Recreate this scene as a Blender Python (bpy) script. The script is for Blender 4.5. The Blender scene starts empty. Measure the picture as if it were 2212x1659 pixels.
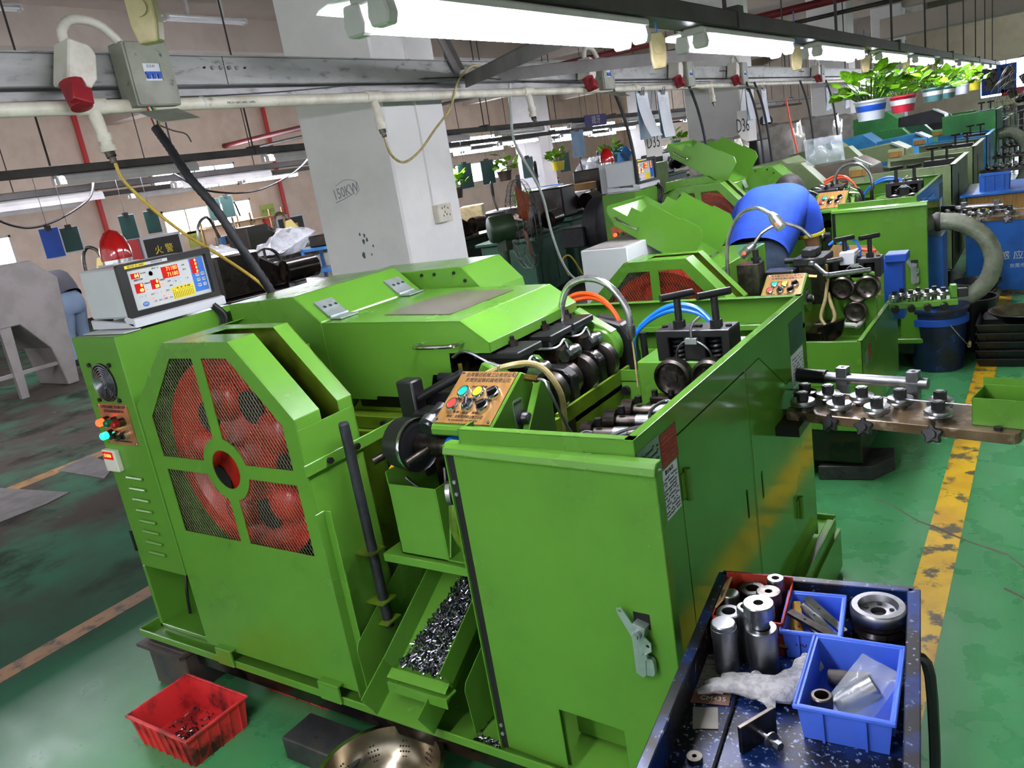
import bpy, math, random
from mathutils import Vector as V, Matrix, noise as mnoise
from mathutils.geometry import tessellate_polygon
R = random.Random(7)
D = bpy.data
SC = bpy.context.scene
COL = SC.collection
PI = math.pi

# ------------------------------------------------------------------ camera, world, exposure
cd = D.cameras.new('camera'); cam = D.objects.new('camera', cd); COL.objects.link(cam); SC.camera = cam
cd.sensor_width = 36.0; cd.lens = 36.0 * 1722.0 / 2212.0; cd.clip_start = 0.03; cd.clip_end = 200
CAMX = (0.8275029, 0.5387597, -0.1580411)
CAMY = (-0.0174841, 0.3060720, 0.9518478)
CAMZ = (0.5611892, -0.7848936, 0.2626952)
cam.matrix_world = Matrix(((CAMX[0], CAMY[0], CAMZ[0], 0), (CAMX[1], CAMY[1], CAMZ[1], 0), (CAMX[2], CAMY[2], CAMZ[2], 1.6), (0, 0, 0, 1)))
w = D.worlds.new('daylight'); SC.world = w; w.use_nodes = True
wn = w.node_tree.nodes['Background']; wn.inputs[0].default_value = (0.95, 0.97, 1.0, 1); wn.inputs[1].default_value = 0.5
SC.view_settings.view_transform = 'Standard'; SC.view_settings.look = 'None'
SC.view_settings.exposure = 1.4; SC.view_settings.gamma = 1.0; SC.view_settings.use_curve_mapping = False
TUBE_POWER = 38.0

# ------------------------------------------------------------------ materials
def srgb(h):
    c = [int(h[i:i+2], 16) / 255 for i in (0, 2, 4)]
    return tuple((x / 12.92 if x <= 0.04045 else ((x + 0.055) / 1.055) ** 2.4) for x in c) + (1,)
MATS = {}
def mat(name, c1, c2=None, scale=6, rough=0.5, metal=0.0, emit=0, ecol=None, bump=0, bscale=80, lo=0.4, hi=0.65,
        stretch=(1, 1, 1), c3=None, s3=25, lo3=0.6, hi3=0.7, coat=0, alpha=1, trans=0, detail=5, r2=None, spec=None):
    m = D.materials.new(name); m.use_nodes = True; MATS[name] = m
    nt = m.node_tree; N = nt.nodes; L = nt.links; b = N['Principled BSDF']
    col = srgb(c1) if isinstance(c1, str) else c1
    b.inputs['Base Color'].default_value = col; b.inputs['Roughness'].default_value = rough; b.inputs['Metallic'].default_value = metal
    if coat: b.inputs['Coat Weight'].default_value = coat; b.inputs['Coat Roughness'].default_value = 0.12
    if spec is not None: b.inputs['Specular IOR Level'].default_value = spec
    if alpha < 1: b.inputs['Alpha'].default_value = alpha
    if trans: b.inputs['Transmission Weight'].default_value = trans
    if emit:
        b.inputs['Emission Color'].default_value = srgb(ecol or c1); b.inputs['Emission Strength'].default_value = emit
    if c2 or bump or c3:
        tc = N.new('ShaderNodeTexCoord'); mp = N.new('ShaderNodeMapping'); mp.inputs['Scale'].default_value = stretch
        L.new(tc.outputs['Object'], mp.inputs['Vector'])
        def nz(s, d=detail, r=0.6):
            n = N.new('ShaderNodeTexNoise'); n.inputs['Scale'].default_value = s; n.inputs['Detail'].default_value = d; n.inputs['Roughness'].default_value = r
            L.new(mp.outputs['Vector'], n.inputs['Vector']); return n.outputs['Fac']
        def ramp(f, a, c):
            r = N.new('ShaderNodeMapRange'); r.inputs['From Min'].default_value = a; r.inputs['From Max'].default_value = c; r.interpolation_type = 'SMOOTHSTEP'
            L.new(f, r.inputs['Value']); return r.outputs['Result']
        cur = None
        def mix(f, a, bcol):
            x = N.new('ShaderNodeMix'); x.data_type = 'RGBA'; L.new(f, x.inputs['Factor'])
            if a is None: x.inputs['A'].default_value = col
            else: L.new(a, x.inputs['A'])
            x.inputs['B'].default_value = srgb(bcol); return x.outputs['Result']
        if c2:
            f = ramp(nz(scale), lo, hi); cur = mix(f, cur, c2)
            if r2 is not None:
                rr = N.new('ShaderNodeMapRange'); rr.inputs['To Min'].default_value = rough; rr.inputs['To Max'].default_value = r2
                L.new(f, rr.inputs['Value']); L.new(rr.outputs['Result'], b.inputs['Roughness'])
        if c3: cur = mix(ramp(nz(s3), lo3, hi3), cur, c3)
        if cur: L.new(cur, b.inputs['Base Color'])
        if bump:
            bp = N.new('ShaderNodeBump'); bp.inputs['Strength'].default_value = bump; bp.inputs['Distance'].default_value = 0.01
            L.new(nz(bscale, 3), bp.inputs['Height']); L.new(bp.outputs['Normal'], b.inputs['Normal'])
    return m

G1 = '588C2E'
mat('green', G1, '52842B', 3, 0.2, lo=.35, hi=.75, c3='456C26', s3=6, lo3=.6, hi3=.95, bump=.012, bscale=40, r2=.3)
mat('green_oily', '6A8A22', '4A5E18', 5, 0.3, c3='2E2A12', s3=7, lo3=.5, hi3=.75)
mat('olive', '6F7F58', '5F6E4A', 4, 0.45, c3='4A4F38', s3=12, lo3=.6, hi3=.8)
mat('old_green', '2F7A3A', '286B33', 4, 0.4, c3='1F4A28', s3=12, lo3=.6, hi3=.8)
mat('teal_green', '2C5A44', '244A38', 5, 0.5)
mat('machine_blue', '2E86B8', '246E9C', 5, 0.4)
mat('heater_blue', '1E5FB0', '1A4F98', 5, 0.4, c3='30506E', s3=20, lo3=.62, hi3=.75)
mat('black', '141416', '1E1E20', 8, 0.38)
mat('black_oil', '15110F', '2A1F16', 9, 0.22, c3='050505', s3=14, lo3=.5, hi3=.6)
mat('black_plastic', '17181A', rough=.35)
mat('black_rubber', '1B1C20', '262830', 20, .55, bump=.2, bscale=120)
mat('steel', '9C9EA2', '77797C', 14, 0.32, metal=1, r2=.45)
mat('steel_dark', '6B6660', '3A3430', 12, 0.32, metal=1, r2=.45)
mat('chrome', 'D8DADC', rough=.15, metal=1)
mat('steel_bright', 'B4B6B8', '8E9092', 18, .28, metal=1)
mat('zinc', 'A9B4B2', '97A5A2', 20, .4, metal=.6)
mat('galv', 'A2A3A2', '8C8D8C', 10, .42, metal=.5, c3='727372', s3=40, lo3=.55, hi3=.7, stretch=(1, .3, 1))
mat('brass', 'B08D4A', '8A6A34', 14, .3, metal=1)
mat('bronze_oil', '6B5430', '4A3A22', 7, .22, metal=.3, c3='8A7346', s3=16, lo3=.6, hi3=.75)
mat('oily_plate', '7A6850', '5A4830', 6, .28, metal=.2, c3='9A8E78', s3=20, lo3=.5, hi3=.7)
mat('wood_plate', 'A87E46', '886434', 3, .35, stretch=(30, 3, 3), metal=.25, lo=.3, hi=.7)
mat('copper_plate', 'B07850', '9A6540', 12, .4, metal=.4)
mat('red_wheel', 'B82216', '9A1A10', 4, .32, c3='7A1510', s3=8, lo3=.6, hi3=.8)
mat('white_enamel', 'C9CDD1', 'C2C6CA', 3, .4)
mat('screen_grey', 'C6CBC8', rough=.45)
mat('label_blue', '2F6FC4', rough=.45)
mat('label_yellow', 'E6D21C', rough=.45)
mat('led_back', '5A0808', rough=.2, emit=.6, ecol='A00808')
mat('led_red', 'FF5030', rough=.4, emit=5, ecol='FF4A20')
mat('led_yel', 'FFC060', rough=.4, emit=6, ecol='FFA030')
mat('lamp_red_lit', 'FF3020', rough=.3, emit=4, ecol='FF2A12')
mat('lamp_red', 'A01414', rough=.25)
mat('lamp_green_lit', '20E890', rough=.3, emit=2.5, ecol='10E080')
mat('lamp_green', '106840', rough=.25)
mat('btn_green', '12A08C', rough=.4)
mat('btn_yellow', 'E0C828', rough=.4)
mat('btn_red', 'B03A34', rough=.4)
mat('white_paper', 'DDE2EA', 'D2D8E2', 4, .7)
mat('red_label', '8E1C1E', rough=.45)
mat('ink', '20242A', rough=.6)
mat('pencil', '8E9096', rough=.8)
mat('floor_steel', '565452', '4A4846', 6, .7, spec=.05)
mat('ink_soft', '59606A', rough=.7)
mat('silver_label', '8F9C94', '7E8C84', 8, .35, metal=.5)
mat('beacon_red', 'B80A12', '8E060C', 3, .12, coat=.6)
mat('orange_hose', 'F0521E', rough=.3)
mat('blue_hose', '1C74E0', rough=.3)
mat('clear_hose', 'B9A878', '9A8A5C', 20, .25)
mat('gray_hose', 'A4ABA6', 'B8BEBA', 12, .3)
mat('flex_steel', 'C4C6C8', 'A2A4A6', 30, .28, metal=.9)
mat('yellow_hose', 'C8A83C', 'B09438', 20, .35)
mat('red_crate', 'DA3436', 'C02A2C', 5, .42, c3='3A1614', s3=10, lo3=.5, hi3=.7)
mat('blue_crate', '4A72E2', '4068D2', 4, .4)
mat('bucket_blue', '12224A', '0E1420', 9, .45, c3='1C4AB0', s3=22, lo3=.6, hi3=.72)
mat('cart_blue', '12357A', '0E0F16', 5, .3, lo=.4, hi=.56, c3='8A92A0', s3=70, lo3=.6, hi3=.68, r2=.45)
mat('cart_bed', '102E6A', '0A0C14', 5, .28, lo=.4, hi=.56, c3='8496B4', s3=110, lo3=.57, hi3=.63, r2=.4)
mat('stainless', 'B4AA98', '8F8470', 8, .22, metal=1)
mat('dark_hole', '080706', rough=.8)
mat('screws', '8A8C94', '6A6C74', 60, .25, metal=1)
mat('rust_block', '4A403A', '30343A', 9, .6, c3='6A4A3A', s3=16, lo3=.6, hi3=.75, bump=.2)
mat('steel_block', '2E2E30', '3E3C3A', 14, .55, metal=.3, c3='18181A', s3=30, lo3=.6, hi3=.7, bump=.15)
mat('cloth_grey', 'C4C4C4', 'A2A2A4', 60, .9, bump=.5, bscale=160)
mat('cardboard_red', 'C03A20', '9E2E1A', 8, .7, c3='5A2014', s3=14, lo3=.55, hi3=.7)
mat('cardboard', 'A88458', '957448', 8, .8)
mat('paper_brown', '8A6652', rough=.7)
mat('paper_old', '9A9690', '86827C', 8, .8)
mat('poly_bag', 'D8E0E6', '9FB0BE', 9, .12, alpha=.3, spec=.8, bump=.6, bscale=14)
mat('bag_plain', 'C8CCD0', 'A8ACB0', 9, .2, bump=.8, bscale=20)
mat('tube', 'FFFFFF', rough=.4, emit=TUBE_POWER, ecol='F4F2FF')
mat('fixture', 'D4D2D0', 'C4C2C2', 5, .45)
mat('fixture_in', 'F2F2F4', rough=.5)
mat('cream_plastic', 'C8B98A', 'A8966A', 10, .45)
mat('pvc', 'D8D4C6', 'C2BCAA', 8, .4, c3='6E6658', s3=9, lo3=.62, hi3=.75)
mat('socket_white', 'CFCBC0', 'B8B2A6', 8, .45)
mat('socket_red', '96202C', '801824', 8, .4)
mat('box_grey', '8A8C80', '7A7C70', 8, .5, c3='3A3A34', s3=18, lo3=.62, hi3=.72)
mat('wall_paint', 'DCCAB8', 'D0BEAC', 2, .75, c3='8E8A86', s3=7, lo3=.72, hi3=.85)
mat('column_paint', 'E8E7E5', 'DEDDDC', 2.2, .6, c3='7E7C7A', s3=11, lo3=.7, hi3=.78, bump=.06, bscale=30)
mat('ceiling_paint', 'C4B6AA', 'B8AA9E', 1, .85)
mat('beam_concrete', 'C2B6AA', 'B4A89E', 1.5, .85)
mat('dark_trunk', '4A4744', '3A3836', 5, .5, metal=.3)
mat('brace', '6E6A68', '5E5A58', 6, .5)
mat('red_pipe', '7A2228', '681A20', 6, .45)
mat('pipe_red_bright', 'C03030', rough=.45)
mat('fan_green', '2E4A2E', '263E28', 9, .4)
mat('wire_guard', '4E504E', rough=.4, metal=.6)
mat('fan_blade', 'A0522C', rough=.4)
mat('leaf', '6FAE1C', '4E8A18', 12, .4, c3='9FD020', s3=6, lo3=.5, hi3=.65)
mat('leaf_dark', '3E6E1E', '2E5418', 12, .5)
mat('pot_white', 'C4CCD8', rough=.4)
mat('pot_red', 'C0283E', rough=.4)
mat('pot_teal', '4E7A7C', rough=.4)
mat('pot_yellow', 'D8C83A', rough=.4)
mat('pot_brown', '4A3A2E', rough=.6)
mat('folder_green', '1E4A44', '1A423C', 6, .5)
mat('folder_blue', '1C4FB4', '1846A4', 6, .45)
mat('folder_sky', '7FA8C8', '6E98BC', 6, .4)
mat('shirt_blue', '2E5AD8', '2850C8', 7, .85, bump=.3, bscale=25)
mat('shirt_trim', 'D8CC30', rough=.8)
mat('jeans', '2E3C50', '36465C', 14, .9, bump=.2, bscale=60)
mat('skin', 'B07E5E', 'A8745A', 8, .55)
mat('hair', '1E1A18', '34302E', 40, .7)
mat('dark_shirt', '16161E', '1E1E28', 6, .85)
mat('jeans_light', '7E93AC', rough=.9)
mat('hopper_grey', '6E6A66', '625E5A', 3, .55)
mat('lamp_shade', 'C8B870', rough=.6)
mat('window_day', 'F4F8FF', rough=.5, emit=10.0, ecol='EAF2FF')
mat('window_frame', 'C8C6C0', rough=.5)
mat('sign_purple', '3A2A78', rough=.5)
mat('sign_white', 'C9C6BE', rough=.6)
mat('poster_lime', 'A8C060', rough=.6)
mat('notice_black', '1A1A16', rough=.5)
mat('duct', '7E8474', '6A705E', 12, .25, bump=.5, bscale=22)
mat('green_lid', '4A7A3A', rough=.4)
mat('yellow_box', 'E0A81C', rough=.45)
mat('pink', 'C84A5A', rough=.5)
mat('orange_wheel', 'C8541E', rough=.45)
mat('tarp_blue', '2E6EA8', '285E94', 6, .4)
mat('wire_black', '1C1C1E', rough=.5)
mat('acrylic_dark', '6E665E', '625A52', 3, .22)
mat('plastic_film', 'A8A49C', '8E8A82', 7, .2, bump=.7, bscale=12)

# ------------------------------------------------------------------ mesh builder
def FR(o, u, v):
    u = V(u).normalized(); v = V(v); v = (v - v.dot(u) * u).normalized(); n = u.cross(v); o = V(o)
    return Matrix(((u.x, v.x, n.x, o.x), (u.y, v.y, n.y, o.y), (u.z, v.z, n.z, o.z), (0, 0, 0, 1)))
def T(x, y, z): return Matrix.Translation((x, y, z))
def RZ(a): return Matrix.Rotation(math.radians(a), 4, 'Z')
def RX(a): return Matrix.Rotation(math.radians(a), 4, 'X')
def RY(a): return Matrix.Rotation(math.radians(a), 4, 'Y')
def smooth_path(pts, k=6):
    pts = [V(p) for p in pts]; out = []
    for i in range(len(pts) - 1):
        p0 = pts[max(i - 1, 0)]; p1 = pts[i]; p2 = pts[i + 1]; p3 = pts[min(i + 2, len(pts) - 1)]
        for j in range(k):
            t = j / k
            out.append(.5 * ((2 * p1) + (p2 - p0) * t + (2 * p0 - 5 * p1 + 4 * p2 - p3) * t * t + (3 * p1 - p0 - 3 * p2 + p3) * t ** 3))
    out.append(pts[-1]); return out
class MB:
    def __init__(s, M=None): s.v = []; s.f = []; s.fm = []; s.fs = []; s.M = M or Matrix(); s.m = 0
    def at(s, M): s.M = M; return s
    def mt(s, i): s.m = i; return s
    def add(s, vs, fs, sm=False):
        b = len(s.v); M = s.M
        s.v += [M @ V(p) for p in vs]
        for f in fs: s.f.append([b + i for i in f]); s.fm.append(s.m); s.fs.append(sm)
        return s
    def box(s, a, b):
        x0, x1 = sorted((a[0], b[0])); y0, y1 = sorted((a[1], b[1])); z0, z1 = sorted((a[2], b[2]))
        return s.add([(x0, y0, z0), (x1, y0, z0), (x1, y1, z0), (x0, y1, z0), (x0, y0, z1), (x1, y0, z1), (x1, y1, z1), (x0, y1, z1)],
                     [(3, 2, 1, 0), (4, 5, 6, 7), (0, 1, 5, 4), (1, 2, 6, 5), (2, 3, 7, 6), (3, 0, 4, 7)])
    def cbox(s, c, sz): return s.box([c[i] - sz[i] / 2 for i in range(3)], [c[i] + sz[i] / 2 for i in range(3)])
    def plate(s, outer, holes=(), t=.003):
        """polygon with holes in local xy, thickness t along -z .. 0"""
        loops = [list(outer)] + [list(h) for h in holes]
        pts = [V((p[0], p[1], 0)) for l in loops for p in l]
        tri = tessellate_polygon([[V((p[0], p[1], 0)) for p in l] for l in loops])
        n = len(pts); vs = [(p.x, p.y, 0) for p in pts] + [(p.x, p.y, -t) for p in pts]; fs = []
        for a, b, c in tri:
            nrm = (pts[b] - pts[a]).cross(pts[c] - pts[a]).z
            if nrm < 0: b, c = c, b
            fs.append((a, b, c)); fs.append((n + c, n + b, n + a))
        k = 0
        for li, l in enumerate(loops):
            m = len(l); ar = sum(l[i][0] * l[(i + 1) % m][1] - l[(i + 1) % m][0] * l[i][1] for i in range(m))
            for i in range(m):
                a, b = k + i, k + (i + 1) % m
                fl = (ar > 0) == (li == 0)
                fs.append((b, a, n + a, n + b) if fl else (a, b, n + b, n + a))
            k += m
        return s.add(vs, fs)
    def prism(s, pts, axis, a, b):
        """extrude 2D polygon: axis 'y' -> pts are (x,z); 'x' -> (y,z); 'z' -> (x,y)"""
        def mk(p, h): return {'y': (p[0], h, p[1]), 'x': (h, p[0], p[1]), 'z': (p[0], p[1], h)}[axis]
        n = len(pts); vs = [mk(p, a) for p in pts] + [mk(p, b) for p in pts]
        ar = sum(pts[i][0] * pts[(i + 1) % n][1] - pts[(i + 1) % n][0] * pts[i][1] for i in range(n))
        fs = [tuple(range(n)), tuple(reversed(range(n, 2 * n)))] + [(i, n + i, n + (i + 1) % n, (i + 1) % n) for i in range(n)]
        flip = (ar > 0) != (axis == 'y')
        if (b > a) == flip: fs = [tuple(reversed(f)) for f in fs]
        return s.add(vs, fs)
    def sheet(s, pts, axis, a, b, t):
        """bent sheet following open 2D polyline, thickness t"""
        for i in range(len(pts) - 1):
            p, q = V(pts[i]), V(pts[i + 1]); d = (q - p).normalized(); n = V((-d.y, d.x)) * t
            e = d * t * .5
            s.prism([p - e * 0, q + e * 0, q + n, p + n], axis, a, b)
        return s
    def ring(s, c, u, v, r, n): return [c + u * (r * math.cos(2 * PI * i / n)) + v * (r * math.sin(2 * PI * i / n)) for i in range(n)]
    def basis(s, d):
        d = d.normalized(); a = V((0, 0, 1)) if abs(d.z) < .9 else V((1, 0, 0)); u = a.cross(d).normalized(); return u, d.cross(u)
    def cyl(s, p0, p1, r0, r1=None, n=14, sm=True, caps=True):
        p0, p1 = V(p0), V(p1); r1 = r0 if r1 is None else r1; u, v = s.basis(p1 - p0)
        vs = s.ring(p0, u, v, r0, n) + s.ring(p1, u, v, r1, n)
        s.add(vs, [(i, (i + 1) % n, n + (i + 1) % n, n + i) for i in range(n)], sm)
        if caps: s.add(vs, [tuple(reversed(range(n))), tuple(range(n, 2 * n))])
        return s
    def tube(s, pts, r, n=8, k=0, caps=True, wob=0):
        pts = smooth_path(pts, k) if k else [V(p) for p in pts]
        vs = []; u = None
        for i, p in enumerate(pts):
            d = (pts[min(i + 1, len(pts) - 1)] - pts[max(i - 1, 0)]).normalized()
            if u is None: u, v = s.basis(d)
            else:
                u = (u - u.dot(d) * d).normalized(); v = d.cross(u)
            rr = r[i] if isinstance(r, (list, tuple)) else r
            if wob and i % 2: rr *= 1 - wob
            vs += s.ring(p, u, v, rr, n)
        m = len(pts); fs = [(j * n + i, j * n + (i + 1) % n, (j + 1) * n + (i + 1) % n, (j + 1) * n + i) for j in range(m - 1) for i in range(n)]
        s.add(vs, fs, True)
        if caps: s.add(vs, [tuple(reversed(range(n))), tuple(range((m - 1) * n, m * n))])
        return s
    def lathe(s, o, ax, prof, n=24, sm=True, closed=False, a0=0, a1=2 * PI):
        o = V(o); ax = V(ax).normalized(); u, v = s.basis(ax); vs = []; full = abs(a1 - a0 - 2 * PI) < 1e-6
        for r, h in prof:
            for i in range(n):
                t = a0 + (a1 - a0) * i / (n if full else n - 1)
                vs.append(o + ax * h + u * (r * math.cos(t)) + v * (r * math.sin(t)))
        m = len(prof); fs = []
        for j in range(m if closed else m - 1):
            k = (j + 1) % m
            for i in range(n if full else n - 1):
                fs.append((j * n + i, j * n + (i + 1) % n, k * n + (i + 1) % n, k * n + i))
        s.add(vs, fs, sm)
        if not closed and full:
            if prof[0][0] > 1e-6: s.add(vs, [tuple(reversed(range(n)))])
            if prof[-1][0] > 1e-6: s.add(vs, [tuple(range((m - 1) * n, m * n))])
        return s
    def ball(s, c, r, n=12, sq=(1, 1, 1)):
        c = V(c); k = n // 2; vs = []
        for j in range(k + 1):
            ph = PI * j / k
            for i in range(n):
                th = 2 * PI * i / n
                vs.append((c.x + r * sq[0] * math.sin(ph) * math.cos(th), c.y + r * sq[1] * math.sin(ph) * math.sin(th), c.z - r * sq[2] * math.cos(ph)))
        return s.add(vs, [(j * n + i, j * n + (i + 1) % n, (j + 1) * n + (i + 1) % n, (j + 1) * n + i) for j in range(k) for i in range(n)], True)
    def hexnut(s, p0, p1, r): return s.cyl(p0, p1, r, n=6, sm=False)
WL = {}
def W(o): return WL.get(o.name, V((0, 0, 0))) if o else V((0, 0, 0))
def link(o, parent, pivot):
    COL.objects.link(o); pw = W(parent); pivot = pw if pivot is None else V(pivot)
    if parent: o.parent = parent
    o.location = pivot - pw; WL[o.name] = pivot; return pivot
def P(parent, name, mb, mats, bevel=0, pivot=None, label=None, cat=None, group=None, kind=None, seg=1):
    me = D.meshes.new(name); o = D.objects.new(name, me); pv = link(o, parent, pivot)
    me.from_pydata([tuple(p - pv) for p in mb.v], [], mb.f)
    if isinstance(mats, str): mats = [mats]
    for m in mats: me.materials.append(MATS[m])
    me.polygons.foreach_set('material_index', [min(i, len(mats) - 1) for i in mb.fm]); me.polygons.foreach_set('use_smooth', mb.fs)
    me.update()
    if any(mb.fs): me.set_sharp_from_angle(angle=math.radians(38))
    if bevel:
        b = o.modifiers.new('bevel', 'BEVEL'); b.width = bevel; b.segments = seg; b.limit_method = 'ANGLE'; b.angle_limit = .7
    tag(o, label, cat, group, kind); return o
def tag(o, label=None, cat=None, group=None, kind=None):
    if label: o['label'] = label
    if cat: o['category'] = cat
    if group: o['group'] = group
    if kind: o['kind'] = kind
    return o
def thing(name, loc, label, cat, group=None, kind=None):
    o = D.objects.new(name, None); o.empty_display_size = .05; link(o, None, loc); return tag(o, label, cat, group, kind)
def kids(o): return [c for c in D.objects if c.parent == o]
def copy_tree(o, parent=None, off=None, skip=()):
    c = o.copy(); COL.objects.link(c); c.parent = parent; WL[c.name] = W(o) + (V(off) if off is not None else V((0, 0, 0)))
    if off is not None and parent is None: c.location = o.location + V(off)
    for ch in kids(o):
        if ch.name.split('.')[0] in skip: continue
        copy_tree(ch, c, off, skip)
    return c
def circ(cx, cy, r, n=24, a0=0, a1=None):
    if a1 is None: return [(cx + r * math.cos(2 * PI * i / n), cy + r * math.sin(2 * PI * i / n)) for i in range(n)]
    return [(cx + r * math.cos(a0 + (a1 - a0) * i / n), cy + r * math.sin(a0 + (a1 - a0) * i / n)) for i in range(n + 1)]
def rrect(x0, y0, x1, y1, r, k=3):
    out = []
    for cx, cy, a in ((x1 - r, y0 + r, -PI / 2), (x1 - r, y1 - r, 0), (x0 + r, y1 - r, PI / 2), (x0 + r, y0 + r, PI)):
        out += circ(cx, cy, r, k, a, a + PI / 2)
    return out
def text(parent, s, M, size, m, name='lettering', align='CENTER', ext=.0004, squash=1):
    cu = D.curves.new('t', 'FONT'); cu.body = s; cu.size = size; cu.align_x = align; cu.align_y = 'CENTER'; cu.extrude = ext; cu.resolution_u = 2; cu.space_line = 1.0
    t = D.objects.new('t', cu); COL.objects.link(t); bpy.context.view_layer.update()
    me = D.meshes.new_from_object(t.evaluated_get(bpy.context.evaluated_depsgraph_get())); D.objects.remove(t); D.curves.remove(cu)
    o = D.objects.new(name, me); pv = link(o, parent, None)
    me.transform(Matrix.Translation(-pv) @ M @ Matrix.Diagonal((squash, 1, 1, 1))); me.materials.clear(); me.materials.append(MATS[m]); return o
def scribble(mb, M, x0, y0, x1, y1, rows, cols, fill=.7, w=.6, seed=1, depth=.0004):
    """rows of small print as tiny raised dashes"""
    r = random.Random(seed); mb.at(M); dx = (x1 - x0) / cols; dy = (y1 - y0) / rows
    for j in range(rows):
        for i in range(cols):
            if r.random() < fill:
                cx = x0 + (i + .5) * dx; cy = y0 + (j + .5) * dy; a = dx * .42; b = dy * w * .5
                k = r.randint(0, 3)
                if k == 0: mb.box((cx - a, cy - b, 0), (cx + a, cy - b * .4, depth)).box((cx - a * .2, cy - b, 0), (cx + a * .2, cy + b, depth))
                elif k == 1: mb.box((cx - a, cy + b * .4, 0), (cx + a, cy + b, depth)).box((cx - a, cy - b, 0), (cx - a * .5, cy + b, depth))
                else: mb.box((cx - a, cy - b, 0), (cx + a, cy + b * .1, depth))
    return mb

# ------------------------------------------------------------------ room shell
def floor_mat():
    m = D.materials.new('floor_epoxy'); m.use_nodes = True; MATS['floor_epoxy'] = m
    nt = m.node_tree; N = nt.nodes; L = nt.links; b = N['Principled BSDF']
    tc = N.new('ShaderNodeTexCoord')
    def nz(s, d=6, r=.6, st=(1, 1, 1)):
        mp = N.new('ShaderNodeMapping'); mp.inputs['Scale'].default_value = st; L.new(tc.outputs['Object'], mp.inputs['Vector'])
        n = N.new('ShaderNodeTexNoise'); n.inputs['Scale'].default_value = s; n.inputs['Detail'].default_value = d; n.inputs['Roughness'].default_value = r
        L.new(mp.outputs['Vector'], n.inputs['Vector']); return n.outputs['Fac']
    def mr(f, a, c, x=0, y=1):
        r = N.new('ShaderNodeMapRange'); r.inputs['From Min'].default_value = a; r.inputs['From Max'].default_value = c
        r.inputs['To Min'].default_value = x; r.inputs['To Max'].default_value = y; L.new(f, r.inputs['Value']); return r.outputs['Result']
    def op(k, a, c):
        o = N.new('ShaderNodeMath'); o.operation = k
        for i, q in enumerate((a, c)):
            if isinstance(q, (int, float)): o.inputs[i].default_value = q
            else: L.new(q, o.inputs[i])
        o.use_clamp = True; return o.outputs[0]
    def mix(f, a, c):
        x = N.new('ShaderNodeMix'); x.data_type = 'RGBA'; L.new(f, x.inputs['Factor'])
        for k, q in (('A', a), ('B', c)):
            if isinstance(q, str): x.inputs[k].default_value = srgb(q)
            else: L.new(q, x.inputs[k])
        return x.outputs['Result']
    sx = N.new('ShaderNodeSeparateXYZ'); L.new(tc.outputs['Object'], sx.inputs[0])
    worn = mr(sx.outputs['X'], -2.4, -5.0)                       # worn and dirty to the left; base colour also darkened against lamp spill
    col = mix(mr(nz(1.1), .35, .7), '52A866', '459655'); col = mix(mr(worn, -.12, .35), col, '33604A')
    dirt = op('MULTIPLY', mr(nz(.9), .3, .55), mr(worn, 0, 1, .03, 1.2))
    col = mix(dirt, col, '3C3834')
    col = mix(op('MULTIPLY', mr(nz(2.3, 8), .52, .66), mr(worn, 0, 1, .06, .9)), col, '262422')
    col = mix(mr(nz(7, 8, .7), .66, .72), col, '6E6C60')
    col = mix(mr(nz(60, 3), .74, .78), col, '2A2E28')
    L.new(col, b.inputs['Base Color'])
    ro = N.new('ShaderNodeMath'); ro.operation = 'ADD'; L.new(mr(nz(5), .3, .7, .2, .4), ro.inputs[0]); L.new(mr(worn, 0, 1, 0, .3), ro.inputs[1]); L.new(ro.outputs[0], b.inputs['Roughness']); L.new(mr(worn, 0, .3, .45, .0), b.inputs['Specular IOR Level'])
    bp = N.new('ShaderNodeBump'); bp.inputs['Strength'].default_value = .12; bp.inputs['Distance'].default_value = .01
    L.new(nz(9), bp.inputs['Height']); L.new(bp.outputs['Normal'], b.inputs['Normal'])
floor_mat()
mat('line_yellow', 'E8BE24', 'CC9C24', 3, .4, c3='5A5238', s3=11, lo3=.5, hi3=.62)
mat('line_old', '7A5424', '5E4420', 4, .6, c3='28241E', s3=14, lo3=.5, hi3=.7, spec=.2)
mat('crack', '6A6458', rough=.9)

XW, YE, ZC = -16.0, 34.0, 4.2
fl = P(None, 'floor', MB().box((XW, -6, -.1), (12, YE, 0)), 'floor_epoxy', kind='structure')
P(fl, 'floor_line', MB().box((-.385, -5, 0), (-.275, 28, .0012)), 'line_yellow', label='yellow painted aisle line')
P(fl, 'floor_line', MB().box((-3.46, -3, 0), (-3.35, 30, .0012)), 'line_old', label='worn orange line behind the machines')
P(fl, 'floor_line', MB().box((-6.05, -3, 0), (-5.9, 30, .0012)), 'line_old')
for k, (x, y, pts) in enumerate([(-.62, 3.35, 9), (-.12, 2.75, 12)]):
    mb = MB(); r = random.Random(k)
    px_, py_ = x, y
    for i in range(pts):
        nx, ny = px_ + .055 + r.uniform(-.01, .02), py_ - .06 + r.uniform(-.03, .03); mb.tube([(px_, py_, .0005), (nx, ny, .0005)], .0015 + .004 * r.random(), 4); px_, py_ = nx, ny
    P(fl, 'floor_crack', mb, 'crack')
for pts in ([(-5.96, 2.57), (-5.32, 2.56), (-5.52, 2.77), (-6.05, 2.85)], [(-6.1, 2.23), (-5.34, 2.33), (-5.3, 2.16), (-5.33, 1.88), (-6.1, 1.8)]):
    P(fl, 'steel_floor_plate', MB().prism(pts, 'z', 0.0, .006), 'floor_steel')

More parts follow.
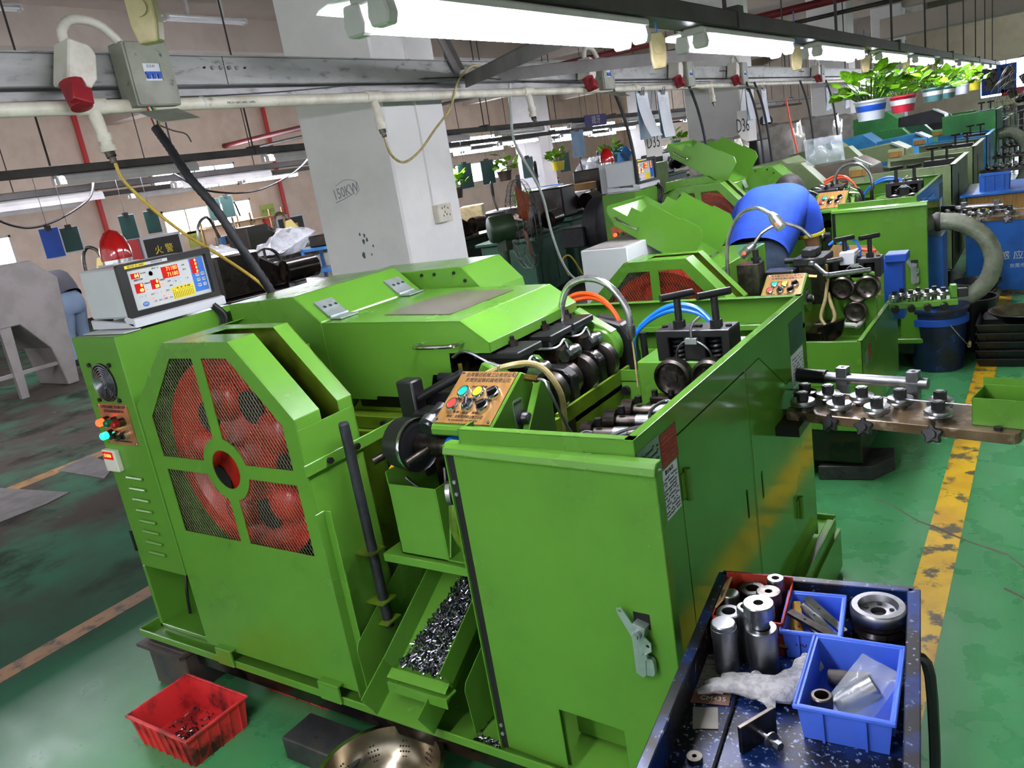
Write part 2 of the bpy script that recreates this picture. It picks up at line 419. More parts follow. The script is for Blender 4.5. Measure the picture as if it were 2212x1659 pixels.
wl = MB(); z0 = 0
wins = [(10.55, 12.75, 2.15, 2.68), (10.55, 12.95, 1.25, 1.82), (21.2, 24.2, 2.1, 2.7), (26.6, 29.2, 2.1, 2.7), (21.2, 24.2, 1.2, 1.85), (31, 33.2, 2.1, 2.7), (5.2, 7.4, 1.25, 1.82), (16.2, 18.6, 1.25, 1.82)]
P(None, 'wall_left', MB(FR((XW, 0, 0), (0, 1, 0), (0, 0, 1))).plate([(-6, 0), (YE, 0), (YE, ZC), (-6, ZC)], [[(a, c), (b, c), (b, d), (a, d)] for a, b, c, d in wins], .2), 'wall_paint', kind='structure')
def window(n, M, w, h, panes):
    o = thing('window_%d' % n, M @ V((w / 2, 0, 0)), 'white framed sliding window with bright daylight', 'window'); del o['category']; del o['label']; o['kind'] = 'structure'
    fr = MB(M)
    for a, b in (((0, 0), (w, .04)), ((0, h - .04), (w, h)), ((0, 0), (.04, h)), ((w - .04, 0), (w, h))): fr.box((a[0], a[1], -.12), (b[0], b[1], .02))
    for i in range(1, panes): fr.box((w * i / panes - .02, 0, -.1), (w * i / panes + .02, h, 0))
    P(o, 'window_frame', fr, 'window_frame')
    for i in range(panes): P(o, 'pane', MB(M).box((w * i / panes + .02, .04, -.08), (w * (i + 1) / panes - .02, h - .04, -.07)), 'window_day')
    g = MB(M)
    for i in range(int(w / .12)): g.box((i * .12 + .05, 0, -.155), (i * .12 + .062, h, -.143))
    for j in range(2): g.box((0, h * (j + 1) / 3, -.155), (w, h * (j + 1) / 3 + .012, -.143))
    P(o, 'window_grille', g, 'window_frame')
for i, (a, b, c, d) in enumerate(wins): window(i + 1, FR((XW, a, c), (0, 1, 0), (0, 0, 1)), b - a, d - c, 4)
ew = [(-2.3, 1.6, 1.15, 2.35)]
P(None, 'wall_end', MB(FR((0, YE, 0), (1, 0, 0), (0, 0, 1))).plate([(XW, 0), (12, 0), (12, ZC), (XW, ZC)], [[(a, c), (b, c), (b, d), (a, d)] for a, b, c, d in ew], .2), 'wall_paint', kind='structure')
P(None, 'wall_right', MB(FR((12, 0, 0), (0, -1, 0), (0, 0, 1))).plate([(-YE, 0), (6, 0), (6, ZC), (-YE, ZC)], [[(-33 + k * 6, .9), (-28 + k * 6, .9), (-28 + k * 6, 3.4), (-33 + k * 6, 3.4)] for k in range(6)], .2), 'wall_paint', kind='structure')
window(9, FR((-2.3, YE, 1.15), (1, 0, 0), (0, 0, 1)), 3.9, 1.2, 5)
P(None, 'ceiling', MB().box((XW, -6, ZC), (12, YE, ZC + .15)), 'ceiling_paint', kind='structure')
n = 0
for y in (-2.7, 3.5, 9.7, 15.9, 22.1, 28.3):
    n += 1; P(None, 'trim_%d' % n, MB().box((XW, y + .1, ZC - .55), (12, y + .45, ZC)), 'beam_concrete', kind='structure')
for x in (-9.9, -3.4, 3.2):
    n += 1; P(None, 'trim_%d' % n, MB().box((x - .17, -6, ZC - .45), (x + .17, YE, ZC)), 'beam_concrete', kind='structure')
def column(x0, y0, lab, graffiti=False):
    c = thing('concrete_column', (x0 + .33, y0 + .27, 0), lab, 'column', 'square concrete columns of the hall'); c['kind'] = 'structure'; del c['category']
    P(c, 'shaft', MB().box((x0, y0, 0), (x0 + .67, y0 + .55, ZC - .45)), 'column_paint', bevel=.012)
    return c
c1 = column(-3.73, 3.5, 'white painted square column behind the nearest green machine')
cols = [column(-3.73, 9.7, 'grey square column behind the hanging paper sheets'), column(-3.73, 15.9, 'far square column behind the hanging plants'), column(-3.73, 22.1, 'small distant column near the end wall'),
        column(-10.2, 9.7, 'distant column left of the big white column'), column(-10.2, 15.9, 'distant column with a taped notice behind the cage fan'), column(-10.2, 22.1, 'distant column behind the striped flowerpot'), column(-10.2, 28.3, 'remotest small column under the sky blue apron')]
# handwriting, smudges and the socket with its conduit on the near column
Mc = FR((-3.73, 3.499, 0), (1, 0, 0), (0, 0, 1))
text(c1, '150KW', Mc @ T(.27, 1.60, 0) @ RZ(8) @ Matrix.Shear('XY', 4, (.35, 0)), .085, 'pencil', 'handwriting', squash=.8)
sc = MB(Mc); sc.tube([(.17, 1.545, .0005), (.25, 1.56, .0005), (.34, 1.585, .0005)], .0016, 4); sc.tube([(.2, 1.64, .0005), (.28, 1.665, .0005), (.36, 1.65, .0005), (.38, 1.6, .0005), (.34, 1.57, .0005)], .0013, 4, 4)
P(c1, 'pencil_line', sc, 'pencil')
for i, (x, z, r_) in enumerate([(.33, 1.30, .016), (.345, 1.335, .012), (.31, 1.345, .01), (.36, 1.31, .013), (.40, 1.27, .009), (.31, 1.22, .02), (.375, 1.22, .008)]):
    P(c1, 'grease_smudge', MB(Mc).plate([(x + r_ * .6 * math.cos(a) * (1 + .3 * math.sin(3 * a + i)), z + r_ * math.sin(a)) for a in [k * .63 for k in range(10)]], t=-.0005), 'ink_soft')
P(c1, 'conduit', MB().box((-3.062, 3.775, 1.43), (-3.045, 3.80, 2.6)), 'column_paint', bevel=.002)
ob = P(c1, 'socket_outlet', MB().box((-3.062, 3.80 - .03, 1.335), (-3.015, 3.90, 1.44)), 'pvc', bevel=.004)
mb = MB(FR((-3.015, 3.77, 1.335), (0, 1, 0), (0, 0, 1)))
for (x, y) in ((.035, .075), (.06, .08), (.09, .07), (.04, .03), (.07, .035), (.1, .03), (.055, .05)): mb.box((x, y, 0), (x + .006, y + .012, .0008))
P(ob, 'socket_slot', mb, 'dark_hole')
# red and dark services under the ceiling
P(None, 'pipe', MB().cyl((-16, 12.6, 3.05), (12, 12.6, 3.05), .055), 'red_pipe', label='dark red sprinkler main crossing under the ceiling', cat='pipe', group='service pipes')
P(None, 'pipe', MB().cyl((-16, 12.9, 2.9), (12, 12.9, 2.9), .03), 'dark_trunk', label='thin black pipe alongside the red sprinkler main', cat='pipe', group='service pipes')
for y, lab in ((9.2, 'bright red standpipe left of the far windows'), (13.9, 'bright red standpipe right of the far windows')): P(None, 'pipe', MB().cyl((XW + .1, y, 0), (XW + .1, y, 4.2), .05), 'pipe_red_bright', label=lab, cat='pipe')

# ------------------------------------------------------------------ light trunk with fluorescent battens
def trunk(x, y0, y1, z, lab):
    t = thing('lighting_trunk', (x, y0, z), lab, 'cable trunk', 'overhead lighting trunks')
    P(t, 'trunk_box', MB().box((x - .055, y0, z), (x + .055, y1, z + .06)), 'dark_trunk', bevel=.004)
    P(t, 'conduit', MB().cyl((x - .07, y0, z + .03), (x - .07, y1, z + .03), .013), 'fixture')
    y = y0 + .6; i = 0
    while y < y1:
        P(t, 'hanger_rod', MB().cyl((x, y, z + .07), (x, y, ZC), .008, n=8), 'dark_trunk')
        if i % 2 == 0: P(t, 'joint_clamp', MB().box((x - .06, y - .03, z + .001), (x + .06, y + .03, z + .08)), 'dark_trunk')
        y += 1.9; i += 1
    return t
FIX = None
def batten():
    f = thing('fluorescent_batten', (0, 0, 0), 'x', 'light fixture', 'twin tube battens under the trunks')
    L_ = 1.16
    P(f, 'housing', MB().prism([(-.03, 0), (.03, 0), (.045, -.008), (.045, -.026), (-.045, -.026), (-.045, -.008)], 'y', 0, L_), 'fixture', bevel=.003)
    pr = [(-.045, -.010), (-.08, -.010), (-.105, -.016), (-.114, -.022)]
    P(f, 'reflector', MB().sheet(pr, 'y', -.02, L_ - .02, .002), 'fixture_in')
    for (x, z) in ((.02, -.05), (-.042, -.056)):
        P(f, 'tube', MB().cyl((x, .03, z), (x, L_ - .03, z), .0135, n=10), 'tube')
        for y in (.012, L_ - .012): P(f, 'lamp_holder', MB().prism([(x - .02, z - .02), (x + .02, z - .02), (x + .026, z + .0), (x + .02, -.02), (x - .02, -.02), (x - .026, z)], 'y', y - .016, y + .016), 'fixture', bevel=.004)
    return f
def pull_switch(x, y, z, lab, s=1):
    t = thing('pull_switch', (x, y, z), lab, 'switch', 'cream pull switches on cords')
    M = T(x, y, z) @ RZ(30)
    P(t, 'switch_body', MB(M).prism([(-.018 * s, 0), (.018 * s, 0), (.024 * s, .03 * s), (.024 * s, .085 * s), (.016 * s, .105 * s), (-.016 * s, .105 * s), (-.024 * s, .085 * s), (-.024 * s, .03 * s)], 'y', -.013 * s, .013 * s), 'cream_plastic', bevel=.004 * s, seg=2)
    P(t, 'rocker', MB(M).cyl((0, -.013 * s, .055 * s), (0, -.017 * s, .055 * s), .014 * s), 'cream_plastic')
    P(t, 'cord', MB().cyl((x, y, z + .1 * s), (x, y, z + .26 * s), .0028), 'blue_hose')
trunk(-1.04, -5, 20, 1.946, 'dark steel trunk carrying the bright tubes over the near machines')
ys = [-4.0, -2.35, -.7, 1.2, 2.83, 4.5, 6.25, 8.0, 9.9, 11.8, 13.7, 15.6, 17.5]
FIX = batten(); first = True
SHADE = None
def shade(o):  # added plate hiding the lit tubes from the viewing side
    global SHADE
    if SHADE is None: SHADE = P(o, 'side_shade', MB().at(T(*W(o))).sheet([(-.114, -.022), (-.124, -.05), (-.126, -.088)], 'y', -.02, 1.14, .002), 'fixture')
    else: c = SHADE.copy(); COL.objects.link(c); c.parent = o; WL[c.name] = W(o)

def put_batten(x, y, z, lab):
    global first
    o = FIX if first else copy_tree(FIX); first = False
    o.location = (x, y, z); WL[o.name] = V((x, y, z)); o['label'] = lab; return o
names = {3: 'biggest lit twin tube batten right above the near machine', 4: 'second lit batten past the first cream pull switch', 5: 'third lit batten along the overhead trunk', 6: 'fourth lit batten just left of the potted plants', 7: 'fifth lit batten above the white flowerpot', 8: 'sixth lit batten above the red flowerpot'}
for i, y in enumerate(ys): put_batten(-1.035, y, 1.945, names.get(i) or ('lit batten far along the near trunk, ' + ('nearest', 'second', 'third', 'last')[i - 9] + ' of the far four' if i > 2 else ('first', 'second', 'third')[i] + ' lit batten of the near trunk behind the viewpoint'))
for i, (y, z) in enumerate([(.735, 1.835), (2.50, 1.81), (4.15, 1.81), (5.85, 1.80), (7.6, 1.79), (9.5, 1.79)]):
    pull_switch(-1.03, y, z, ['big cream pull switch in front of the grey breaker box', 'cream pull switch at the end of the biggest batten', 'cream pull switch between second and third batten', 'cream pull switch by the third batten', 'cream pull switch by the fourth batten', 'cream pull switch by the fifth batten'][i], 1.0 if i else .8)
# second and third rows further left, and the aisle row to the right
for x, z, lab, sh_ in ((-6.2, 2.06, 'dark lighting trunk over the second machine row', 'second row trunk'), (-7.4, 1.98, 'lower dark trunk just beyond the second row trunk', 'lower left trunk'), (-10.8, 2.06, 'distant lighting trunk before the window wall', 'trunk before the windows'), (3.2, 2.3, 'lighting trunk on the other side of the aisle', 'trunk across the aisle')):
    trunk(x, -3, 30, z, lab)
    for k in range(12 if x < 0 else 4):
        y = -1.5 + k * 2.0 + (x % 1); on = x < 0 and not (x == -6.2 and y > 8)  # left rows set closer and kept lit to brighten the left wall
        o = put_batten(x, y, z - .002, ('lit batten' if on else 'switched off batten') + ', ' + ('first second third fourth fifth sixth seventh eighth ninth tenth eleventh twelfth'.split()[k]) + ' from the near end of the ' + sh_)
        if x < 0 and y < 8: o.rotation_euler.z = PI; o.location.y += 1.16; shade(o)      # hung the other way round, reflector towards the aisle
        if not on:
            for c in kids(o):
                if c.name.startswith('tube'): c.material_slots[0].link = 'OBJECT'; c.material_slots[0].material = MATS['fixture_in']

for i, (x, y) in enumerate(((-6.5, 2.2), (-6.5, 4.4), (-8.6, 3.6), (-8.6, 6.4), (-11.5, 8.0))):
    o = put_batten(x, y, ZC - .46 if i < 2 else ZC - .3, 'switched off tube batten high under the ceiling, ' + ('nearest', 'second', 'third', 'fourth', 'farthest')[i] + ' of five')
    for q in (.3, .8): P(o, 'ceiling_stem', MB().box((x - .02, y + q, o.location.z), (x + .02, y + q + .04, ZC)), 'fixture')
    for c in kids(o):
        if c.name.startswith('tube'): c.material_slots[0].link = 'OBJECT'; c.material_slots[0].material = MATS['fixture_in']

# ------------------------------------------------------------------ the near machine
m1 = thing('thread_rolling_machine', (-1.65, 2.0, 0), 'nearest lime green thread rolling machine with closed hood and red flywheel', 'machine', 'lime green rolling machines in the row')
def bolt(mb, p, n, r=.008, h=.006): p = V(p); n = V(n); return mb.cyl(p, p + n * h, r, n=10).cyl(p + n * h, p + n * (h + .0005), r * .5, n=6)
# base tray, tank, feet
mb = MB().box((-2.72, 1.27, .18), (-.64, 2.74, .19))
for a, b in (((-2.72, 1.265, .185), (-.64, 1.272, .212)), ((-2.725, 1.27, .185), (-2.718, 2.74, .212)), ((-2.72, 2.735, .185), (-.64, 2.745, .212))): mb.box(a, b)
P(m1, 'base_tray', mb, 'green', bevel=.002)
mb = MB().box((-1.35, 1.75, .02), (-.62, 2.72, .17)); P(m1, 'oil_tank', mb, 'green')
mb = MB().box((-.655, 1.9, .02), (-.632, 2.68, .222)).box((-.632, 1.9, .2), (-.625, 2.68, .23)); P(m1, 'side_gutter', mb, 'green', bevel=.002)
f_ = P(m1, 'foot', MB().box((-2.69, 1.26, .0), (-2.47, 1.46, .17)), 'rust_block', bevel=.006); P(f_, 'foot_plate', MB().box((-2.72, 1.24, .155), (-2.46, 1.47, .168)), 'rust_block')
P(m1, 'foot', MB().box((-2.69, 2.5, 0), (-2.47, 2.7, .17)), 'rust_block', bevel=.006)
P(m1, 'under_frame_and_shade', MB().box((-2.6, 1.68, .0), (-1.3, 1.78, .18)).box((-2.45, 1.30, .11), (-.7, 1.68, .18)), 'black_oil')  # frame beam, and a black slab added to keep the underside dark

# electrical cabinet
cab = P(m1, 'electrical_cabinet', MB().box((-2.69, 1.33, .44), (-2.43, 1.78, 1.282)), 'green', bevel=.003)
P(m1, 'cabinet_base', MB().box((-2.69, 1.33, .19), (-2.675, 1.78, .44)).box((-2.69, 1.50, .19), (-2.34, 1.515, .44)).box((-2.69, 1.33, .19), (-2.34, 1.5, .205)).box((-2.52, 1.40, .19), (-2.512, 1.5, .44)).box((-2.43, 1.34, .43), (-2.33, 1.78, .445)), 'green', bevel=.002)
P(m1, 'cabinet_side_strip', MB().box((-2.43, 1.34, .44), (-2.335, 1.78, 1.03)), 'green', bevel=.002)
Mf = FR((0, 1.33, 0), (1, 0, 0), (0, 0, 1))          # local x=X, y=z, z=towards camera
mb = MB(Mf)
for i in range(7): 
    r_ = .012 + i * .0085
    mb.tube([(-2.563 + r_ * math.cos(a), 1.13 + r_ * math.sin(a), .006) for a in [k * PI / 12 for k in range(25)]], .0016, 5, caps=False)
for a in (PI / 4, 3 * PI / 4): mb.tube([(-2.563 + .085 * math.cos(a), 1.13 + .085 * math.sin(a), .004), (-2.563 - .085 * math.cos(a), 1.13 - .085 * math.sin(a), .004)], .0018, 5)
fg = P(cab, 'fan_grille', mb, 'steel')
P(cab, 'fan_opening', MB(Mf).cyl((-2.563, 1.13, 0), (-2.563, 1.13, .0015), .066, n=28), 'dark_hole')
mb = MB(Mf)
for a in range(5): t = a * 2 * PI / 5; mb.plate([(-2.563 + .012 * math.cos(t), 1.13 + .012 * math.sin(t)), (-2.563 + .055 * math.cos(t), 1.13 + .055 * math.sin(t)), (-2.563 + .055 * math.cos(t + .6), 1.13 + .055 * math.sin(t + .6)), (-2.563 + .012 * math.cos(t + .9), 1.13 + .012 * math.sin(t + .9))], t=-.003)
mb.cyl((-2.563, 1.13, .001), (-2.563, 1.13, .005), .02); P(cab, 'fan_blade', mb, 'ink_soft')
for a in range(4): t = PI / 4 + a * PI / 2; P(cab, 'screw', MB(Mf).cyl((-2.563 + .085 * math.cos(t), 1.13 + .085 * math.sin(t), 0), (-2.563 + .085 * math.cos(t), 1.13 + .085 * math.sin(t), .008), .007, n=10), 'black_plastic')
pl = P(cab, 'control_plate', MB(Mf).at(Mf @ T(0, 0, .003)).plate([(-2.648, .913), (-2.474, .913), (-2.474, 1.057), (-2.648, 1.057)], t=.003), 'copper_plate')
text(cab, '台湾锋达机械工业有限公司', Mf @ T(-2.56, 1.046, .0035), .0125, 'ink', squash=.95)
text(cab, '东莞市益锋机械有限公司', Mf @ T(-2.56, 1.031, .0035), .0115, 'ink', squash=.95)
text(cab, '故障指示  润滑指示  电源指示', Mf @ T(-2.565, .984, .0035), .007, 'ink', squash=1.1)
text(cab, '手动   停  自动   照明', Mf @ T(-2.555, .9385, .0035), .007, 'ink', squash=1.1)
text(cab, '东莞市大岭山镇 机械有限公司', Mf @ T(-2.555, .926, .0035), .007, 'ink', squash=1.1)
for x in (-2.642, -2.48):
    for z in (.919, 1.051): P(cab, 'screw', MB(Mf).cyl((x, z, .003), (x, z, .006), .004, n=8), 'chrome')
def pilot(x, z, cap, h=.04, base='steel_dark'):
    P(cab, 'indicator_lamp', MB(Mf).cyl((x, z, .003), (x, z, h * .55), .0145).mt(1).cyl((x, z, h * .55), (x, z, h), .0125).cyl((x, z, h), (x, z, h + .004), .0125, .009), [base, cap])
pilot(-2.607, 1.0, 'lamp_red_lit'); pilot(-2.562, 1.0, 'lamp_green'); pilot(-2.517, .998, 'lamp_red'); pilot(-2.607, .953, 'lamp_green_lit')
for x in (-2.56, -2.515): P(cab, 'selector_knob', MB(Mf).cyl((x, .953, .003), (x, .953, .022), .015).mt(1).cyl((x, .953, .022), (x, .953, .026), .011).at(Mf @ T(x, .953, .03) @ RZ(35)).box((-.012, -.004, -.006), (.012, .004, .008)), ['chrome', 'black_plastic'])
mt_ = P(cab, 'counter_meter', MB().box((-2.685, 1.31, .815), (-2.607, 1.331, .893)), 'pvc', bevel=.003)
P(cab, 'meter_display', MB(Mf).box((-2.678, .861, .02), (-2.618, .888, .0215)), 'led_back'); text(cab, '51800', Mf @ T(-2.648, .8745, .022), .017, 'led_red', 'display_digits')
for i in range(8):
    z = .792 - i * .0405
    P(cab, 'louvre', MB(Mf).prism([(z - .007, 0), (z + .007, 0), (z + .003, .009), (z - .005, .009)], 'x', -2.605, -2.508), 'green', bevel=.003)
P(cab, 'cabinet_hinge', MB().box((-2.697, 1.325, .50), (-2.685, 1.34, .58)), 'black')

# control display on the cabinet
X0 = -2.455
disp = P(m1, 'control_display', MB().box((-2.68, 1.412, 1.322), (X0, 1.745, 1.486)), 'white_enamel', bevel=.006)
Md = FR((X0, 1.412, 1.322), (0, 1, 0), (0, 0, 1))     # x along Y (0...333), y up (0...164), z towards +X
mb = MB(Md).plate(rrect(-.006, -.004, .339, .17, .006), [rrect(.022, .018, .318, .15, .004)], .022); mb.at(Md @ T(0, 0, .0)); P(disp, 'bezel', mb.at(Md), 'black_plastic', bevel=.003)
bz = [o for o in kids(disp) if o.name.startswith('bezel')][0]; bz.location.x += .022
Mq = Md @ T(.022, .018, .004)                           # faceplate 296 x 132 mm
P(disp, 'faceplate', MB(Mq).box((0, 0, -.003), (.296, .132, 0)), 'screen_grey')
P(disp, 'blue_panel', MB(Mq).box((.236, .012, 0), (.29, .126, .0006)), 'label_blue')
P(disp, 'yellow_panel', MB(Mq).box((.148, .006, 0), (.232, .046, .0006)), 'label_yellow')
P(disp, 'maker_strip', MB(Md).box((.016, .154, .022), (.09, .164, .0226)), 'label_yellow'); P(disp, 'maker_strip', MB(Md).box((.09, .154, .022), (.17, .164, .0226)), 'white_enamel')
text(disp, '毅力达 XL-L800F', Md @ T(.055, .159, .0228), .008, 'ink'); text(disp, '智能监控系统', Md @ T(.13, .159, .0228), .007, 'ink_soft')
def led(x0, y0, x1, y1, rows, cols_='led_red'):
    P(disp, 'digit_window', MB(Mq).box((x0, y0, 0), (x1, y1, .0008)), 'led_back'); h = (y1 - y0) / len(rows)
    for i, s_ in enumerate(rows): text(disp, s_, Mq @ T(x1 - .003, y1 - h * (i + .5), .001), h * .98, cols_, 'display_digits', 'RIGHT', squash=.9)
led(.018, .1, .048, .117, ['64'], 'led_yel'); led(.022, .052, .052, .083, ['0', '40'], 'led_yel'); led(.079, .054, .109, .085, ['0', '80'], 'led_yel')
led(.128, .08, .19, .118, ['71180', '71180'], 'led_red'); led(.240, .074, .266, .124, ['0', '0', '0', '0'], 'led_yel')
bt = [(.03 + i * .0195, .034, 0) for i in range(3)] + [(.087 + i * .0195, .035, 0) for i in range(3)] + [(.072 + i * .0195, .010, 0) for i in range(4)] + \
     [(.139, .063, 0), (.143, .048, 0), (.163, .058, 0), (.184, .066, 0), (.187, .051, 0), (.21, .06, 0), (.204, .105, 0), (.206, .09, 0)] + [(.25 + i * .021, .064 - j * .018, 1) for i in range(2) for j in range(3)]
glyph = ['+', '-', '复位', '+', '-', '复位', '上移', '运行', '计数', '手动', '清零', '确认', '查', '+', '-', '查', '总数', '批次', '送料', '夹具', '油压', '液位', '过载', '气压']
for (x, y, k), g in zip(bt, glyph):
    P(disp, 'key', MB(Mq).plate(rrect(x, y, x + .0135, y + .0105, .0025), t=-.0012), 'white_enamel'); text(disp, g, Mq @ T(x + .0068, y + .0055, .0014), .0058, 'ink', 'key_symbol')
P(disp, 'reset_key', MB(Mq).plate([(.044 + .0115 * math.cos(a), .014 + .008 * math.sin(a)) for a in [k * PI / 10 for k in range(20)]], t=-.0012), 'label_blue'); text(disp, '停机', Mq @ T(.044, .014, .0014), .008, 'white_enamel', 'key_symbol')
for x, y in ((.062, .058), (.12, .065), (.073, .0255), (.113, .026), (.131, .0265)): P(disp, 'status_led', MB(Mq).cyl((x, y, 0), (x, y, .001), .0022, n=10), 'lamp_red_lit')
for i in range(12):
    P(disp, 'table_row', MB(Mq).box((.151 + i * .0067, .008, .0006), (.1525 + i * .0067, .03, .0008)), 'ink')
    P(disp, 'status_led', MB(Mq).cyl((.152 + i * .0067, .034, .0006), (.152 + i * .0067, .034, .001), .0014, n=8), 'led_yel' if i == 2 else 'ink')
text(disp, '一路  二路  三路  四路', Mq @ T(.19, .0405, .001), .006, 'ink'); text(disp, '速度/分钟', Mq @ T(.04, .094, .0006), .0075, 'ink'); text(disp, '公/小时', Mq @ T(.062, .112, .0006), .006, 'ink_soft'); text(disp, '微信扫一扫', Mq @ T(.108, .12, .0006), .005, 'ink_soft')
for i in range(2): text(disp, ['上限设定', '下限设定'][i], Mq @ T(.066 + i * .056, .078, .0006), .006, 'ink_soft')
P(disp, 'emblem_ring', MB(Mq @ T(.088, .106, 0)).lathe((0, 0, 0), (0, 0, 1), [(.0075, 0), (.0075, .0008), (.0085, .0008), (.0085, 0)], 20), 'white_enamel')
P(m1, 'display_stand', MB().box((-2.67, 1.42, 1.297), (-2.46, 1.74, 1.305)).prism([(-2.47, 1.305), (-2.42, 1.29), (-2.42, 1.318), (-2.462, 1.33), (-2.48, 1.32)], 'y', 1.405, 1.755).box((-2.67, 1.36, 1.283), (-2.42, 1.42, 1.287)).prism([(-2.68, 1.29), (-2.43, 1.29), (-2.43, 1.305), (-2.68, 1.322)], 'y', 1.405, 1.42), 'white_enamel', bevel=.002)
mb = MB()
for i in range(3): mb.tube([(-2.44 + .012 * i, 1.70, 1.3), (-2.42 + .014 * i, 1.72, 1.25), (-2.43 + .012 * i, 1.70, 1.17), (-2.425, 1.73, 1.1)], .008, 8, 5)
P(m1, 'display_cable', mb, 'black_plastic')
bc = P(m1, 'warning_beacon', MB().mt(1).cyl((-2.75, 1.60, 1.486), (-2.75, 1.60, 1.505), .05).mt(0).lathe((-2.75, 1.6, 1.5), (0, 0, 1), [(.052, 0), (.053, .012), (.05, .04), (.041, .07), (.024, .095), (.0, .105)], 24), ['beacon_red', 'chrome'], label='red domed beacon lamp')
mb = MB()
for i in range(6): mb.lathe((-2.75, 1.6, 1.505), (0, 0, 1), [(.0495 - i * .002, i * .01), (.0515 - i * .0024, i * .01 + .002), (.0493 - i * .0024, i * .01 + .004)], 24)
P(bc, 'lens_rib', mb, 'beacon_red')
P(m1, 'beacon_bracket', MB().box((-2.80, 1.55, 1.28), (-2.70, 1.65, 1.487)), 'white_enamel')

# flywheel guard
GX0, GX1, GY0, GY1 = -2.325, -1.615, 1.28, 1.49
outer = [(GX0, .235), (GX1, .235), (GX1, 1.06), (-1.805, 1.272), (-2.105, 1.272), (GX0, 1.075)]
hx, hz, hr = -1.962, .893, .097
def quad_win(sx, sz):
    bx = .021; a0 = math.asin(bx / hr)
    arc = [(hx + sx * hr * math.sin(a0 + (PI / 2 - 2 * a0) * i / 8), hz + sz * hr * math.cos(a0 + (PI / 2 - 2 * a0) * i / 8)) for i in range(9)]
    xo = -1.667 if sx > 0 else -2.261
    if sz > 0: far = [(xo, hz + bx), (xo, 1.043), (-1.829 if sx > 0 else -2.088, 1.226), (hx + sx * bx, 1.226)]
    else: far = [(xo, hz - bx), (xo, .66), (hx + sx * bx, .66)]
    p = arc + far
    return p
winp = [quad_win(sx, sz) for sx in (-1, 1) for sz in (1, -1)]
Mg = FR((0, GY0, 0), (1, 0, 0), (0, 0, 1))
gd = P(m1, 'flywheel_guard', MB(Mg).plate(outer, winp + [circ(hx, hz, .06, 28)], .003), 'green')
mb = MB()
mb.box((GX0, GY0 + .003, .235), (GX0 + .003, GY1, 1.075)); mb.box((GX1 - .003, GY0 + .003, .235), (GX1, GY1, 1.03)); 
for a, b in ((GY0 + .003, 1.37), (1.437, GY1)):
    mb.box((GX1 - .003, a, 1.03), (GX1, b, 1.06)); mb.sheet([(GX1, 1.06), (-1.805, 1.272)], 'y', a, b, .003)
    mb.sheet([(-1.805, 1.272), (-2.02, 1.272)], 'y', a, b, .003)
mb.sheet([(-2.02, 1.272), (-2.105, 1.272), (GX0, 1.075)], 'y', GY0 + .003, GY1, .003)
P(gd, 'guard_shell', mb, 'green', bevel=.001)
P(gd, 'guard_back', MB(Mg @ T(0, 0, -(GY1 - GY0) + .003)).plate(outer, [], .003), 'green_oily')
def clip_strands(poly, ang, step):
    ca, sa = math.cos(ang), math.sin(ang); rp = [(x * ca + y * sa, -x * sa + y * ca) for x, y in poly]; out = []
    lo, hi = min(p[1] for p in rp), max(p[1] for p in rp); k = math.ceil(lo / step)
    while k * step < hi:
        yy = k * step; xs = []
        for i in range(len(rp)):
            a, b = rp[i], rp[(i + 1) % len(rp)]
            if (a[1] > yy) != (b[1] > yy): xs.append(a[0] + (yy - a[1]) / (b[1] - a[1]) * (b[0] - a[0]))
        xs.sort()
        for i in range(0, len(xs) - 1, 2): out.append(((xs[i] * ca - yy * sa, xs[i] * sa + yy * ca), (xs[i + 1] * ca - yy * sa, xs[i + 1] * sa + yy * ca)))
        k += 1
    return out
mat('mesh_metal', '6E6C54', '5A5842', 30, .45, metal=.35)
for wpoly in winp:
    mb = MB(Mg @ T(0, 0, -.006)); cx = sum(p[0] for p in wpoly) / len(wpoly); cy = sum(p[1] for p in wpoly) / len(wpoly)
    big = wpoly
    for ang in (1.07, -1.07):
        for (a, b) in clip_strands(big, ang, .0115): mb.tube([(a[0], a[1], 0), (b[0], b[1], 0)], .00065, 4, caps=False)
    P(gd, 'mesh_screen', mb, 'mesh_metal', label='diamond expanded metal screen')
for x0, x1 in ((-2.25, -2.17), (-1.765, -1.68)): P(gd, 'locating_tab', MB().box((x0, 1.255, .192), (x1, 1.264, .25)).box((x0, 1.255, .245), (x1, 1.285, .253)), 'green', bevel=.002)
P(gd, 'angle_strip', MB().box((GX1, 1.272, .225), (GX1 + .004, 1.305, .795)).box((GX1, 1.301, .225), (GX1 + .028, 1.305, .795)), 'green', bevel=.001)
P(gd, 'weld_seam', MB().tube([(GX1 - .005, 1.279, .24), (GX1 - .004, 1.279, .5), (GX1 - .005, 1.279, .79)], .0022, 6), 'green')
cb = P(gd, 'clamp_bar', MB().box((GX1 + .002, 1.27, .902), (GX1 + .008, 1.66, .936)), 'green', bevel=.002)
for y in (1.355, 1.46): P(cb, 'cap_screw', bolt(MB(), (GX1 + .008, y, .919), (1, 0, 0), .009, .01), 'black')
rd = P(gd, 'guard_handle', MB().cyl((GX1 + .04, 1.405, .385), (GX1 + .04, 1.405, 1.005), .0145, n=16).lathe((GX1 + .04, 1.405, 1.005), (0, 0, 1), [(.0145, 0), (.012, .006), (0, .008)], 16), 'black_rubber', label='black rod handle')
for z, w_ in ((.625, .045), (.47, .045), (.405, .03)): P(gd, 'rod_bracket', MB().box((GX1, 1.405 - .03, z), (GX1 + .065, 1.405 + .03, z + .004)), 'green_oily')
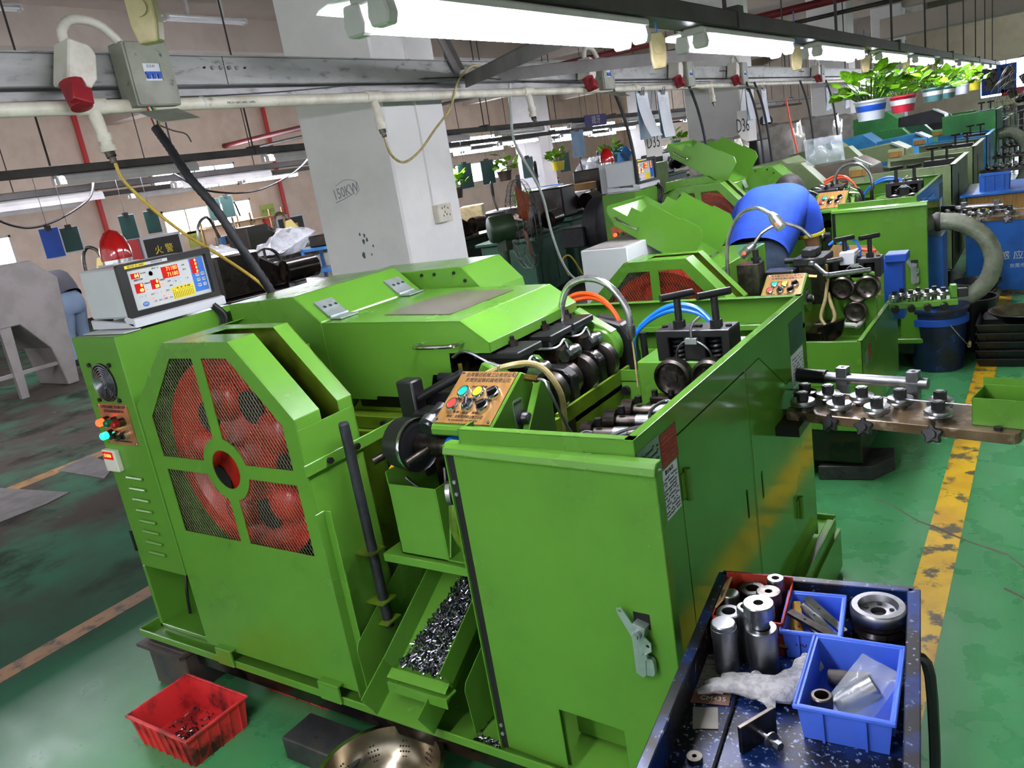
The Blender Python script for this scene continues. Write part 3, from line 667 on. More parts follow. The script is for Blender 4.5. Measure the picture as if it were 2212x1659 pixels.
# flywheel
fw = P(m1, 'flywheel', MB().lathe((-1.975, 1.345, .893), (0, 1, 0), [(.06, .0), (.10, .012), (.16, .03), (.24, .035), (.262, .02), (.275, .004), (.315, .0), (.317, .075), (.27, .08), (.25, .06), (.06, .06)], 48, closed=True), 'red_wheel')
for k in range(5):
    mb = MB(); t = .5 + k * 2 * PI / 5; mb.lathe((-1.975 + .185 * math.cos(t), 1.362, .893 + .185 * math.sin(t)), (0, -1, 0), [(.068, -.01), (.062, .012), (.045, .026), (.02, .032), (0, .033)], 20)
    P(fw, 'cast_boss', mb, 'red_wheel')
for k in range(5):
    mb = MB(); t = 1.13 + k * 2 * PI / 5; mb.lathe((-1.975 + .18 * math.cos(t), 1.369, .893 + .18 * math.sin(t)), (0, -1, 0), [(.05, 0), (.05, .004), (0, .004)], 18)
    P(fw, 'web_opening', mb, 'dark_hole')
P(fw, 'hub_cone', MB().lathe((-1.975, 1.36, .893), (0, -1, 0), [(.062, 0), (.05, .02), (.02, .03), (0, .031)], 24), 'red_wheel')
P(m1, 'drive_motor', MB().cyl((-2.1, 1.55, .45), (-2.1, 1.9, .45), .12, n=20), 'black_oil')

# fixed cover, rear cover, hood
HY0, HY1 = 1.72, 2.22
P(m1, 'top_cover', MB().prism([(-2.365, .85), (-2.365, 1.292), (-2.03, 1.304), (-1.925, 1.217), (-1.925, .85)], 'y', HY0, HY1), 'green', bevel=.003)
P(m1, 'cover_flange', MB().prism([(-2.38, 1.21), (-2.30, 1.24), (-2.30, 1.243), (-2.38, 1.213)], 'y', HY0 - .1, HY0), 'green')
P(m1, 'cover_ledge', MB().box((-2.43, 1.6, 1.12), (-2.0, 1.72, 1.15)), 'green', bevel=.002)
mb = MB().prism([(-2.3, .8), (-2.3, 1.275), (-1.745, 1.282), (-1.655, 1.19), (-1.6, .8)], 'y', HY1 + .03, 2.5); rc = P(m1, 'rear_cover', mb, 'green', bevel=.003)
for x, z in ((-1.93, 1.262), (-1.87, 1.262), (-1.78, 1.262), (-1.735, 1.232)): P(rc, 'cap_screw', bolt(MB(), (x, HY1 + .03, z), (0, -1, 0), .006, .006), 'black')
hood = P(m1, 'hood', MB().sheet([(-1.284, 1.113), (-1.284, 1.143), (-1.372, 1.206), (-1.92, 1.215)], 'y', HY0, HY1, .003), 'green', bevel=.001, pivot=(-1.925, 1.97, 1.217))
face = [(-1.925, 1.215), (-1.372, 1.206), (-1.284, 1.143), (-1.284, 1.113), (-1.432, 1.113), (-1.436, 1.05), (-1.506, 1.047), (-1.533, .975), (-1.75, .975), (-1.755, .963), (-1.88, .963), (-1.925, 1.0)]
P(hood, 'side_cheek', MB(FR((0, HY0, 0), (1, 0, 0), (0, 0, 1))).plate(list(reversed(face)), t=.003), 'green')
P(hood, 'side_cheek', MB(FR((0, HY1, 0), (1, 0, 0), (0, 0, 1))).plate(list(reversed(face)), t=.003), 'green')
P(hood, 'inspection_window', MB(FR((0, 0, 1.1845), (1, 0, -.0164), (0, 1, 0))).plate([(-1.74, 1.815), (-1.47, 1.8), (-1.462, 1.9), (-1.462, 2.145), (-1.69, 2.165), (-1.735, 2.05)], t=-.001), 'acrylic_dark', label='dark smoked acrylic inspection window')
P(hood, 'handle', MB().tube([(-1.375, 1.72, 1.146), (-1.375, 1.69, 1.145), (-1.40, 1.675, 1.144), (-1.50, 1.675, 1.142), (-1.53, 1.69, 1.141), (-1.53, 1.72, 1.141)], .006, 8, 3), 'chrome')
for y in (1.80, 2.14):
    h_ = P(hood, 'hinge', MB().at(FR((-1.925, y, 1.217), (.777, 0, .63), (0, 1, 0)).to_3x3().to_4x4()).at(Matrix()).prism([(-1.985, 1.268), (-1.925, 1.221), (-1.925, 1.227), (-1.983, 1.275)], 'y', y - .04, y + .04).box((-1.925, y - .04, 1.217), (-1.875, y + .04, 1.222)).cyl((-1.925, y - .04, 1.224), (-1.925, y + .04, 1.224), .006, n=10), 'zinc')
    for k in (-.025, 0, .025): P(h_, 'screw', MB().cyl((-1.958, y + k, 1.248), (-1.953, y + k, 1.256), .006, n=10), 'chrome')
# bed block under the hood
P(m1, 'machine_bed', MB().box((-2.2, 1.78, .19), (-1.34, 2.45, .86)), 'green_oily', bevel=.006)
sb = P(m1, 'bed_side_rail', MB().box((-2.05, 1.70, .87), (-1.5, 1.78, .915)).prism([(-1.9, .915), (-1.5, .915), (-1.5, .96), (-1.85, .96)], 'y', 1.745, 1.78), 'green_oily', bevel=.003)
for x in (-1.72, -1.57): P(sb, 'cap_screw', bolt(MB(), (x, 1.70, .893), (0, -1, 0), .011, .012), 'black')
P(m1, 'die_slide', MB().box((-1.85, 1.74, .93), (-1.5, 1.95, 1.0)).box((-1.5, 1.76, .95), (-1.40, 2.0, 1.08)), 'black_oil', bevel=.004)
P(m1, 'bed_wall', MB().box((-2.05, 1.68, .45), (-1.36, 1.70, .87)), 'green_oily')
P(m1, 'oily_bed_plate', MB().box((-1.46, 1.85, .86), (-1.135, 2.5, .88)), 'bronze_oil', bevel=.002)
P(m1, 'coolant_trough_wall', MB().box((-1.145, 1.78, .80), (-1.135, 2.25, .92)).box((-1.145, 1.74, .80), (-1.13, 1.78, .91)), 'green_oily', bevel=.001)
P(m1, 'front_bed_casting', MB().box((-1.5, 1.80, .60), (-1.13, 1.86, .88)), 'black_oil')
# rocker stations along the camshaft
sh = P(m1, 'cam_shaft', MB().cyl((-1.2, 1.72, .965), (-1.2, 2.4, .965), .022, n=16), 'steel_dark')
for i, y in enumerate((1.82, 2.0, 2.14)):
    st = P(m1, 'rocker_station', MB().box((-1.44, y - .055, .88), (-1.3, y + .055, 1.06)).prism([(-1.33, 1.0), (-1.22, 1.0), (-1.215, 1.055), (-1.33, 1.085)], 'y', y - .04, y + .04), 'black_oil', bevel=.006)
    P(st, 'cap_block', MB().box((-1.37, y - .07, 1.085), (-1.215, y + .06, 1.105)).prism([(-1.34, 1.06), (-1.24, 1.06), (-1.24, 1.086), (-1.34, 1.086)], 'y', y - .05, y + .045), 'black', bevel=.003)
    P(st, 'hex_bolt', MB().hexnut((-1.275, y, 1.105), (-1.275, y, 1.122), .014).cyl((-1.275, y, 1.122), (-1.275, y, 1.134), .007), 'steel_dark')
    P(st, 'roller_nut', MB().hexnut((-1.195, y - .045, 1.035), (-1.195, y - .028, 1.035), .021).cyl((-1.195, y - .028, 1.035), (-1.195, y + .03, 1.035), .02, n=16).lathe((-1.195, y - .02, 1.035), (0, 1, 0), [(.02, 0), (.0225, .004), (.02, .008), (.0225, .012), (.02, .016), (.0225, .02), (.02, .024)], 16), 'steel_bright')
    P(st, 'green_sleeve', MB().lathe((-1.3, y + .075, 1.035), (1, -.1, -.1), [(.028, 0), (.028, .05), (.02, .062), (0, .066)], 16), 'green', )
    P(st, 'cam', MB().lathe((-1.2, y - .06, .965), (0, 1, 0), [(.03, 0), (.05, .004), (.052, .03), (.03, .034)], 20).lathe((-1.19, y + .0, .96), (0, 1, 0), [(.03, 0), (.062, .004), (.062, .034), (.03, .038)], 20).lathe((-1.2, y + .05, .965), (0, 1, 0), [(.03, 0), (.043, .003), (.043, .02), (.03, .023)], 18), 'steel_dark')
    if i < 2: P(m1, 'bearing_pedestal', MB().prism([(-1.26, .88), (-1.15, .88), (-1.15, .985), (-1.175, 1.01), (-1.26, 1.02)], 'y', y + .085, y + .125).cyl((-1.17, y + .08, .985), (-1.17, y + .088, .985), .014), 'black', bevel=.004)
    P(st, 'oil_pipe', MB().tube([(-1.42, y - .1, 1.10), (-1.36, y - .11, 1.12), (-1.28, y - .09, 1.075), (-1.20, y - .075, 1.07), (-1.19, y - .04, 1.085), (-1.19, y - .02, 1.055)], .0045, 6, 4), 'steel')
P(m1, 'end_bearing', MB().prism([(-1.29, .88), (-1.13, .88), (-1.13, 1.0), (-1.16, 1.05), (-1.25, 1.08), (-1.29, 1.06)], 'y', 2.27, 2.33), 'black', bevel=.006)
P(m1, 'green_rocker_arm', MB().lathe((-1.215, 2.20, .99), (0, 1, 0), [(.06, 0), (.072, .01), (.072, .045), (.06, .055)], 24).prism([(-1.31, 1.05), (-1.215, .92), (-1.16, 1.04), (-1.29, 1.12)], 'y', 2.205, 2.25), 'green', bevel=.004)
P(m1, 'green_rocker_arm', MB().lathe((-1.2, 1.70, .98), (0, 1, 0), [(.05, 0), (.062, .008), (.062, .04), (.05, .048)], 24).prism([(-1.34, 1.05), (-1.2, .93), (-1.15, 1.0), (-1.31, 1.09)], 'y', 1.705, 1.745), 'green', bevel=.004)
P(m1, 'toggle_link', MB().box((-1.46, 1.62, .955), (-1.3, 1.70, 1.03)).box((-1.3, 1.64, .99), (-1.2, 1.69, 1.03)), 'black', bevel=.004)
P(m1, 'air_valve', MB().cyl((-1.43, 1.66, 1.06), (-1.36, 1.66, 1.06), .013, n=10).mt(1).hexnut((-1.36, 1.66, 1.06), (-1.33, 1.66, 1.06), .013).cyl((-1.35, 1.66, 1.06), (-1.35, 1.66, 1.10), .006).cyl((-1.33, 1.66, 1.06), (-1.29, 1.66, 1.06), .010), ['black', 'brass'])
P(m1, 'braided_hose', MB().tube([(-1.29, 1.66, 1.06), (-1.22, 1.68, 1.085), (-1.14, 1.72, 1.08), (-1.10, 1.75, 1.0), (-1.11, 1.77, .90), (-1.12, 1.78, .85)], .0085, 8, 6), 'clear_hose')
# control console
con = P(m1, 'control_console', MB().prism([(1.40, .995), (1.50, .975), (1.56, .93), (1.61, .93), (1.61, 1.085), (1.565, 1.108), (1.405, 1.018), (1.40, 1.01)], 'x', -1.268, -1.085), 'green', bevel=.003)
P(m1, 'console_wing', MB().prism([(1.42, .86), (1.64, .86), (1.64, 1.06), (1.60, 1.08)], 'x', -1.075, -1.055), 'green', bevel=.002)
Mk = FR((-1.262, 1.412, 1.0215), (1, 0, 0), (0, .16, .09)) @ Matrix.Diagonal((.94, 1.15, 1, 1))
P(con, 'control_plate', MB(Mk @ T(0, 0, .003)).box((0, 0, -.002), (.182, .15, .001)), 'wood_plate', label='wood grain control plate')
Mk = Mk @ T(0, 0, .0042)
text(con, '台湾锋达机械工业有限公司', Mk @ T(.1, .139, 0), .0135, 'ink'); text(con, '东莞市益锋机械有限公司', Mk @ T(.1, .123, 0), .0135, 'ink')
text(con, '地址：东莞市大岭山镇工业区', Mk @ T(.09, .018, 0), .009, 'ink'); text(con, 'TEL: 0769-8330 5226  FAX: 0769-8330', Mk @ T(.09, .008, 0), .006, 'ink'); text(con, '启动    慢速    手动', Mk @ T(.1, .104, 0), .007, 'ink', squash=1.4); text(con, '急停    点动    自动', Mk @ T(.085, .03, 0), .007, 'ink', squash=1.4)
for x in (.008, .174):
    for y in (.007, .143): P(con, 'screw', MB(Mk).lathe((x, y, 0), (0, 0, 1), [(.005, 0), (.004, .002), (0, .003)], 10), 'chrome')
fr = MB(Mk)
for a, b in (((.012, .012), (.17, .0128)), ((.012, .137), (.17, .1378)), ((.012, .012), (.0128, .137)), ((.1692, .012), (.17, .137))): pass
for i, (x, y, c) in enumerate([(.05, .083, 'btn_green'), (.098, .083, 'btn_yellow'), (.146, .083, None), (.037, .047, 'btn_red'), (.086, .047, None), (.134, .047, None)]):
    b_ = P(con, 'push_button' if c else 'selector_knob', MB(Mk).lathe((x, y, 0), (0, 0, 1), [(.0185, 0), (.0185, .006), (.0165, .012), (.0135, .013), (.0135, .009)], 22).mt(1).cyl((x, y, 0), (x, y, .0105), .0135, n=20), ['chrome', c or 'black_plastic'])
    if not c: P(con, 'selector_lever', MB(Mk @ T(x, y, .01) @ RZ((-35, -60, 30)[i % 3])).box((-.013, -.0045, 0), (.013, .0045, .014)), 'black_plastic', bevel=.002)
Ms = FR((-1.085, 1.46, .955), (0, 1, 0), (0, 0, 1))
P(con, 'knob_label', MB(Ms).plate(rrect(.045, .022, .09, .095, .008), t=-.001), 'silver_label'); text(con, '润滑油泵', Ms @ T(.066, .086, .0012), .009, 'ink')
P(con, 'speed_knob', MB(Ms).cyl((.07, .045, 0), (.07, .045, .01), .02, n=20).lathe((.07, .045, .008), (0, 0, 1), [(.017, 0), (.015, .016), (.013, .018)], 18).mt(1).cyl((.07, .045, .026), (.07, .045, .0275), .011), ['black_plastic', 'steel'])
P(con, 'toggle_switch', MB().cyl((-1.16, 1.57, 1.09), (-1.155, 1.57, 1.12), .003).ball((-1.155, 1.57, 1.121), .004), 'chrome')
P(con, 'brass_fitting', MB().hexnut((-1.09, 1.58, 1.09), (-1.05, 1.58, 1.085), .009), 'brass')
P(m1, 'lubrication_pipe', MB().tube([(-1.05, 1.58, 1.085), (-1.03, 1.58, 1.08), (-1.02, 1.58, 1.05), (-1.0, 1.62, .93), (-.985, 1.66, .92), (-.97, 1.67, .915)], .004, 6, 4), 'steel')

# straightening rail with cylinders
P(m1, 'manifold_bar', MB().box((-1.14, 1.655, .865), (-.98, 1.69, .882)).at(T(-.98, 1.67, .873) @ RZ(35)).box((0, -.018, -.008), (.22, .018, .008)), 'black_oil', bevel=.003)
P(m1, 'lubrication_pipe', MB().tube([(-1.17, 1.60, .84), (-1.18, 1.63, .87), (-1.12, 1.675, .89), (-1.05, 1.675, .89), (-.97, 1.68, .888), (-.9, 1.73, .905), (-.82, 1.79, .905), (-.75, 1.86, .91), (-.70, 1.95, .92)], .0045, 6, 5), 'steel')
for x, y in ((-1.06, 1.67), (-.985, 1.67), (-.88, 1.735)): P(m1, 'pipe_clip', MB().box((x - .008, y - .015, .88), (x + .008, y + .012, .9)), 'steel')
P(m1, 'pipe_tee', MB().cyl((-.80, 1.80, .907), (-.745, 1.86, .91), .011, n=10).box((-.80, 1.83, .9), (-.77, 1.86, .925)), 'zinc')
for x0, y0 in ((-.86, 1.80), (-.79, 1.87)): P(m1, 'lubrication_pipe', MB().tube([(x0, y0 - .02, .89), (x0, y0 - .01, .935), (x0 + .025, y0 + .03, .95), (x0 + .05, y0 + .02, .945), (x0 + .07, y0 - .02, .92)], .0045, 6, 3), 'steel')
for i, (x, y) in enumerate([(-1.02, 1.76), (-1.0, 1.86), (-.99, 1.95)]):
    st = P(m1, 'guide_roller', MB().lathe((x, y, .875), (1, .12, 0), [(.012, -.03), (.034, -.028), (.034, .004), (.012, .006)], 20), 'black_oil')
    P(st, 'roller_shaft', MB().cyl((x, y, .875), (x + .12, y + .015, .875), .017, n=14).mt(1).cyl((x + .06, y + .007, .875), (x + .10, y + .012, .875), .02, n=14), ['steel_dark', 'steel'])
    P(st, 'adjusting_bolt', MB().hexnut((x + .02, y, .90), (x + .02, y, .92), .01), 'black')
P(m1, 'guide_block', MB().box((-.98, 1.98, .80), (-.80, 2.06, .875)).box((-.96, 2.0, .875), (-.90, 2.04, .9)), 'black_oil', bevel=.004)
for x in (-.95, -.9, -.85): P(m1, 'cap_screw', MB().cyl((x, 2.02, .9), (x, 2.02, .915), .009), 'black')
P(m1, 'feed_frame', MB().box((-1.10, 1.60, .60), (-.72, 1.66, .865)).box((-.88, 1.64, .62), (-.84, 1.78, .87)), 'black_oil', bevel=.004)
for (x, z) in ((-1.0, .8), (-.93, .74), (-.8, .79)): P(m1, 'hose_fitting', MB().hexnut((x, 1.60, z), (x, 1.575, z), .011).cyl((x, 1.575, z), (x, 1.56, z + .005), .006), 'brass')
P(m1, 'hose_clamp', MB().tube([(-1.10, 1.55, .78), (-1.07, 1.5, .8), (-1.05, 1.45, .79), (-1.04, 1.44, .76)], .004, 6, 4), 'steel')
P(m1, 'cable_bundle', MB().tube([(-1.05, 1.6, .82), (-.98, 1.52, .76), (-.9, 1.5, .72), (-.82, 1.52, .74)], .01, 8, 5), 'black_rubber')

# enclosure frame on the right
FX0, FX1, FZ = -1.1, -.668, 1.055
mb = MB().box((FX0, 1.30, .38), (FX1, 1.304, FZ)).box((FX0, 1.30, .20), (-.94, 1.304, .38)).box((-.765, 1.30, .2), (FX1, 1.304, .38)).box((FX0, 1.30, FZ - .003), (FX1 + .0, 1.325, FZ)).box((FX0, 1.30, .2), (FX0 + .004, 1.36, FZ))
mat('green_gloss', G1, '52842B', 3, 0.09, lo=.35, hi=.75, r2=.14)
fw_ = P(m1, 'front_wall', mb, 'green', bevel=.0015)
Msd = FR((FX1, 0, 0), (0, 1, 0), (0, 0, 1))
def slot(cx, cz): return [(cx + .008 * math.cos(a), cz + (.034 if math.sin(a) >= 0 else -.034) + .008 * math.sin(a)) for a in [k * PI / 8 for k in range(16)]]
side = P(m1, 'side_panel', MB(Msd).plate([(1.30, .225), (1.497, .225), (1.497, .988), (1.975, .988), (1.975, .225), (1.983, .225), (1.983, .988), (2.10, .988), (2.341, .836), (2.345, .836), (2.6, .836), (2.6, FZ), (1.30, FZ)], t=.003).at(Matrix()).box((FX1 - .022, 1.30, FZ - .003), (FX1, 2.6, FZ)), 'green_gloss', bevel=.0012)
d1 = P(side, 'access_door', MB(Msd).plate([(1.500, .228), (1.972, .228), (1.972, .985), (1.500, .985)], [slot(1.915, .635)], .003), 'green_gloss')
d2 = P(side, 'access_door', MB(Msd).plate([(1.986, .228), (2.6, .228), (2.6, .833), (2.339, .833), (2.10, .985), (1.986, .985)], [slot(2.048, .632)], .003), 'green_gloss')
P(side, 'slot_dark_backing', MB(Msd @ T(0, 0, -.006)).plate([(1.31, .23), (2.59, .23), (2.59, 1.04), (1.31, 1.04)], t=.002), 'dark_hole')  # black sheet behind the slots, standing in for the dark inside
for y, z in ((1.522, .867), (2.385, .405), (1.52, .36)):
    h_ = P(side, 'door_hinge', MB().cyl((FX1 + .008, y, z - .038), (FX1 + .008, y, z + .038), .008, n=10).box((FX1, y - .022, z - .03), (FX1 + .004, y + .022, z + .03)), 'green', bevel=.001)
    for k in (-.02, .02): P(h_, 'screw', MB().cyl((FX1 + .004, y + .014, z + k), (FX1 + .008, y + .014, z + k), .005, n=8), 'black')
P(m1, 'rear_wall', MB().box((-1.6, 2.6, .2), (FX1, 2.604, FZ)).box((-1.6, 2.575, FZ - .003), (FX1, 2.604, FZ)).box((-1.6, 2.595, .96), (FX1, 2.6, .965)), 'green', bevel=.0015)
P(m1, 'wall_rib', MB().box((-1.5, 2.57, .945), (FX1, 2.6, .965)).box((-1.12, 2.57, .3), (-1.09, 2.6, .95)), 'green', bevel=.002)
P(m1, 'steel_pipe', MB().cyl((-.9, 2.5, .93), (-.67, 2.5, .93), .014), 'white_enamel')
# plates on the side panel
def sidelab(name, y0, y1, z0, z1, m): return P(side, name, MB(Msd @ T(0, 0, .0)).box((y0, z0, 0), (y1, z1, .0012)), m)
sidelab('maker_label', 1.305, 1.412, .935, 1.025, 'silver_label'); sidelab('warning_label', 1.414, 1.502, .945, 1.02, 'red_label'); sidelab('instruction_sheet', 1.400, 1.488, .83, .942, 'white_paper')
sidelab('dark_label', 2.40, 2.575, .985, 1.02, 'black_plastic') if False else None
sidelab('black_label', 2.41, 2.57, .905, 1.005, 'teal_green'); sidelab('handwritten_sheet', 2.41, 2.55, .79, .90, 'white_paper')
Mt = Msd @ T(0, 0, .0015)
P(side, 'small_print', scribble(scribble(scribble(MB(), Mt, 1.405, .835, 1.483, .925, 11, 14, .85, .6, 3), Mt, 1.31, .975, 1.405, 1.015, 3, 10, .9, .6, 4), Mt, 2.42, .80, 2.54, .89, 8, 10, .7, .4, 5), 'ink', kind='stuff')
P(side, 'small_print', scribble(MB(), Mt, 1.42, .952, 1.496, 1.014, 6, 9, .8, .5, 6), 'pink', kind='stuff')
text(side, '警示标志', Mt @ T(1.444, .933, 0), .011, 'ink')
# front door standing a little ajar
Mdr = FR((-1.137, 1.290, 0), (.515, -.022, 0), (0, 0, 1))
door = P(m1, 'front_door', MB(Mdr).plate([(.008, .205), (.20, .205), (.20, .375), (.37, .375), (.37, .205), (.522, .205), (.522, 1.0), (.008, 1.0)], [], .003).box((.0, .2, -.03), (.004, 1.022, .008)).box((.0, 1.0, -.025), (.527, 1.005, .012)).prism([(1.0, .012), (1.016, .008), (1.024, -.002), (1.024, -.025), (1.02, -.025), (1.0, .006)], 'x', 0, .527).box((.519, .2, -.03), (.523, 1.0, .0)), 'green', bevel=.0015)
P(door, 'door_lining', MB(Mdr).box((.15, .2, -.14), (.42, .42, -.13)), 'green'); P(door, 'edge_channel', MB(Mdr).box((.004, .205, -.002), (.022, 1.0, .0005)), 'dark_hole')
for z in (.93, .90, .27, .245): P(door, 'screw', MB(Mdr).cyl((.012, z, 0), (.012, z, .004), .005, n=8), 'zinc')
lt = P(door, 'toggle_latch', MB(Mdr @ T(.452, .655, .0) @ RZ(-14)).box((-.014, -.008, 0), (.014, .018, .022)).at(Mdr @ T(.452, .655, .02) @ RZ(-14)).plate([(-.055, .035), (-.045, .042), (-.012, .012), (.03, -.012), (.034, -.03), (.022, -.045), (.03, -.095), (.024, -.103), (.008, -.1), (-.002, -.06), (-.012, -.018), (-.05, .024)], [circ(-.046, .033, .004, 10), circ(.024, -.022, .004, 10)], .0025), 'zinc', bevel=.0006)
P(lt, 'latch_pivot', MB(Mdr @ T(.452, .655, .02)).cyl((0, 0, 0), (0, 0, .012), .010, n=12).hexnut((0, 0, .012), (0, 0, .017), .007).cyl((.012, -.05, 0), (.012, -.05, .008), .006), 'zinc')
P(lt, 'latch_hook', MB(Mdr @ T(.462, .575, .006)).plate(rrect(-.014, -.02, .016, .022, .010), t=-.012).tube([(-.012, .012, .012), (-.012, .07, .012)], .0025, 6), 'zinc', bevel=.001)
P(door, 'latch_slot', MB(Mdr).box((.435, .655, .0005), (.472, .69, .001)), 'dark_hole')

# feed roll housing with springs and tee handles
sp = P(m1, 'feed_roll_housing', MB(FR((0, 2.08, 0), (1, 0, 0), (0, 0, 1))).plate([(-.955, .985), (-.735, .985), (-.735, 1.075), (-.955, 1.075)], [[(-.918, .99), (-.872, .99), (-.872, 1.052), (-.918, 1.052)], [(-.808, .99), (-.762, .99), (-.762, 1.052), (-.808, 1.052)]], .09), 'black', bevel=.003)
P(sp, 'spring_recess', MB().box((-.95, 2.145, .99), (-.74, 2.165, 1.06)), 'black_oil')
for x in (-.895, -.785):
    P(sp, 'spring', MB().tube([(x + .019 * math.cos(t), 2.115 + .019 * math.sin(t), .985 + .07 * t / (2 * PI * 5)) for t in [k * PI / 8 for k in range(81)]], .0055, 6), 'black')
    P(sp, 'tee_handle', MB().hexnut((x, 2.12, 1.075), (x, 2.12, 1.095), .018).cyl((x, 2.12, 1.09), (x, 2.12, 1.16), .0105).cyl((x - .035, 2.085, 1.168), (x + .035, 2.155, 1.168), .011, n=14), 'black')
    P(sp, 'drive_roll', MB().lathe((x, 2.06, .95), (0, -1, 0), [(.014, 0), (.05, 0), (.054, .004), (.054, .035), (.046, .04), (.042, .034), (.036, .03), (.016, .03), (.016, .036), (0, .036)], 28), 'steel_dark')
    mb = MB()
    for k in range(6): a = k * PI / 3; mb.cyl((x + .027 * math.cos(a), 2.032, .95 + .027 * math.sin(a)), (x + .027 * math.cos(a), 2.0275, .95 + .027 * math.sin(a)), .0055, n=8)
    P(sp, 'roll_screw', mb, 'black')
for x in (-.94, -.85, -.835, -.75): P(sp, 'cap_screw', MB().cyl((x, 2.12, 1.075), (x, 2.12, 1.08), .009), 'black_oil')
P(sp, 'grease_pipe', MB().tube([(-.89, 2.07, .99), (-.885, 2.06, 1.02), (-.865, 2.06, 1.045), (-.84, 2.062, 1.048), (-.815, 2.06, 1.043), (-.79, 2.06, 1.02), (-.785, 2.07, .99)], .0035, 6, 4).tube([(-.84, 2.062, 1.05), (-.84, 2.07, 1.09), (-.82, 2.09, 1.11)], .004, 6, 3), 'steel')
P(sp, 'pipe_tee', MB().box((-.857, 2.055, 1.04), (-.823, 2.07, 1.056)), 'zinc')
P(m1, 'feed_gearbox', MB().box((-1.02, 2.07, .55), (-.7, 2.3, .985)), 'green', bevel=.004)
P(m1, 'coolant_box', MB().box((-1.19, 2.18, .70), (-1.185, 2.34, .925)).box((-1.19, 2.18, .70), (-1.03, 2.185, .925)).box((-1.19, 2.335, .7), (-1.03, 2.34, .95)).box((-1.035, 2.18, .70), (-1.03, 2.34, .925)).box((-1.19, 2.18, .885), (-1.03, 2.34, .89)), 'green', bevel=.001)
P(m1, 'box_plug', MB().cyl((-1.12, 2.18, .86), (-1.12, 2.165, .86), .014), 'black')
# hoses over the bed
P(m1, 'flexible_coolant_hose', MB().tube([(-1.29, 2.13, 1.10), (-1.28, 2.13, 1.16), (-1.24, 2.12, 1.215), (-1.17, 2.11, 1.235), (-1.10, 2.10, 1.215), (-1.05, 2.10, 1.15), (-1.04, 2.10, 1.08), (-1.04, 2.10, 1.05)], .0115, 10, 14, wob=.13), 'flex_steel')
P(m1, 'coolant_stream', MB().tube([(-1.04, 2.10, 1.05), (-1.039, 2.10, .98), (-1.035, 2.09, .90)], .0032, 6, 4), 'clear_hose')
P(m1, 'hose_nozzle', MB().lathe((-1.04, 2.10, 1.04), (0, 0, 1), [(.005, 0), (.012, .012), (.0135, .02), (.0135, .05)], 12), 'steel')
for d in (0, .018): P(m1, 'orange_air_hose', MB().tube([(-1.40, 2.3, 1.10 + d), (-1.33, 2.32, 1.13 + d), (-1.25, 2.32, 1.125 + d * .5), (-1.19, 2.31, 1.07), (-1.165, 2.30, .98), (-1.163 + d * .3, 2.3, .92)], .0075, 8, 6), 'orange_hose')
for d in (0, .016): P(m1, 'blue_air_hose', MB().tube([(-1.145 + d * .5, 2.3, .93), (-1.13, 2.3, 1.0), (-1.08, 2.31, 1.05 + d * .4), (-1.0, 2.32, 1.08 + d), (-.92, 2.32, 1.07 + d), (-.86, 2.3, 1.035), (-.84, 2.28, 1.0)], .0075, 8, 6), 'blue_hose')
P(m1, 'hose_sleeve', MB().tube([(-1.152, 2.3, 1.0 - .01 * i) for i in range(14)], .017, 10, wob=.15), 'black_plastic'); P(m1, 'guide_post', MB().cyl((-1.07, 2.24, .85), (-1.07, 2.24, 1.03), .011), 'black')

# chute side: arm, hand wheel, oil valves, bins
P(m1, 'toggle_arm', MB().box((-1.50, 1.55, .80), (-1.44, 1.60, 1.08)).box((-1.44, 1.53, .92), (-1.36, 1.60, 1.0)).cyl((-1.46, 1.57, 1.02), (-1.30, 1.60, 1.09), .013), 'black', bevel=.005)
hw = P(m1, 'eccentric_drum', MB().lathe((-1.40, 1.46, .94), (1, -.15, 0), [(.02, -.04), (.068, -.035), (.07, .03), (.055, .035)], 24).mt(1).lathe((-1.40, 1.46, .94), (1, -.15, 0), [(.072, .024), (.074, .03), (.072, .036), (.069, .03)], 24), ['black_plastic', 'chrome'])
P(hw, 'drum_shaft', MB().cyl((-1.46, 1.47, .935), (-1.24, 1.435, .955), .026, n=16).mt(1).cyl((-1.24, 1.435, .955), (-1.22, 1.43, .957), .024, n=16), ['steel_dark', 'blue_hose'])
P(hw, 'cross_pin', MB().cyl((-1.43, 1.46, .935), (-1.47, 1.38, .915), .011), 'steel_dark'); P(hw, 'cross_pin', MB().cyl((-1.30, 1.445, .95), (-1.34, 1.37, .925), .011), 'steel_dark')
P(m1, 'clevis', MB().cyl((-1.30, 1.50, 1.03), (-1.30, 1.42, 1.0), .02, n=12).cyl((-1.30, 1.46, 1.02), (-1.18, 1.52, 1.06), .014, n=12).mt(1).cyl((-1.30, 1.45, 1.012), (-1.30, 1.43, 1.004), .026, n=14), ['black', 'steel'])
P(m1, 'crank_arm', MB().box((-1.37, 1.50, .62), (-1.24, 1.56, .94)), 'black_oil', bevel=.006)
P(m1, 'curved_strap', MB().tube([(-1.24, 1.42, .86), (-1.235, 1.40, .80), (-1.245, 1.40, .74), (-1.25, 1.42, .69)], .016, 8, 5), 'green_oily')
P(m1, 'rod_end', MB().cyl((-1.22, 1.38, .855), (-1.18, 1.40, .85), .032, n=16).box((-1.2, 1.36, .72), (-1.14, 1.42, .85)).mt(1).cyl((-1.225, 1.37, .855), (-1.215, 1.375, .855), .03, n=16), ['black', 'steel'])
P(m1, 'brass_connector', MB().cyl((-1.36, 1.46, .80), (-1.335, 1.45, .755), .011, n=6, sm=False), 'brass')
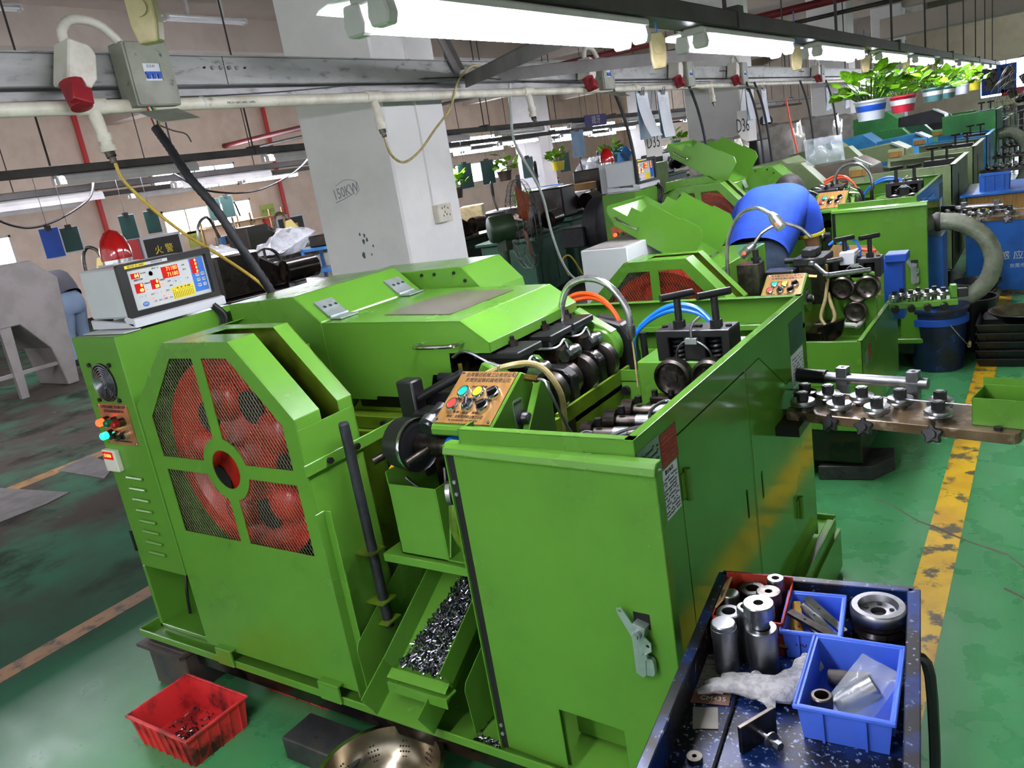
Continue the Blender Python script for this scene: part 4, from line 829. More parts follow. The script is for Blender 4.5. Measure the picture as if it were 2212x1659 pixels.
P(m1, 'grease_pipe', MB().tube([(-1.48, 1.48, .88), (-1.46, 1.47, .84), (-1.40, 1.46, .81), (-1.36, 1.46, .80)], .004, 6, 5).tube([(-1.33, 1.45, .75), (-1.31, 1.45, .75), (-1.305, 1.45, .78), (-1.30, 1.46, .88)], .004, 6, 3), 'steel')
vb = P(m1, 'oil_distributor', MB().box((-1.66, 1.62, .84), (-1.50, 1.65, .87)), 'black_oil')
for k in range(5): P(vb, 'valve', MB().cyl((-1.645 + k * .03, 1.635, .80), (-1.645 + k * .03, 1.635, .90), .009, n=8).tube([(-1.645 + k * .03, 1.635, .80), (-1.645 + k * .03, 1.63, .755), (-1.63 + k * .03, 1.62, .745), (-1.60 + k * .03, 1.62, .75)], .0035, 6, 3), 'steel_dark')
P(m1, 'yellow_sensor_box', MB(T(-1.56, 1.56, .80) @ RZ(25)).box((-.02, -.03, -.028), (.045, .03, .028)).mt(1).box((.0455, -.028, -.024), (.046, .028, .024)), ['yellow_box', 'black'], bevel=.002)
P(m1, 'steel_pipe', MB().cyl((-1.62, 1.6, .68), (-1.42, 1.6, .67), .02), 'steel_dark')
P(m1, 'steel_pipe', MB().cyl((-1.63, 1.60, .84), (-1.6, 1.6, .5), .012), 'steel_dark')
P(m1, 'orange_air_hose', MB().tube([(-1.49, 1.52, .70), (-1.50, 1.50, .64), (-1.53, 1.50, .60), (-1.57, 1.52, .57)], .0085, 8, 5), 'orange_hose')
sb2 = P(m1, 'scrap_box', MB().box((-1.455, 1.40, .64), (-1.295, 1.404, .845)).box((-1.295, 1.40, .64), (-1.291, 1.45, .845)).box((-1.295, 1.45, .64), (-1.12, 1.454, .83)).box((-1.455, 1.40, .64), (-1.451, 1.60, .88)).box((-1.455, 1.6, .64), (-1.12, 1.604, .88)).box((-1.455, 1.40, .64), (-1.12, 1.60, .645)), 'green', bevel=.001)
P(sb2, 'weld_seam', MB().tube([(-1.289, 1.405, .65), (-1.289, 1.43, .74), (-1.289, 1.448, .83)], .003, 6, 3), 'green')
for z in (.76, .71): P(sb2, 'screw', MB().cyl((-1.455, 1.43, z), (-1.462, 1.43, z), .006), 'black')
P(m1, 'box_shelf', MB().box((-1.52, 1.39, .61), (-1.1, 1.62, .635)), 'green', bevel=.002)
P(m1, 'column_plate', MB().box((-1.5, 1.66, .2), (-1.1, 1.67, .62)), 'green_oily'); P(m1, 'recess_shade_sheet', MB().box((-1.62, 1.70, .2), (-1.5, 1.72, .86)), 'dark_hole')  # the recess is a flat black sheet, its shade put in the colour
# twin discharge chutes
def chute(name, x0, x1, y0, z0, y1, z1, h, lip, rim):
    d = V((0, y1 - y0, z1 - z0)).normalized(); L_ = V((0, y1 - y0, z1 - z0)).length
    M = FR((x0, y0, z0), (1, 0, 0), d); w_ = x1 - x0
    mb = MB(M).box((0, 0, 0), (w_, L_, .003)).box((0, 0, 0), (.003, L_, h)).box((w_ - .003, 0, 0), (w_, L_, h))
    if lip: mb.box((-.003, -.004, lip[0]), (w_ + .003, 0, lip[1])).box((-.003, -.03, lip[1] - .003), (w_ + .003, 0, lip[1]))
    return P(m1, name, mb, 'green', bevel=.001), M, w_, L_
c_, M_, w_, L_ = chute('parts_chute', -1.435, -1.245, 1.27, .365, 1.75, .66, .07, (.0, .02), 0)
P(c_, 'chute_lip', MB().box((-1.44, 1.235, .345), (-1.24, 1.275, .352)).box((-1.44, 1.232, .322), (-1.24, 1.236, .352)), 'green', bevel=.001)
mb = MB(); r_ = random.Random(3)
for i in range(2600):
    t = r_.random() ** 1.1; x = w_ * (1 - (r_.random() ** 1.3) * (.25 + .65 * (1 - t))) - .008; y = L_ * t * .85 + .01
    if x < .006: continue
    a = r_.uniform(0, PI); c = M_ @ V((x, y, .006 + r_.random() * .016)); dv = M_.to_3x3() @ V((math.cos(a), math.sin(a), r_.uniform(-.4, .4))); dv.normalize()
    mb.tube([c - dv * .007, c + dv * .006], .0018, 4)
    mb.tube([c + dv * .006, c + dv * .0075], .0034, 5)
P(c_, 'loose_screws', mb, 'screws', kind='stuff', label='heap of small grey screws')
c2_, M2_, w2_, L2_ = chute('scrap_chute', -1.5, -1.30, 1.225, .235, 1.62, .45, .09, None, 0)
P(m1, 'chute_cheek', MB(FR((-1.585, 0, 0), (0, 1, 0), (0, 0, 1))).plate([(1.285, .205), (1.66, .205), (1.66, .60), (1.62, .60), (1.29, .40), (1.28, .38)], t=.002), 'green')
P(m1, 'chute_back', MB().box((-1.585, 1.655, .2), (-1.30, 1.66, .6)), 'green'); P(m1, 'chute_cheek', MB(FR((-1.225, 0, 0), (0, 1, 0), (0, 0, 1))).plate([(1.30, .20), (1.75, .20), (1.75, .62), (1.30, .36), (1.29, .34)], t=.002), 'green')
mb = MB(); r_ = random.Random(4)
for i in range(70):
    x, y = r_.uniform(-1.58, -1.14), r_.uniform(1.28, 1.5)
    if -1.5 < x < -1.24: continue
    mb.cyl((x, y, .1905), (x, y, .196), .0055, n=8)
for i in range(60):
    x = r_.uniform(-1.22, -1.14); c = V((x, 1.281 + r_.random() * .02, .195)); a = r_.uniform(0, 3); mb.tube([c, c + V((math.cos(a), math.sin(a), 0)) * .012], .002, 4)
P(m1, 'scattered_screws', mb, 'screws', kind='stuff', label='stray screws and washers on the tray')

# wire straightener on the right side
Mw_ = FR((-.660, 2.265, .775), (.607, -.112, 0), (.112, .607, 0))
ws = P(m1, 'wire_straightener', MB(Mw_).plate(rrect(0, 0, .605, .19, .02), t=.028), 'oily_plate', bevel=.002)
rol = [(.022, .105, 0), (.048, .03, 1), (.09, .11, 1), (.152, .035, 1), (.186, .115, 1), (.257, .035, 1), (.29, .12, 1), (.41, .045, 1), (.39, .13, 1)]
for i, (x, y, k) in enumerate(rol):
    rr = P(ws, 'straightening_roll', MB(Mw_ @ T(x, y, 0)).lathe((0, 0, 0), (0, 0, 1), [(.018, 0), (.019, .010), (.032, .012), (.035, .017), (.031, .021), (.035, .026), (.033, .031), (.02, .032)], 24), 'steel_bright' if k else 'black_oil')
    P(rr, 'lock_nut', MB(Mw_ @ T(x, y, .032)).hexnut((0, 0, 0), (0, 0, .022), .017).mt(1).cyl((0, 0, .022), (0, 0, .024), .010), ['black', 'steel'])
P(ws, 'guide_rod', MB(Mw_).cyl((.0, .195, .05), (.34, .195, .05), .016, n=14), 'steel'); P(ws, 'drive_stub', MB(Mw_).cyl((-.06, .195, .05), (.05, .195, .05), .022, n=14), 'black')
for x in (.085, .285): P(ws, 'rod_bracket', MB(Mw_).box((x, .18, .0), (x + .032, .212, .085)).mt(1).cyl((x + .016, .195, .085), (x + .016, .195, .0855), .005), ['steel', 'dark_hole'], bevel=.001)
P(ws, 'wire', MB(Mw_).tube([(-.2, .115, .03), (.62, .1, .03)], .0022, 6), 'steel')
P(ws, 'felt_box', MB(Mw_).box((.492, .035, 0), (.495, .145, .075)).box((.622, .035, 0), (.625, .145, .075)).box((.492, .035, 0), (.625, .038, .075)).box((.492, .142, 0), (.625, .145, .078)).box((.492, .035, 0), (.625, .145, .004)), 'green', bevel=.001)
P(ws, 'box_flap', MB(Mw_).box((.49, .147, .07), (.627, .152, .095)), 'green')
P(ws, 'entry_guide', MB(Mw_).box((.62, .06, -.02), (.68, .12, .05)), 'black', bevel=.004)
for x in (.14, .235, .41):
    mb = MB(Mw_ @ T(x, -.02, -.03)); mb.plate([((.030 if i % 2 == 0 else .018) * math.cos(i * PI / 5 + .3), (.030 if i % 2 == 0 else .018) * math.sin(i * PI / 5 + .3)) for i in range(10)], t=.016)
    P(ws, 'star_knob', MB(Mw_ @ T(x, -.012, -.018) @ RX(70)).plate([((.027 if i % 4 < 2 else .019) * math.cos(i * PI / 10 + .3), (.027 if i % 4 < 2 else .019) * math.sin(i * PI / 10 + .3)) for i in range(20)], t=.02).cyl((0, 0, 0), (0, 0, .012), .012), 'black_plastic', bevel=.003)
P(ws, 'plate_bolt', MB(Mw_).cyl((.065, -.005, -.014), (.065, -.022, -.014), .008).cyl((.03, .03, -.028), (.03, .03, -.05), .01).cyl((.555, .02, 0), (.555, .02, .008), .010), 'black')
P(m1, 'straightener_bracket', MB().box((-.69, 2.2, .72), (-.60, 2.36, .748)), 'black')
P(m1, 'cable_tail', MB().tube([(-2.66, 1.5, .46), (-2.66, 1.45, .3), (-2.6, 1.4, .22)], .006, 6, 4), 'black')

# ------------------------------------------------------------------ galvanised tray, air pipe and power boxes behind the row
ct = thing('cable_tray', (-2.87, -3, 2.09), 'long galvanised cable tray running behind the machine row', 'cable tray')
P(ct, 'upper_channel', MB().box((-2.95, -3, 2.09), (-2.80, 24, 2.2)), 'galv', bevel=.004)
P(ct, 'lower_channel', MB().box((-2.93, -3, 2.045), (-2.825, 24, 2.083)), 'galv', bevel=.003)
P(ct, 'flange', MB().box((-2.97, -3, 2.198), (-2.79, 24, 2.203)), 'galv')
for y in (2.3, 5.35, 8.4, 11.5):
    P(ct, 'joint_gap', MB().box((-2.801, y - .0015, 2.092), (-2.799, y + .0015, 2.198)), 'dark_hole')
    for k in (-.1, -.06, -.02, .02, .06, .1): P(ct, 'tray_bolt', MB().cyl((-2.80, y + k, 2.155), (-2.792, y + k, 2.155), .0085 if abs(k) < .08 else .004, n=10), 'steel' if abs(k) < .08 else 'dark_hole')
for i, y in enumerate((.4, 3.9, 7.4, 11, 14.6)): P(ct, 'hanger_rod', MB().cyl((-2.87, y, 2.2), (-2.87, y, ZC), .009, n=8), 'dark_trunk')
for (a, b) in (((-2.8, 3.95, 2.09), (-1.1, 2.45, 2.0)), ((-2.8, 4.3, 2.12), (-1.1, 5.3, 2.0)), ((-2.8, 3.9, 2.13), (-2.7, 3.4, 2.7))):
    d = V(b) - V(a); M = FR(a, d, (0, 0, 1)); P(None, 'steel_brace', MB(M).box((0, -.035, -.004), (d.length, .035, .004)).box((0, .031, -.03), (d.length, .035, .004)), 'brace', label='grey steel brace ' + ('running from tray to the near trunk end' if b[1] < 3 else 'running from tray towards the third batten' if b[1] > 5 else 'rising from the tray beside the column'), cat='brace')
ap = thing('air_pipe', (-2.77, -3, 2.02), 'white plastic compressed air pipe under the cable tray', 'pipe')
P(ap, 'pipe_run', MB().cyl((-2.77, -3, 2.02), (-2.77, 24, 2.005), .024, n=16), 'pvc')
for i, y in enumerate((1.675, 3.11, 4.55, 6.2, 7.9, 9.6)):
    d = P(ap, 'drop', MB().cyl((-2.77, y - .05, 2.019), (-2.77, y + .05, 2.019), .029).tube([(-2.77, y, 2.02), (-2.76, y, 1.98), (-2.755, y + .004, 1.93), (-2.755, y + .008, 1.88)], [.02, .022, .02, .02], 10).cyl((-2.755, y + .006, 1.925), (-2.755, y + .007, 1.90), .025).cyl((-2.755, y + .008, 1.885), (-2.755, y + .009, 1.865), .026), 'pvc')
    P(d, 'quick_coupler', MB().cyl((-2.755, y + .009, 1.866), (-2.75, y + .011, 1.845), .017).cyl((-2.75, y + .011, 1.845), (-2.748, y + .012, 1.825), .012), 'steel_dark')
    if i in (0, 1): P(ap, 'cable_tie', MB().lathe((-2.77, y + .45, 2.019), (0, 1, 0), [(.0255, 0), (.0255, .006)], 12), 'white_enamel')
text(ap, 'PVC-U  GB/T 10002  1.6MPa', FR((-2.7455, 2.3, 2.012), (0, 1, 0), (0, 0, 1)), .012, 'ink_soft')
P(None, 'wire', MB().tube([(-2.80, -1, 1.998), (-2.79, 1.2, 2.04), (-2.815, 2.4, 2.055), (-2.81, 3.3, 2.095), (-2.79, 3.95, 2.11), (-2.79, 5.2, 2.07), (-2.8, 8, 2.06)], .003, 5, 6), 'wire_black', label='thin black wire strung along the cable tray', cat='wire')
def power_drop(y, lab1, lab2, big=False):
    s = thing('power_socket', (-2.72, y - .14, 2.05), lab1, 'socket', 'red industrial sockets on the tray')
    M = T(-2.72, y - .16, 2.14) @ RX(-18)
    P(s, 'socket_body', MB(M).prism([(-.05, -.07), (.03, -.07), (.05, -.03), (.045, .05), (.02, .075), (-.05, .075)], 'x', -.07, .03), 'socket_white', bevel=.006)
    P(s, 'socket_cap', MB(M @ T(.0, -.02, -.07) @ RY(-20)).cyl((0, 0, .01), (0, .02, -.075), .042, .036, n=14).box((.01, -.03, -.08), (.045, .04, -.02)), 'socket_red', bevel=.003)
    P(s, 'flex_conduit', MB().tube([(-2.74, y - .17, 2.21), (-2.74, y - .17, 2.26), (-2.74, y - .12, 2.295), (-2.74, y - .03, 2.28), (-2.74, y + .04, 2.21)], .017, 10, 9, wob=.12), 'socket_white')
    b = thing('breaker_box', (-2.74, y + .1, 2.0), lab2, 'breaker box', 'grey breaker boxes on the tray')
    P(b, 'box_shell', MB().box((-2.795, y + .01, 2.005), (-2.705, y + .19, 2.225)), 'box_grey', bevel=.004)
    Mb = FR((-2.705, y + .01, 2.005), (0, 1, 0), (0, 0, 1))
    P(b, 'box_cover', MB(Mb).plate(rrect(.005, .005, .175, .215, .01), [rrect(.055, .085, .125, .145, .003)], -.006), 'box_grey')
    br = P(b, 'breaker', MB(Mb).box((.05, .08, -.01), (.13, .15, .001)), 'white_enamel'); text(br, 'DZ47', Mb @ T(.09, .135, .0015), .014, 'ink_soft')
    P(br, 'breaker_handle', MB(Mb).box((.06, .108, .001), (.122, .116, .008)), 'folder_blue')
    for k in range(3): P(br, 'breaker_toggle', MB(Mb).box((.064 + k * .021, .092, .001), (.076 + k * .021, .108, .01)), 'folder_blue')
    P(b, 'hanging_lid', MB(FR((-2.70, y + .0, 1.985), (0, 1, .05), (.6, .35, -.25))).box((0, 0, 0), (.16, .13, .003)), 'box_grey')
    return b
bx1 = power_drop(1.80, 'dirty red socket with white body at upper left of the tray', 'grey breaker box with blue toggles and loose wires')
for y, l1, l2 in ((5.5, 'red socket left of the two clipped paper sheets', 'breaker box beside the two clipped paper sheets'), (7.15, 'red socket right of the two clipped paper sheets', 'breaker box right of the clipped paper sheets'), (8.7, 'red socket above the D36 sign', 'breaker box above the D36 sign'), (12.2, 'farthest dark red socket on the tray', 'farthest breaker box on the tray')): power_drop(y, l1, l2)
for i, (c, dx) in enumerate((('lamp_red', 0), ('fixture_in', .008), ('lamp_green', .016), ('yellow_hose', .024))):
    P(bx1, 'loose_wire', MB().tube([(-2.73, 1.86 + dx, 2.005), (-2.71, 1.85 + dx * 1.5, 1.97), (-2.72, 1.865 + dx * .6, 1.93)], .003, 5, 5), c)
P(bx1, 'loose_wire', MB().tube([(-2.72, 1.88, 1.94), (-2.70, 1.92, 1.915), (-2.70, 1.97, 1.90), (-2.70, 1.985, 1.87)], .0028, 5, 5), 'wire_black')
P(None, 'power_cable', MB().tube([(-2.72, 1.865, 1.93), (-2.66, 1.86, 1.85), (-2.58, 1.85, 1.74), (-2.52, 1.88, 1.62), (-2.49, 1.92, 1.48), (-2.47, 1.99, 1.30), (-2.46, 2.02, 1.2)], .017, 10, 12, wob=.1), 'black_rubber', label='thick black corrugated cable from breaker box to the machine', cat='cable')
P(None, 'air_hose', MB().tube([(-2.748, 1.69, 1.824), (-2.74, 1.70, 1.76), (-2.72, 1.76, 1.66), (-2.7, 1.85, 1.55), (-2.66, 1.98, 1.42), (-2.62, 2.08, 1.30), (-2.6, 2.12, 1.2)], .0065, 8, 8), 'yellow_hose', label='thin yellow air hose hanging beside the black cable', cat='hose')
P(None, 'air_hose', MB().tube([(-2.748, 3.12, 1.824), (-2.745, 3.14, 1.74), (-2.74, 3.22, 1.695), (-2.74, 3.36, 1.74), (-2.74, 3.52, 1.84), (-2.74, 3.68, 1.94), (-2.74, 3.80, 2.08), (-2.74, 3.95, 2.16), (-2.76, 4.08, 2.16), (-2.78, 4.2, 2.13)], .0065, 8, 8), 'clear_hose', label='translucent air hose looping in front of the white column', cat='hose')
P(None, 'air_hose', MB().tube([(-2.76, 4.35, 2.07), (-2.8, 4.38, 1.9), (-2.85, 4.45, 1.72), (-2.88, 4.72, 1.4), (-2.9, 4.82, 1.1), (-2.9, 4.92, .86), (-2.88, 5.05, .72), (-2.8, 5.2, .68), (-2.66, 5.35, .68)], .009, 8, 8), 'gray_hose', label='pale grey hose hanging right of the white column', cat='hose')
# papers and clips on the tray
def clip_sheet(x, y, z, w_, h_, lab, m='white_paper', back='folder_sky', tilt=6, curl=.03, rz=0, grp='clipped papers and folders'):
    t = thing('clipped_sheets', (x, y, z), lab, 'paper', grp); M = FR((x, y - w_ / 2, z), (0, 1, 0), (.0, -math.tan(math.radians(tilt)), 1)) @ RY(rz)
    n_ = 6; vs = []
    for j in range(n_ + 1):
        t_ = j / n_
        for i in (0, 1): vs.append((i * w_, -t_ * h_, .004 + curl * t_ * t_))
    P(t, 'sheet', MB(M).add(vs, [(2 * j, 2 * j + 1, 2 * j + 3, 2 * j + 2) for j in range(n_)], True), m)
    if back: P(t, 'backing_folder', MB(M).box((.01, -h_ * 1.03, -.006), (w_ * 1.03, .01, -.002)), back)
    P(t, 'bulldog_clip', MB(M).prism([(.018, -.012), (.018, .012), (-.02, .004), (-.02, -.004)], 'x', w_ * .5 - .045, w_ * .5 + .045).tube([(w_ * .5 - .02, .01, .01), (w_ * .5 - .02, .04, .02), (w_ * .5 + .02, .04, .02), (w_ * .5 + .02, .01, .01)], .003, 5), 'black')
    if m == 'white_paper':
        P(t, 'print', scribble(MB(), M @ T(0, 0, .0055), .03, -h_ * .45, w_ - .03, -.04, 8, 7, .6, .25, int(y * 10), .0006), 'ink_soft')
    return t
clip_sheet(-2.73, 6.2, 1.97, .22, .34, 'curled printed sheets clipped beside the D35 sign', tilt=4, curl=.09)
clip_sheet(-2.73, 6.62, 1.97, .23, .36, 'flat printed sheet clipped right of the curled one', tilt=8)
clip_sheet(-2.73, 8.95, 1.95, .2, .3, 'white sheet with pen clipped above the D36 sign'); clip_sheet(-2.73, 9.5, 1.95, .18, .36, 'narrow white sheet clipped right of the D36 sign')
clip_sheet(-2.73, 12.6, 1.93, .2, .3, 'pair of narrow sheets left of the potted plants, left one'); clip_sheet(-2.73, 13.9, 1.95, .2, .34, 'pair of narrow sheets left of the potted plants, right one')
def sign(x, y, z, w_, h_, s_, lab, rz=0):
    t = thing('machine_sign', (x, y, z), lab, 'sign', 'white number boards'); M = FR((x, y - w_ / 2, z), (.25, 1, 0), (0, 0, 1)) @ RZ(rz)
    P(t, 'board', MB(M).box((0, 0, -.004), (w_, h_, 0)), 'sign_white'); text(t, s_, M @ T(w_ / 2, h_ * .52, .001), h_ * .62, 'ink', squash=.75); P(t, 'hanging_wire', MB().tube([(x, y, z + h_), (-2.88, y, 2.045)], .002, 4), 'wire_black'); return t
sign(-2.95, 6.78, 1.46, .22, .24, 'D35', 'white board reading D35 below the clipped sheets'); sign(-2.95, 9.3, 1.42, .2, .34, 'D36', 'white board reading D36 on the next machine')

# ------------------------------------------------------------------ things on the floor in front
cr = thing('plastic_crate', (-2.285, 1.13, 0), 'dirty red plastic crate with a few screws on the floor', 'crate')
def crate(t, x0, y0, x1, y1, z0, h, m, rz=0, tp=.012, lip=.008, rib=7):
    cx, cy = (x0 + x1) / 2, (y0 + y1) / 2; a, b = (x1 - x0) / 2, (y1 - y0) / 2; M = T(cx, cy, z0) @ RZ(rz); mb = MB(M); w_ = .004
    def fr(sx, sy, z): return [(-sx, -sy, z), (sx, -sy, z), (sx, sy, z), (-sx, sy, z)]
    v = fr(a - tp, b - tp, 0) + fr(a, b, h) + fr(a - w_, b - w_, h) + fr(a - tp - w_, b - tp - w_, .004)
    fs = [(3, 2, 1, 0), (12, 13, 14, 15)]
    for i in range(4):
        j = (i + 1) % 4; fs += [(i, j, 4 + j, 4 + i), (4 + i, 4 + j, 8 + j, 8 + i), (8 + i, 8 + j, 12 + j, 12 + i)]
    mb.add(v, fs); P(t, 'crate_body', mb, m)
    rm = MB(M)
    for (p, q) in (((-a - lip, -b - lip, h - .006), (a + lip, -b, h + .003)), ((-a - lip, b, h - .006), (a + lip, b + lip, h + .003)), ((-a - lip, -b, h - .006), (-a, b, h + .003)), ((a, -b, h - .006), (a + lip, b, h + .003))): rm.box(p, q)
    P(t, 'crate_rim', rm, m, bevel=.002)
    for k in range(rib):
        x = -a + tp + (2 * a - 2 * tp) * (k + .5) / rib
        for s_ in (-1, 1): P(t, 'crate_rib', MB(M).prism([(s_ * (b - tp), .0), (s_ * (b - tp + .005), .0), (s_ * (b + .005), h - .006), (s_ * b, h - .006)], 'x', x - .002, x + .002), m)
    for k in range(max(2, rib - 2)):
        y = -b + tp + (2 * b - 2 * tp) * (k + .5) / max(2, rib - 2)
        for s_ in (-1, 1): P(t, 'crate_rib', MB(M).prism([(s_ * (a - tp), .0), (s_ * (a - tp + .005), .0), (s_ * (a + .005), h - .006), (s_ * a, h - .006)], 'y', y - .002, y + .002), m)
    return M
crate(cr, -2.44, 1.02, -2.13, 1.24, 0, .108, 'red_crate')
mb = MB(); r_ = random.Random(9)
for i in range(330):
    x, y = r_.gauss(-2.24, .045), r_.gauss(1.075, .03)
    if i > 240: x, y = r_.uniform(-2.4, -2.17), r_.uniform(1.05, 1.21)
    x = min(max(x, -2.41), -2.165); y = min(max(y, 1.05), 1.21); a = r_.uniform(0, PI); c = V((x, y, .008 + r_.random() * .008)); d = V((math.cos(a), math.sin(a), .2)); mb.tube([c - d * .007, c + d * .006], .0018, 4); mb.tube([c + d * .006, c + d * .0075], .0034, 5)
P(cr, 'loose_screws', mb, 'screws', kind='stuff', label='scatter of dark screws')
P(None, 'steel_block', MB(T(-1.74, 1.235, .001)).box((-.15, -.06, 0), (.15, .06, .078)), 'steel_block', bevel=.004, label='black steel block on the floor beside the colander', cat='block')
rc_ = thing('plastic_crate', (-1.95, 1.55, 0), 'dark red crate pushed into the shadow under the machine', 'crate'); crate(rc_, -2.25, 1.38, -1.92, 1.6, 0, .10, 'red_crate', rib=5)
cl = thing('colander', (-1.455, 1.155, 0), 'perforated stainless steel colander under the chute', 'colander')
prof = [(.07, .002), (.10, .02), (.135, .055), (.155, .095), (.163, .128), (.172, .132), (.174, .128), (.165, .124), (.158, .092), (.138, .052), (.103, .0175), (.07, 0.0)]
Cc = V((-1.455, 1.155, .002)); P(cl, 'bowl', MB().lathe(Cc, (0, 0, 1), [(0, .0)] + prof[::-1][:0] + [(.07, 0), (.103, .0165), (.139, .052), (.159, .092), (.166, .124), (.176, .126), (.176, .132), (.163, .131), (.156, .094), (.136, .054), (.10, .0195), (.07, .003), (0, .003)], 48), 'stainless')
mb = MB()
for k in range(10):
    for i in range(4):
        for j in range(4):
            if (i in (0, 3)) and (j in (0, 3)): continue
            a = k * 2 * PI / 10 + (i - 1.5) * .06; hgt = .052 + j * .0125; rr = .136 + (hgt - .054) * .5 - .0002
            p = Cc + V((rr * math.cos(a), rr * math.sin(a), hgt)); nrm = V((-math.cos(a), -math.sin(a), .4)).normalized(); mb.cyl(p + nrm * .0000, p + nrm * .0012, .0027, n=6)
P(cl, 'perforations', mb, 'dark_hole', kind='stuff')
mb = MB(); r_ = random.Random(5)
for i in range(120): c = Cc + V((r_.gauss(0, .03), r_.gauss(0, .03), .008 + r_.random() * .02)); d = V((r_.uniform(-1, 1), r_.uniform(-1, 1), r_.uniform(-.2, .6))).normalized(); mb.tube([c - d * .007, c + d * .006], .0018, 4)
P(cl, 'loose_screws', mb, 'screws', kind='stuff', label='few screws in the bowl')

# ------------------------------------------------------------------ blue trolley with its load
tr = thing('tool_trolley', (-.38, 1.15, 0), 'worn blue steel trolley piled with dies in the right foreground', 'trolley')
A6 = 6.0; Mtr = T(-.587, 1.482, 0) @ RZ(A6 - 90 + 90); TW, TL, TZ, RZm = .372, .80, .608, .68   # local x right, y towards back (negative = nearer)
Mtr = T(-.587, 1.482, 0) @ RZ(7.0)
P(tr, 'tray_bed', MB(Mtr).box((.006, -TL, TZ - .004), (TW - .006, -.006, TZ)), 'cart_bed')
for nm, a, b in (('tray_rim', (0, -TL, TZ - .03), (.006, 0, RZm)), ('tray_rim', (TW - .006, -TL, TZ - .03), (TW, 0, RZm)), ('tray_rim', (0, -.006, TZ - .03), (TW, 0, RZm)), ('tray_rim', (0, -TL - .006, TZ - .03), (TW, -TL, RZm))):
    P(tr, nm, MB(Mtr).box(a, b), 'cart_blue', bevel=.002)
P(tr, 'rim_cap', MB(Mtr).box((TW - .012, -TL, RZm), (TW + .012, .0, RZm + .004)), 'cart_blue', bevel=.002); P(tr, 'rim_cap', MB(Mtr).box((-.008, -TL, RZm), (.012, 0, RZm + .004)), 'cart_blue', bevel=.002); P(tr, 'rim_cap', MB(Mtr).box((0, -.012, RZm), (TW, .008, RZm + .004)), 'cart_blue', bevel=.002)
for x, y in ((.0, -.03), (TW - .03, -.03), (.0, -TL), (TW - .03, -TL)): P(tr, 'leg', MB(Mtr).box((x, y, .07), (x + .03, y + .03, TZ)), 'black', bevel=.002); P(tr, 'caster', MB(Mtr).cyl((x + .005, y + .015, .035), (x + .03, y + .015, .035), .035, n=16).box((x + .002, y, .035), (x + .03, y + .03, .075)), 'black_rubber')
P(tr, 'lower_shelf', MB(Mtr).box((.0, -TL, .2), (TW, 0, .21)).box((TW - .004, -TL, .2), (TW, 0, .25)), 'cart_blue')
P(tr, 'push_handle', MB(Mtr).tube([(TW, -.1, .6), (TW + .025, -.1, .56), (TW + .03, -.12, .3), (TW + .02, -.14, .22)], .01, 8, 4), 'black')
def hollow(t, c, r0, r1, h, m='steel', name='sleeve', M=None):
    return P(t, name, MB(M or Matrix()).lathe(c, (0, 0, 1), [(r1, 0), (r0, 0), (r0, h - .002), (r0 - .002, h), (r1 + .001, h), (r1, h - .001), (r1, h - .03 if h > .04 else .002)], 28, closed=False), m)
def cyl_thing(x, y, z, r, h, lab, bore=.5, m='steel', collar=None, grp='loose die sleeves and rollers', tilt=None):
    t = thing('steel_die', (x, y, z), lab, 'die', grp); M = T(x, y, z) @ (tilt or Matrix())
    pr = [(0, 0), (r, 0)]
    if collar: pr += [(r, collar[0]), (collar[1], collar[0] + .001), (collar[1], collar[0] + collar[2])]
    pr += [(pr[-1][0], h - .002), (pr[-1][0] - .002, h)] if not collar else ([(r, collar[0] + collar[2] + .001), (r, h - .002), (r - .002, h)] if collar[0] + collar[2] < h - .005 else [(collar[1], h - .002), (collar[1] - .002, h)])
    if bore: pr += [(r * bore, h), (r * bore, h - .02), (0, h - .02)]
    else: pr += [(0, h)]
    P(t, 'die_body', MB(M).lathe((0, 0, 0), (0, 0, 1), pr, 28), m)
    if bore: P(t, 'die_bore', MB(M).cyl((0, 0, h - .02), (0, 0, h - .019), r * bore, n=20), 'dark_hole')
    return t
Z0 = TZ + .001
cyl_thing(-.507, 1.258, Z0, .023, .105, 'bright solid steel cylinder with rounded shoulder beside the glove', 0, collar=(.075, .0245, .02)); cyl_thing(-.515, 1.312, Z0, .024, .095, 'dull hollow sleeve behind the bright solid cylinder', .55)
cyl_thing(-.478, 1.308, Z0, .018, .115, 'slim hollow sleeve against the red carton', .6)
cyl_thing(-.445, 1.287, Z0, .028, .09, 'stout bright sleeve carrying another die on top', .62, collar=(.068, .0295, .02)); cyl_thing(-.447, 1.289, Z0 + .0905, .017, .05, 'short flanged die standing on the stout sleeve', .55, collar=(.022, .0285, .026), m='steel_bright')
bxr = thing('cardboard_carton', (-.49, 1.385, TZ), 'torn red cardboard carton full of dark dies', 'carton')
Mbx = Mtr @ T(.012, -.165, TZ); bw, bl, bh = .136, .155, .072
for a, b in (((0, 0, 0), (bw, .003, bh)), ((0, bl - .003, 0), (bw, bl, bh + .012)), ((0, 0, 0), (.003, bl, bh)), ((bw - .003, 0, 0), (bw, bl, bh)), ((0, 0, 0), (bw, bl, .003))): P(bxr, 'carton_side', MB(Mbx).box(a, b), 'cardboard_red')
P(bxr, 'carton_flap', MB(Mbx).prism([(0, bh), (.004, bh), (.02, bh + .02), (.016, bh + .021)], 'y', .03, .12), 'cardboard')
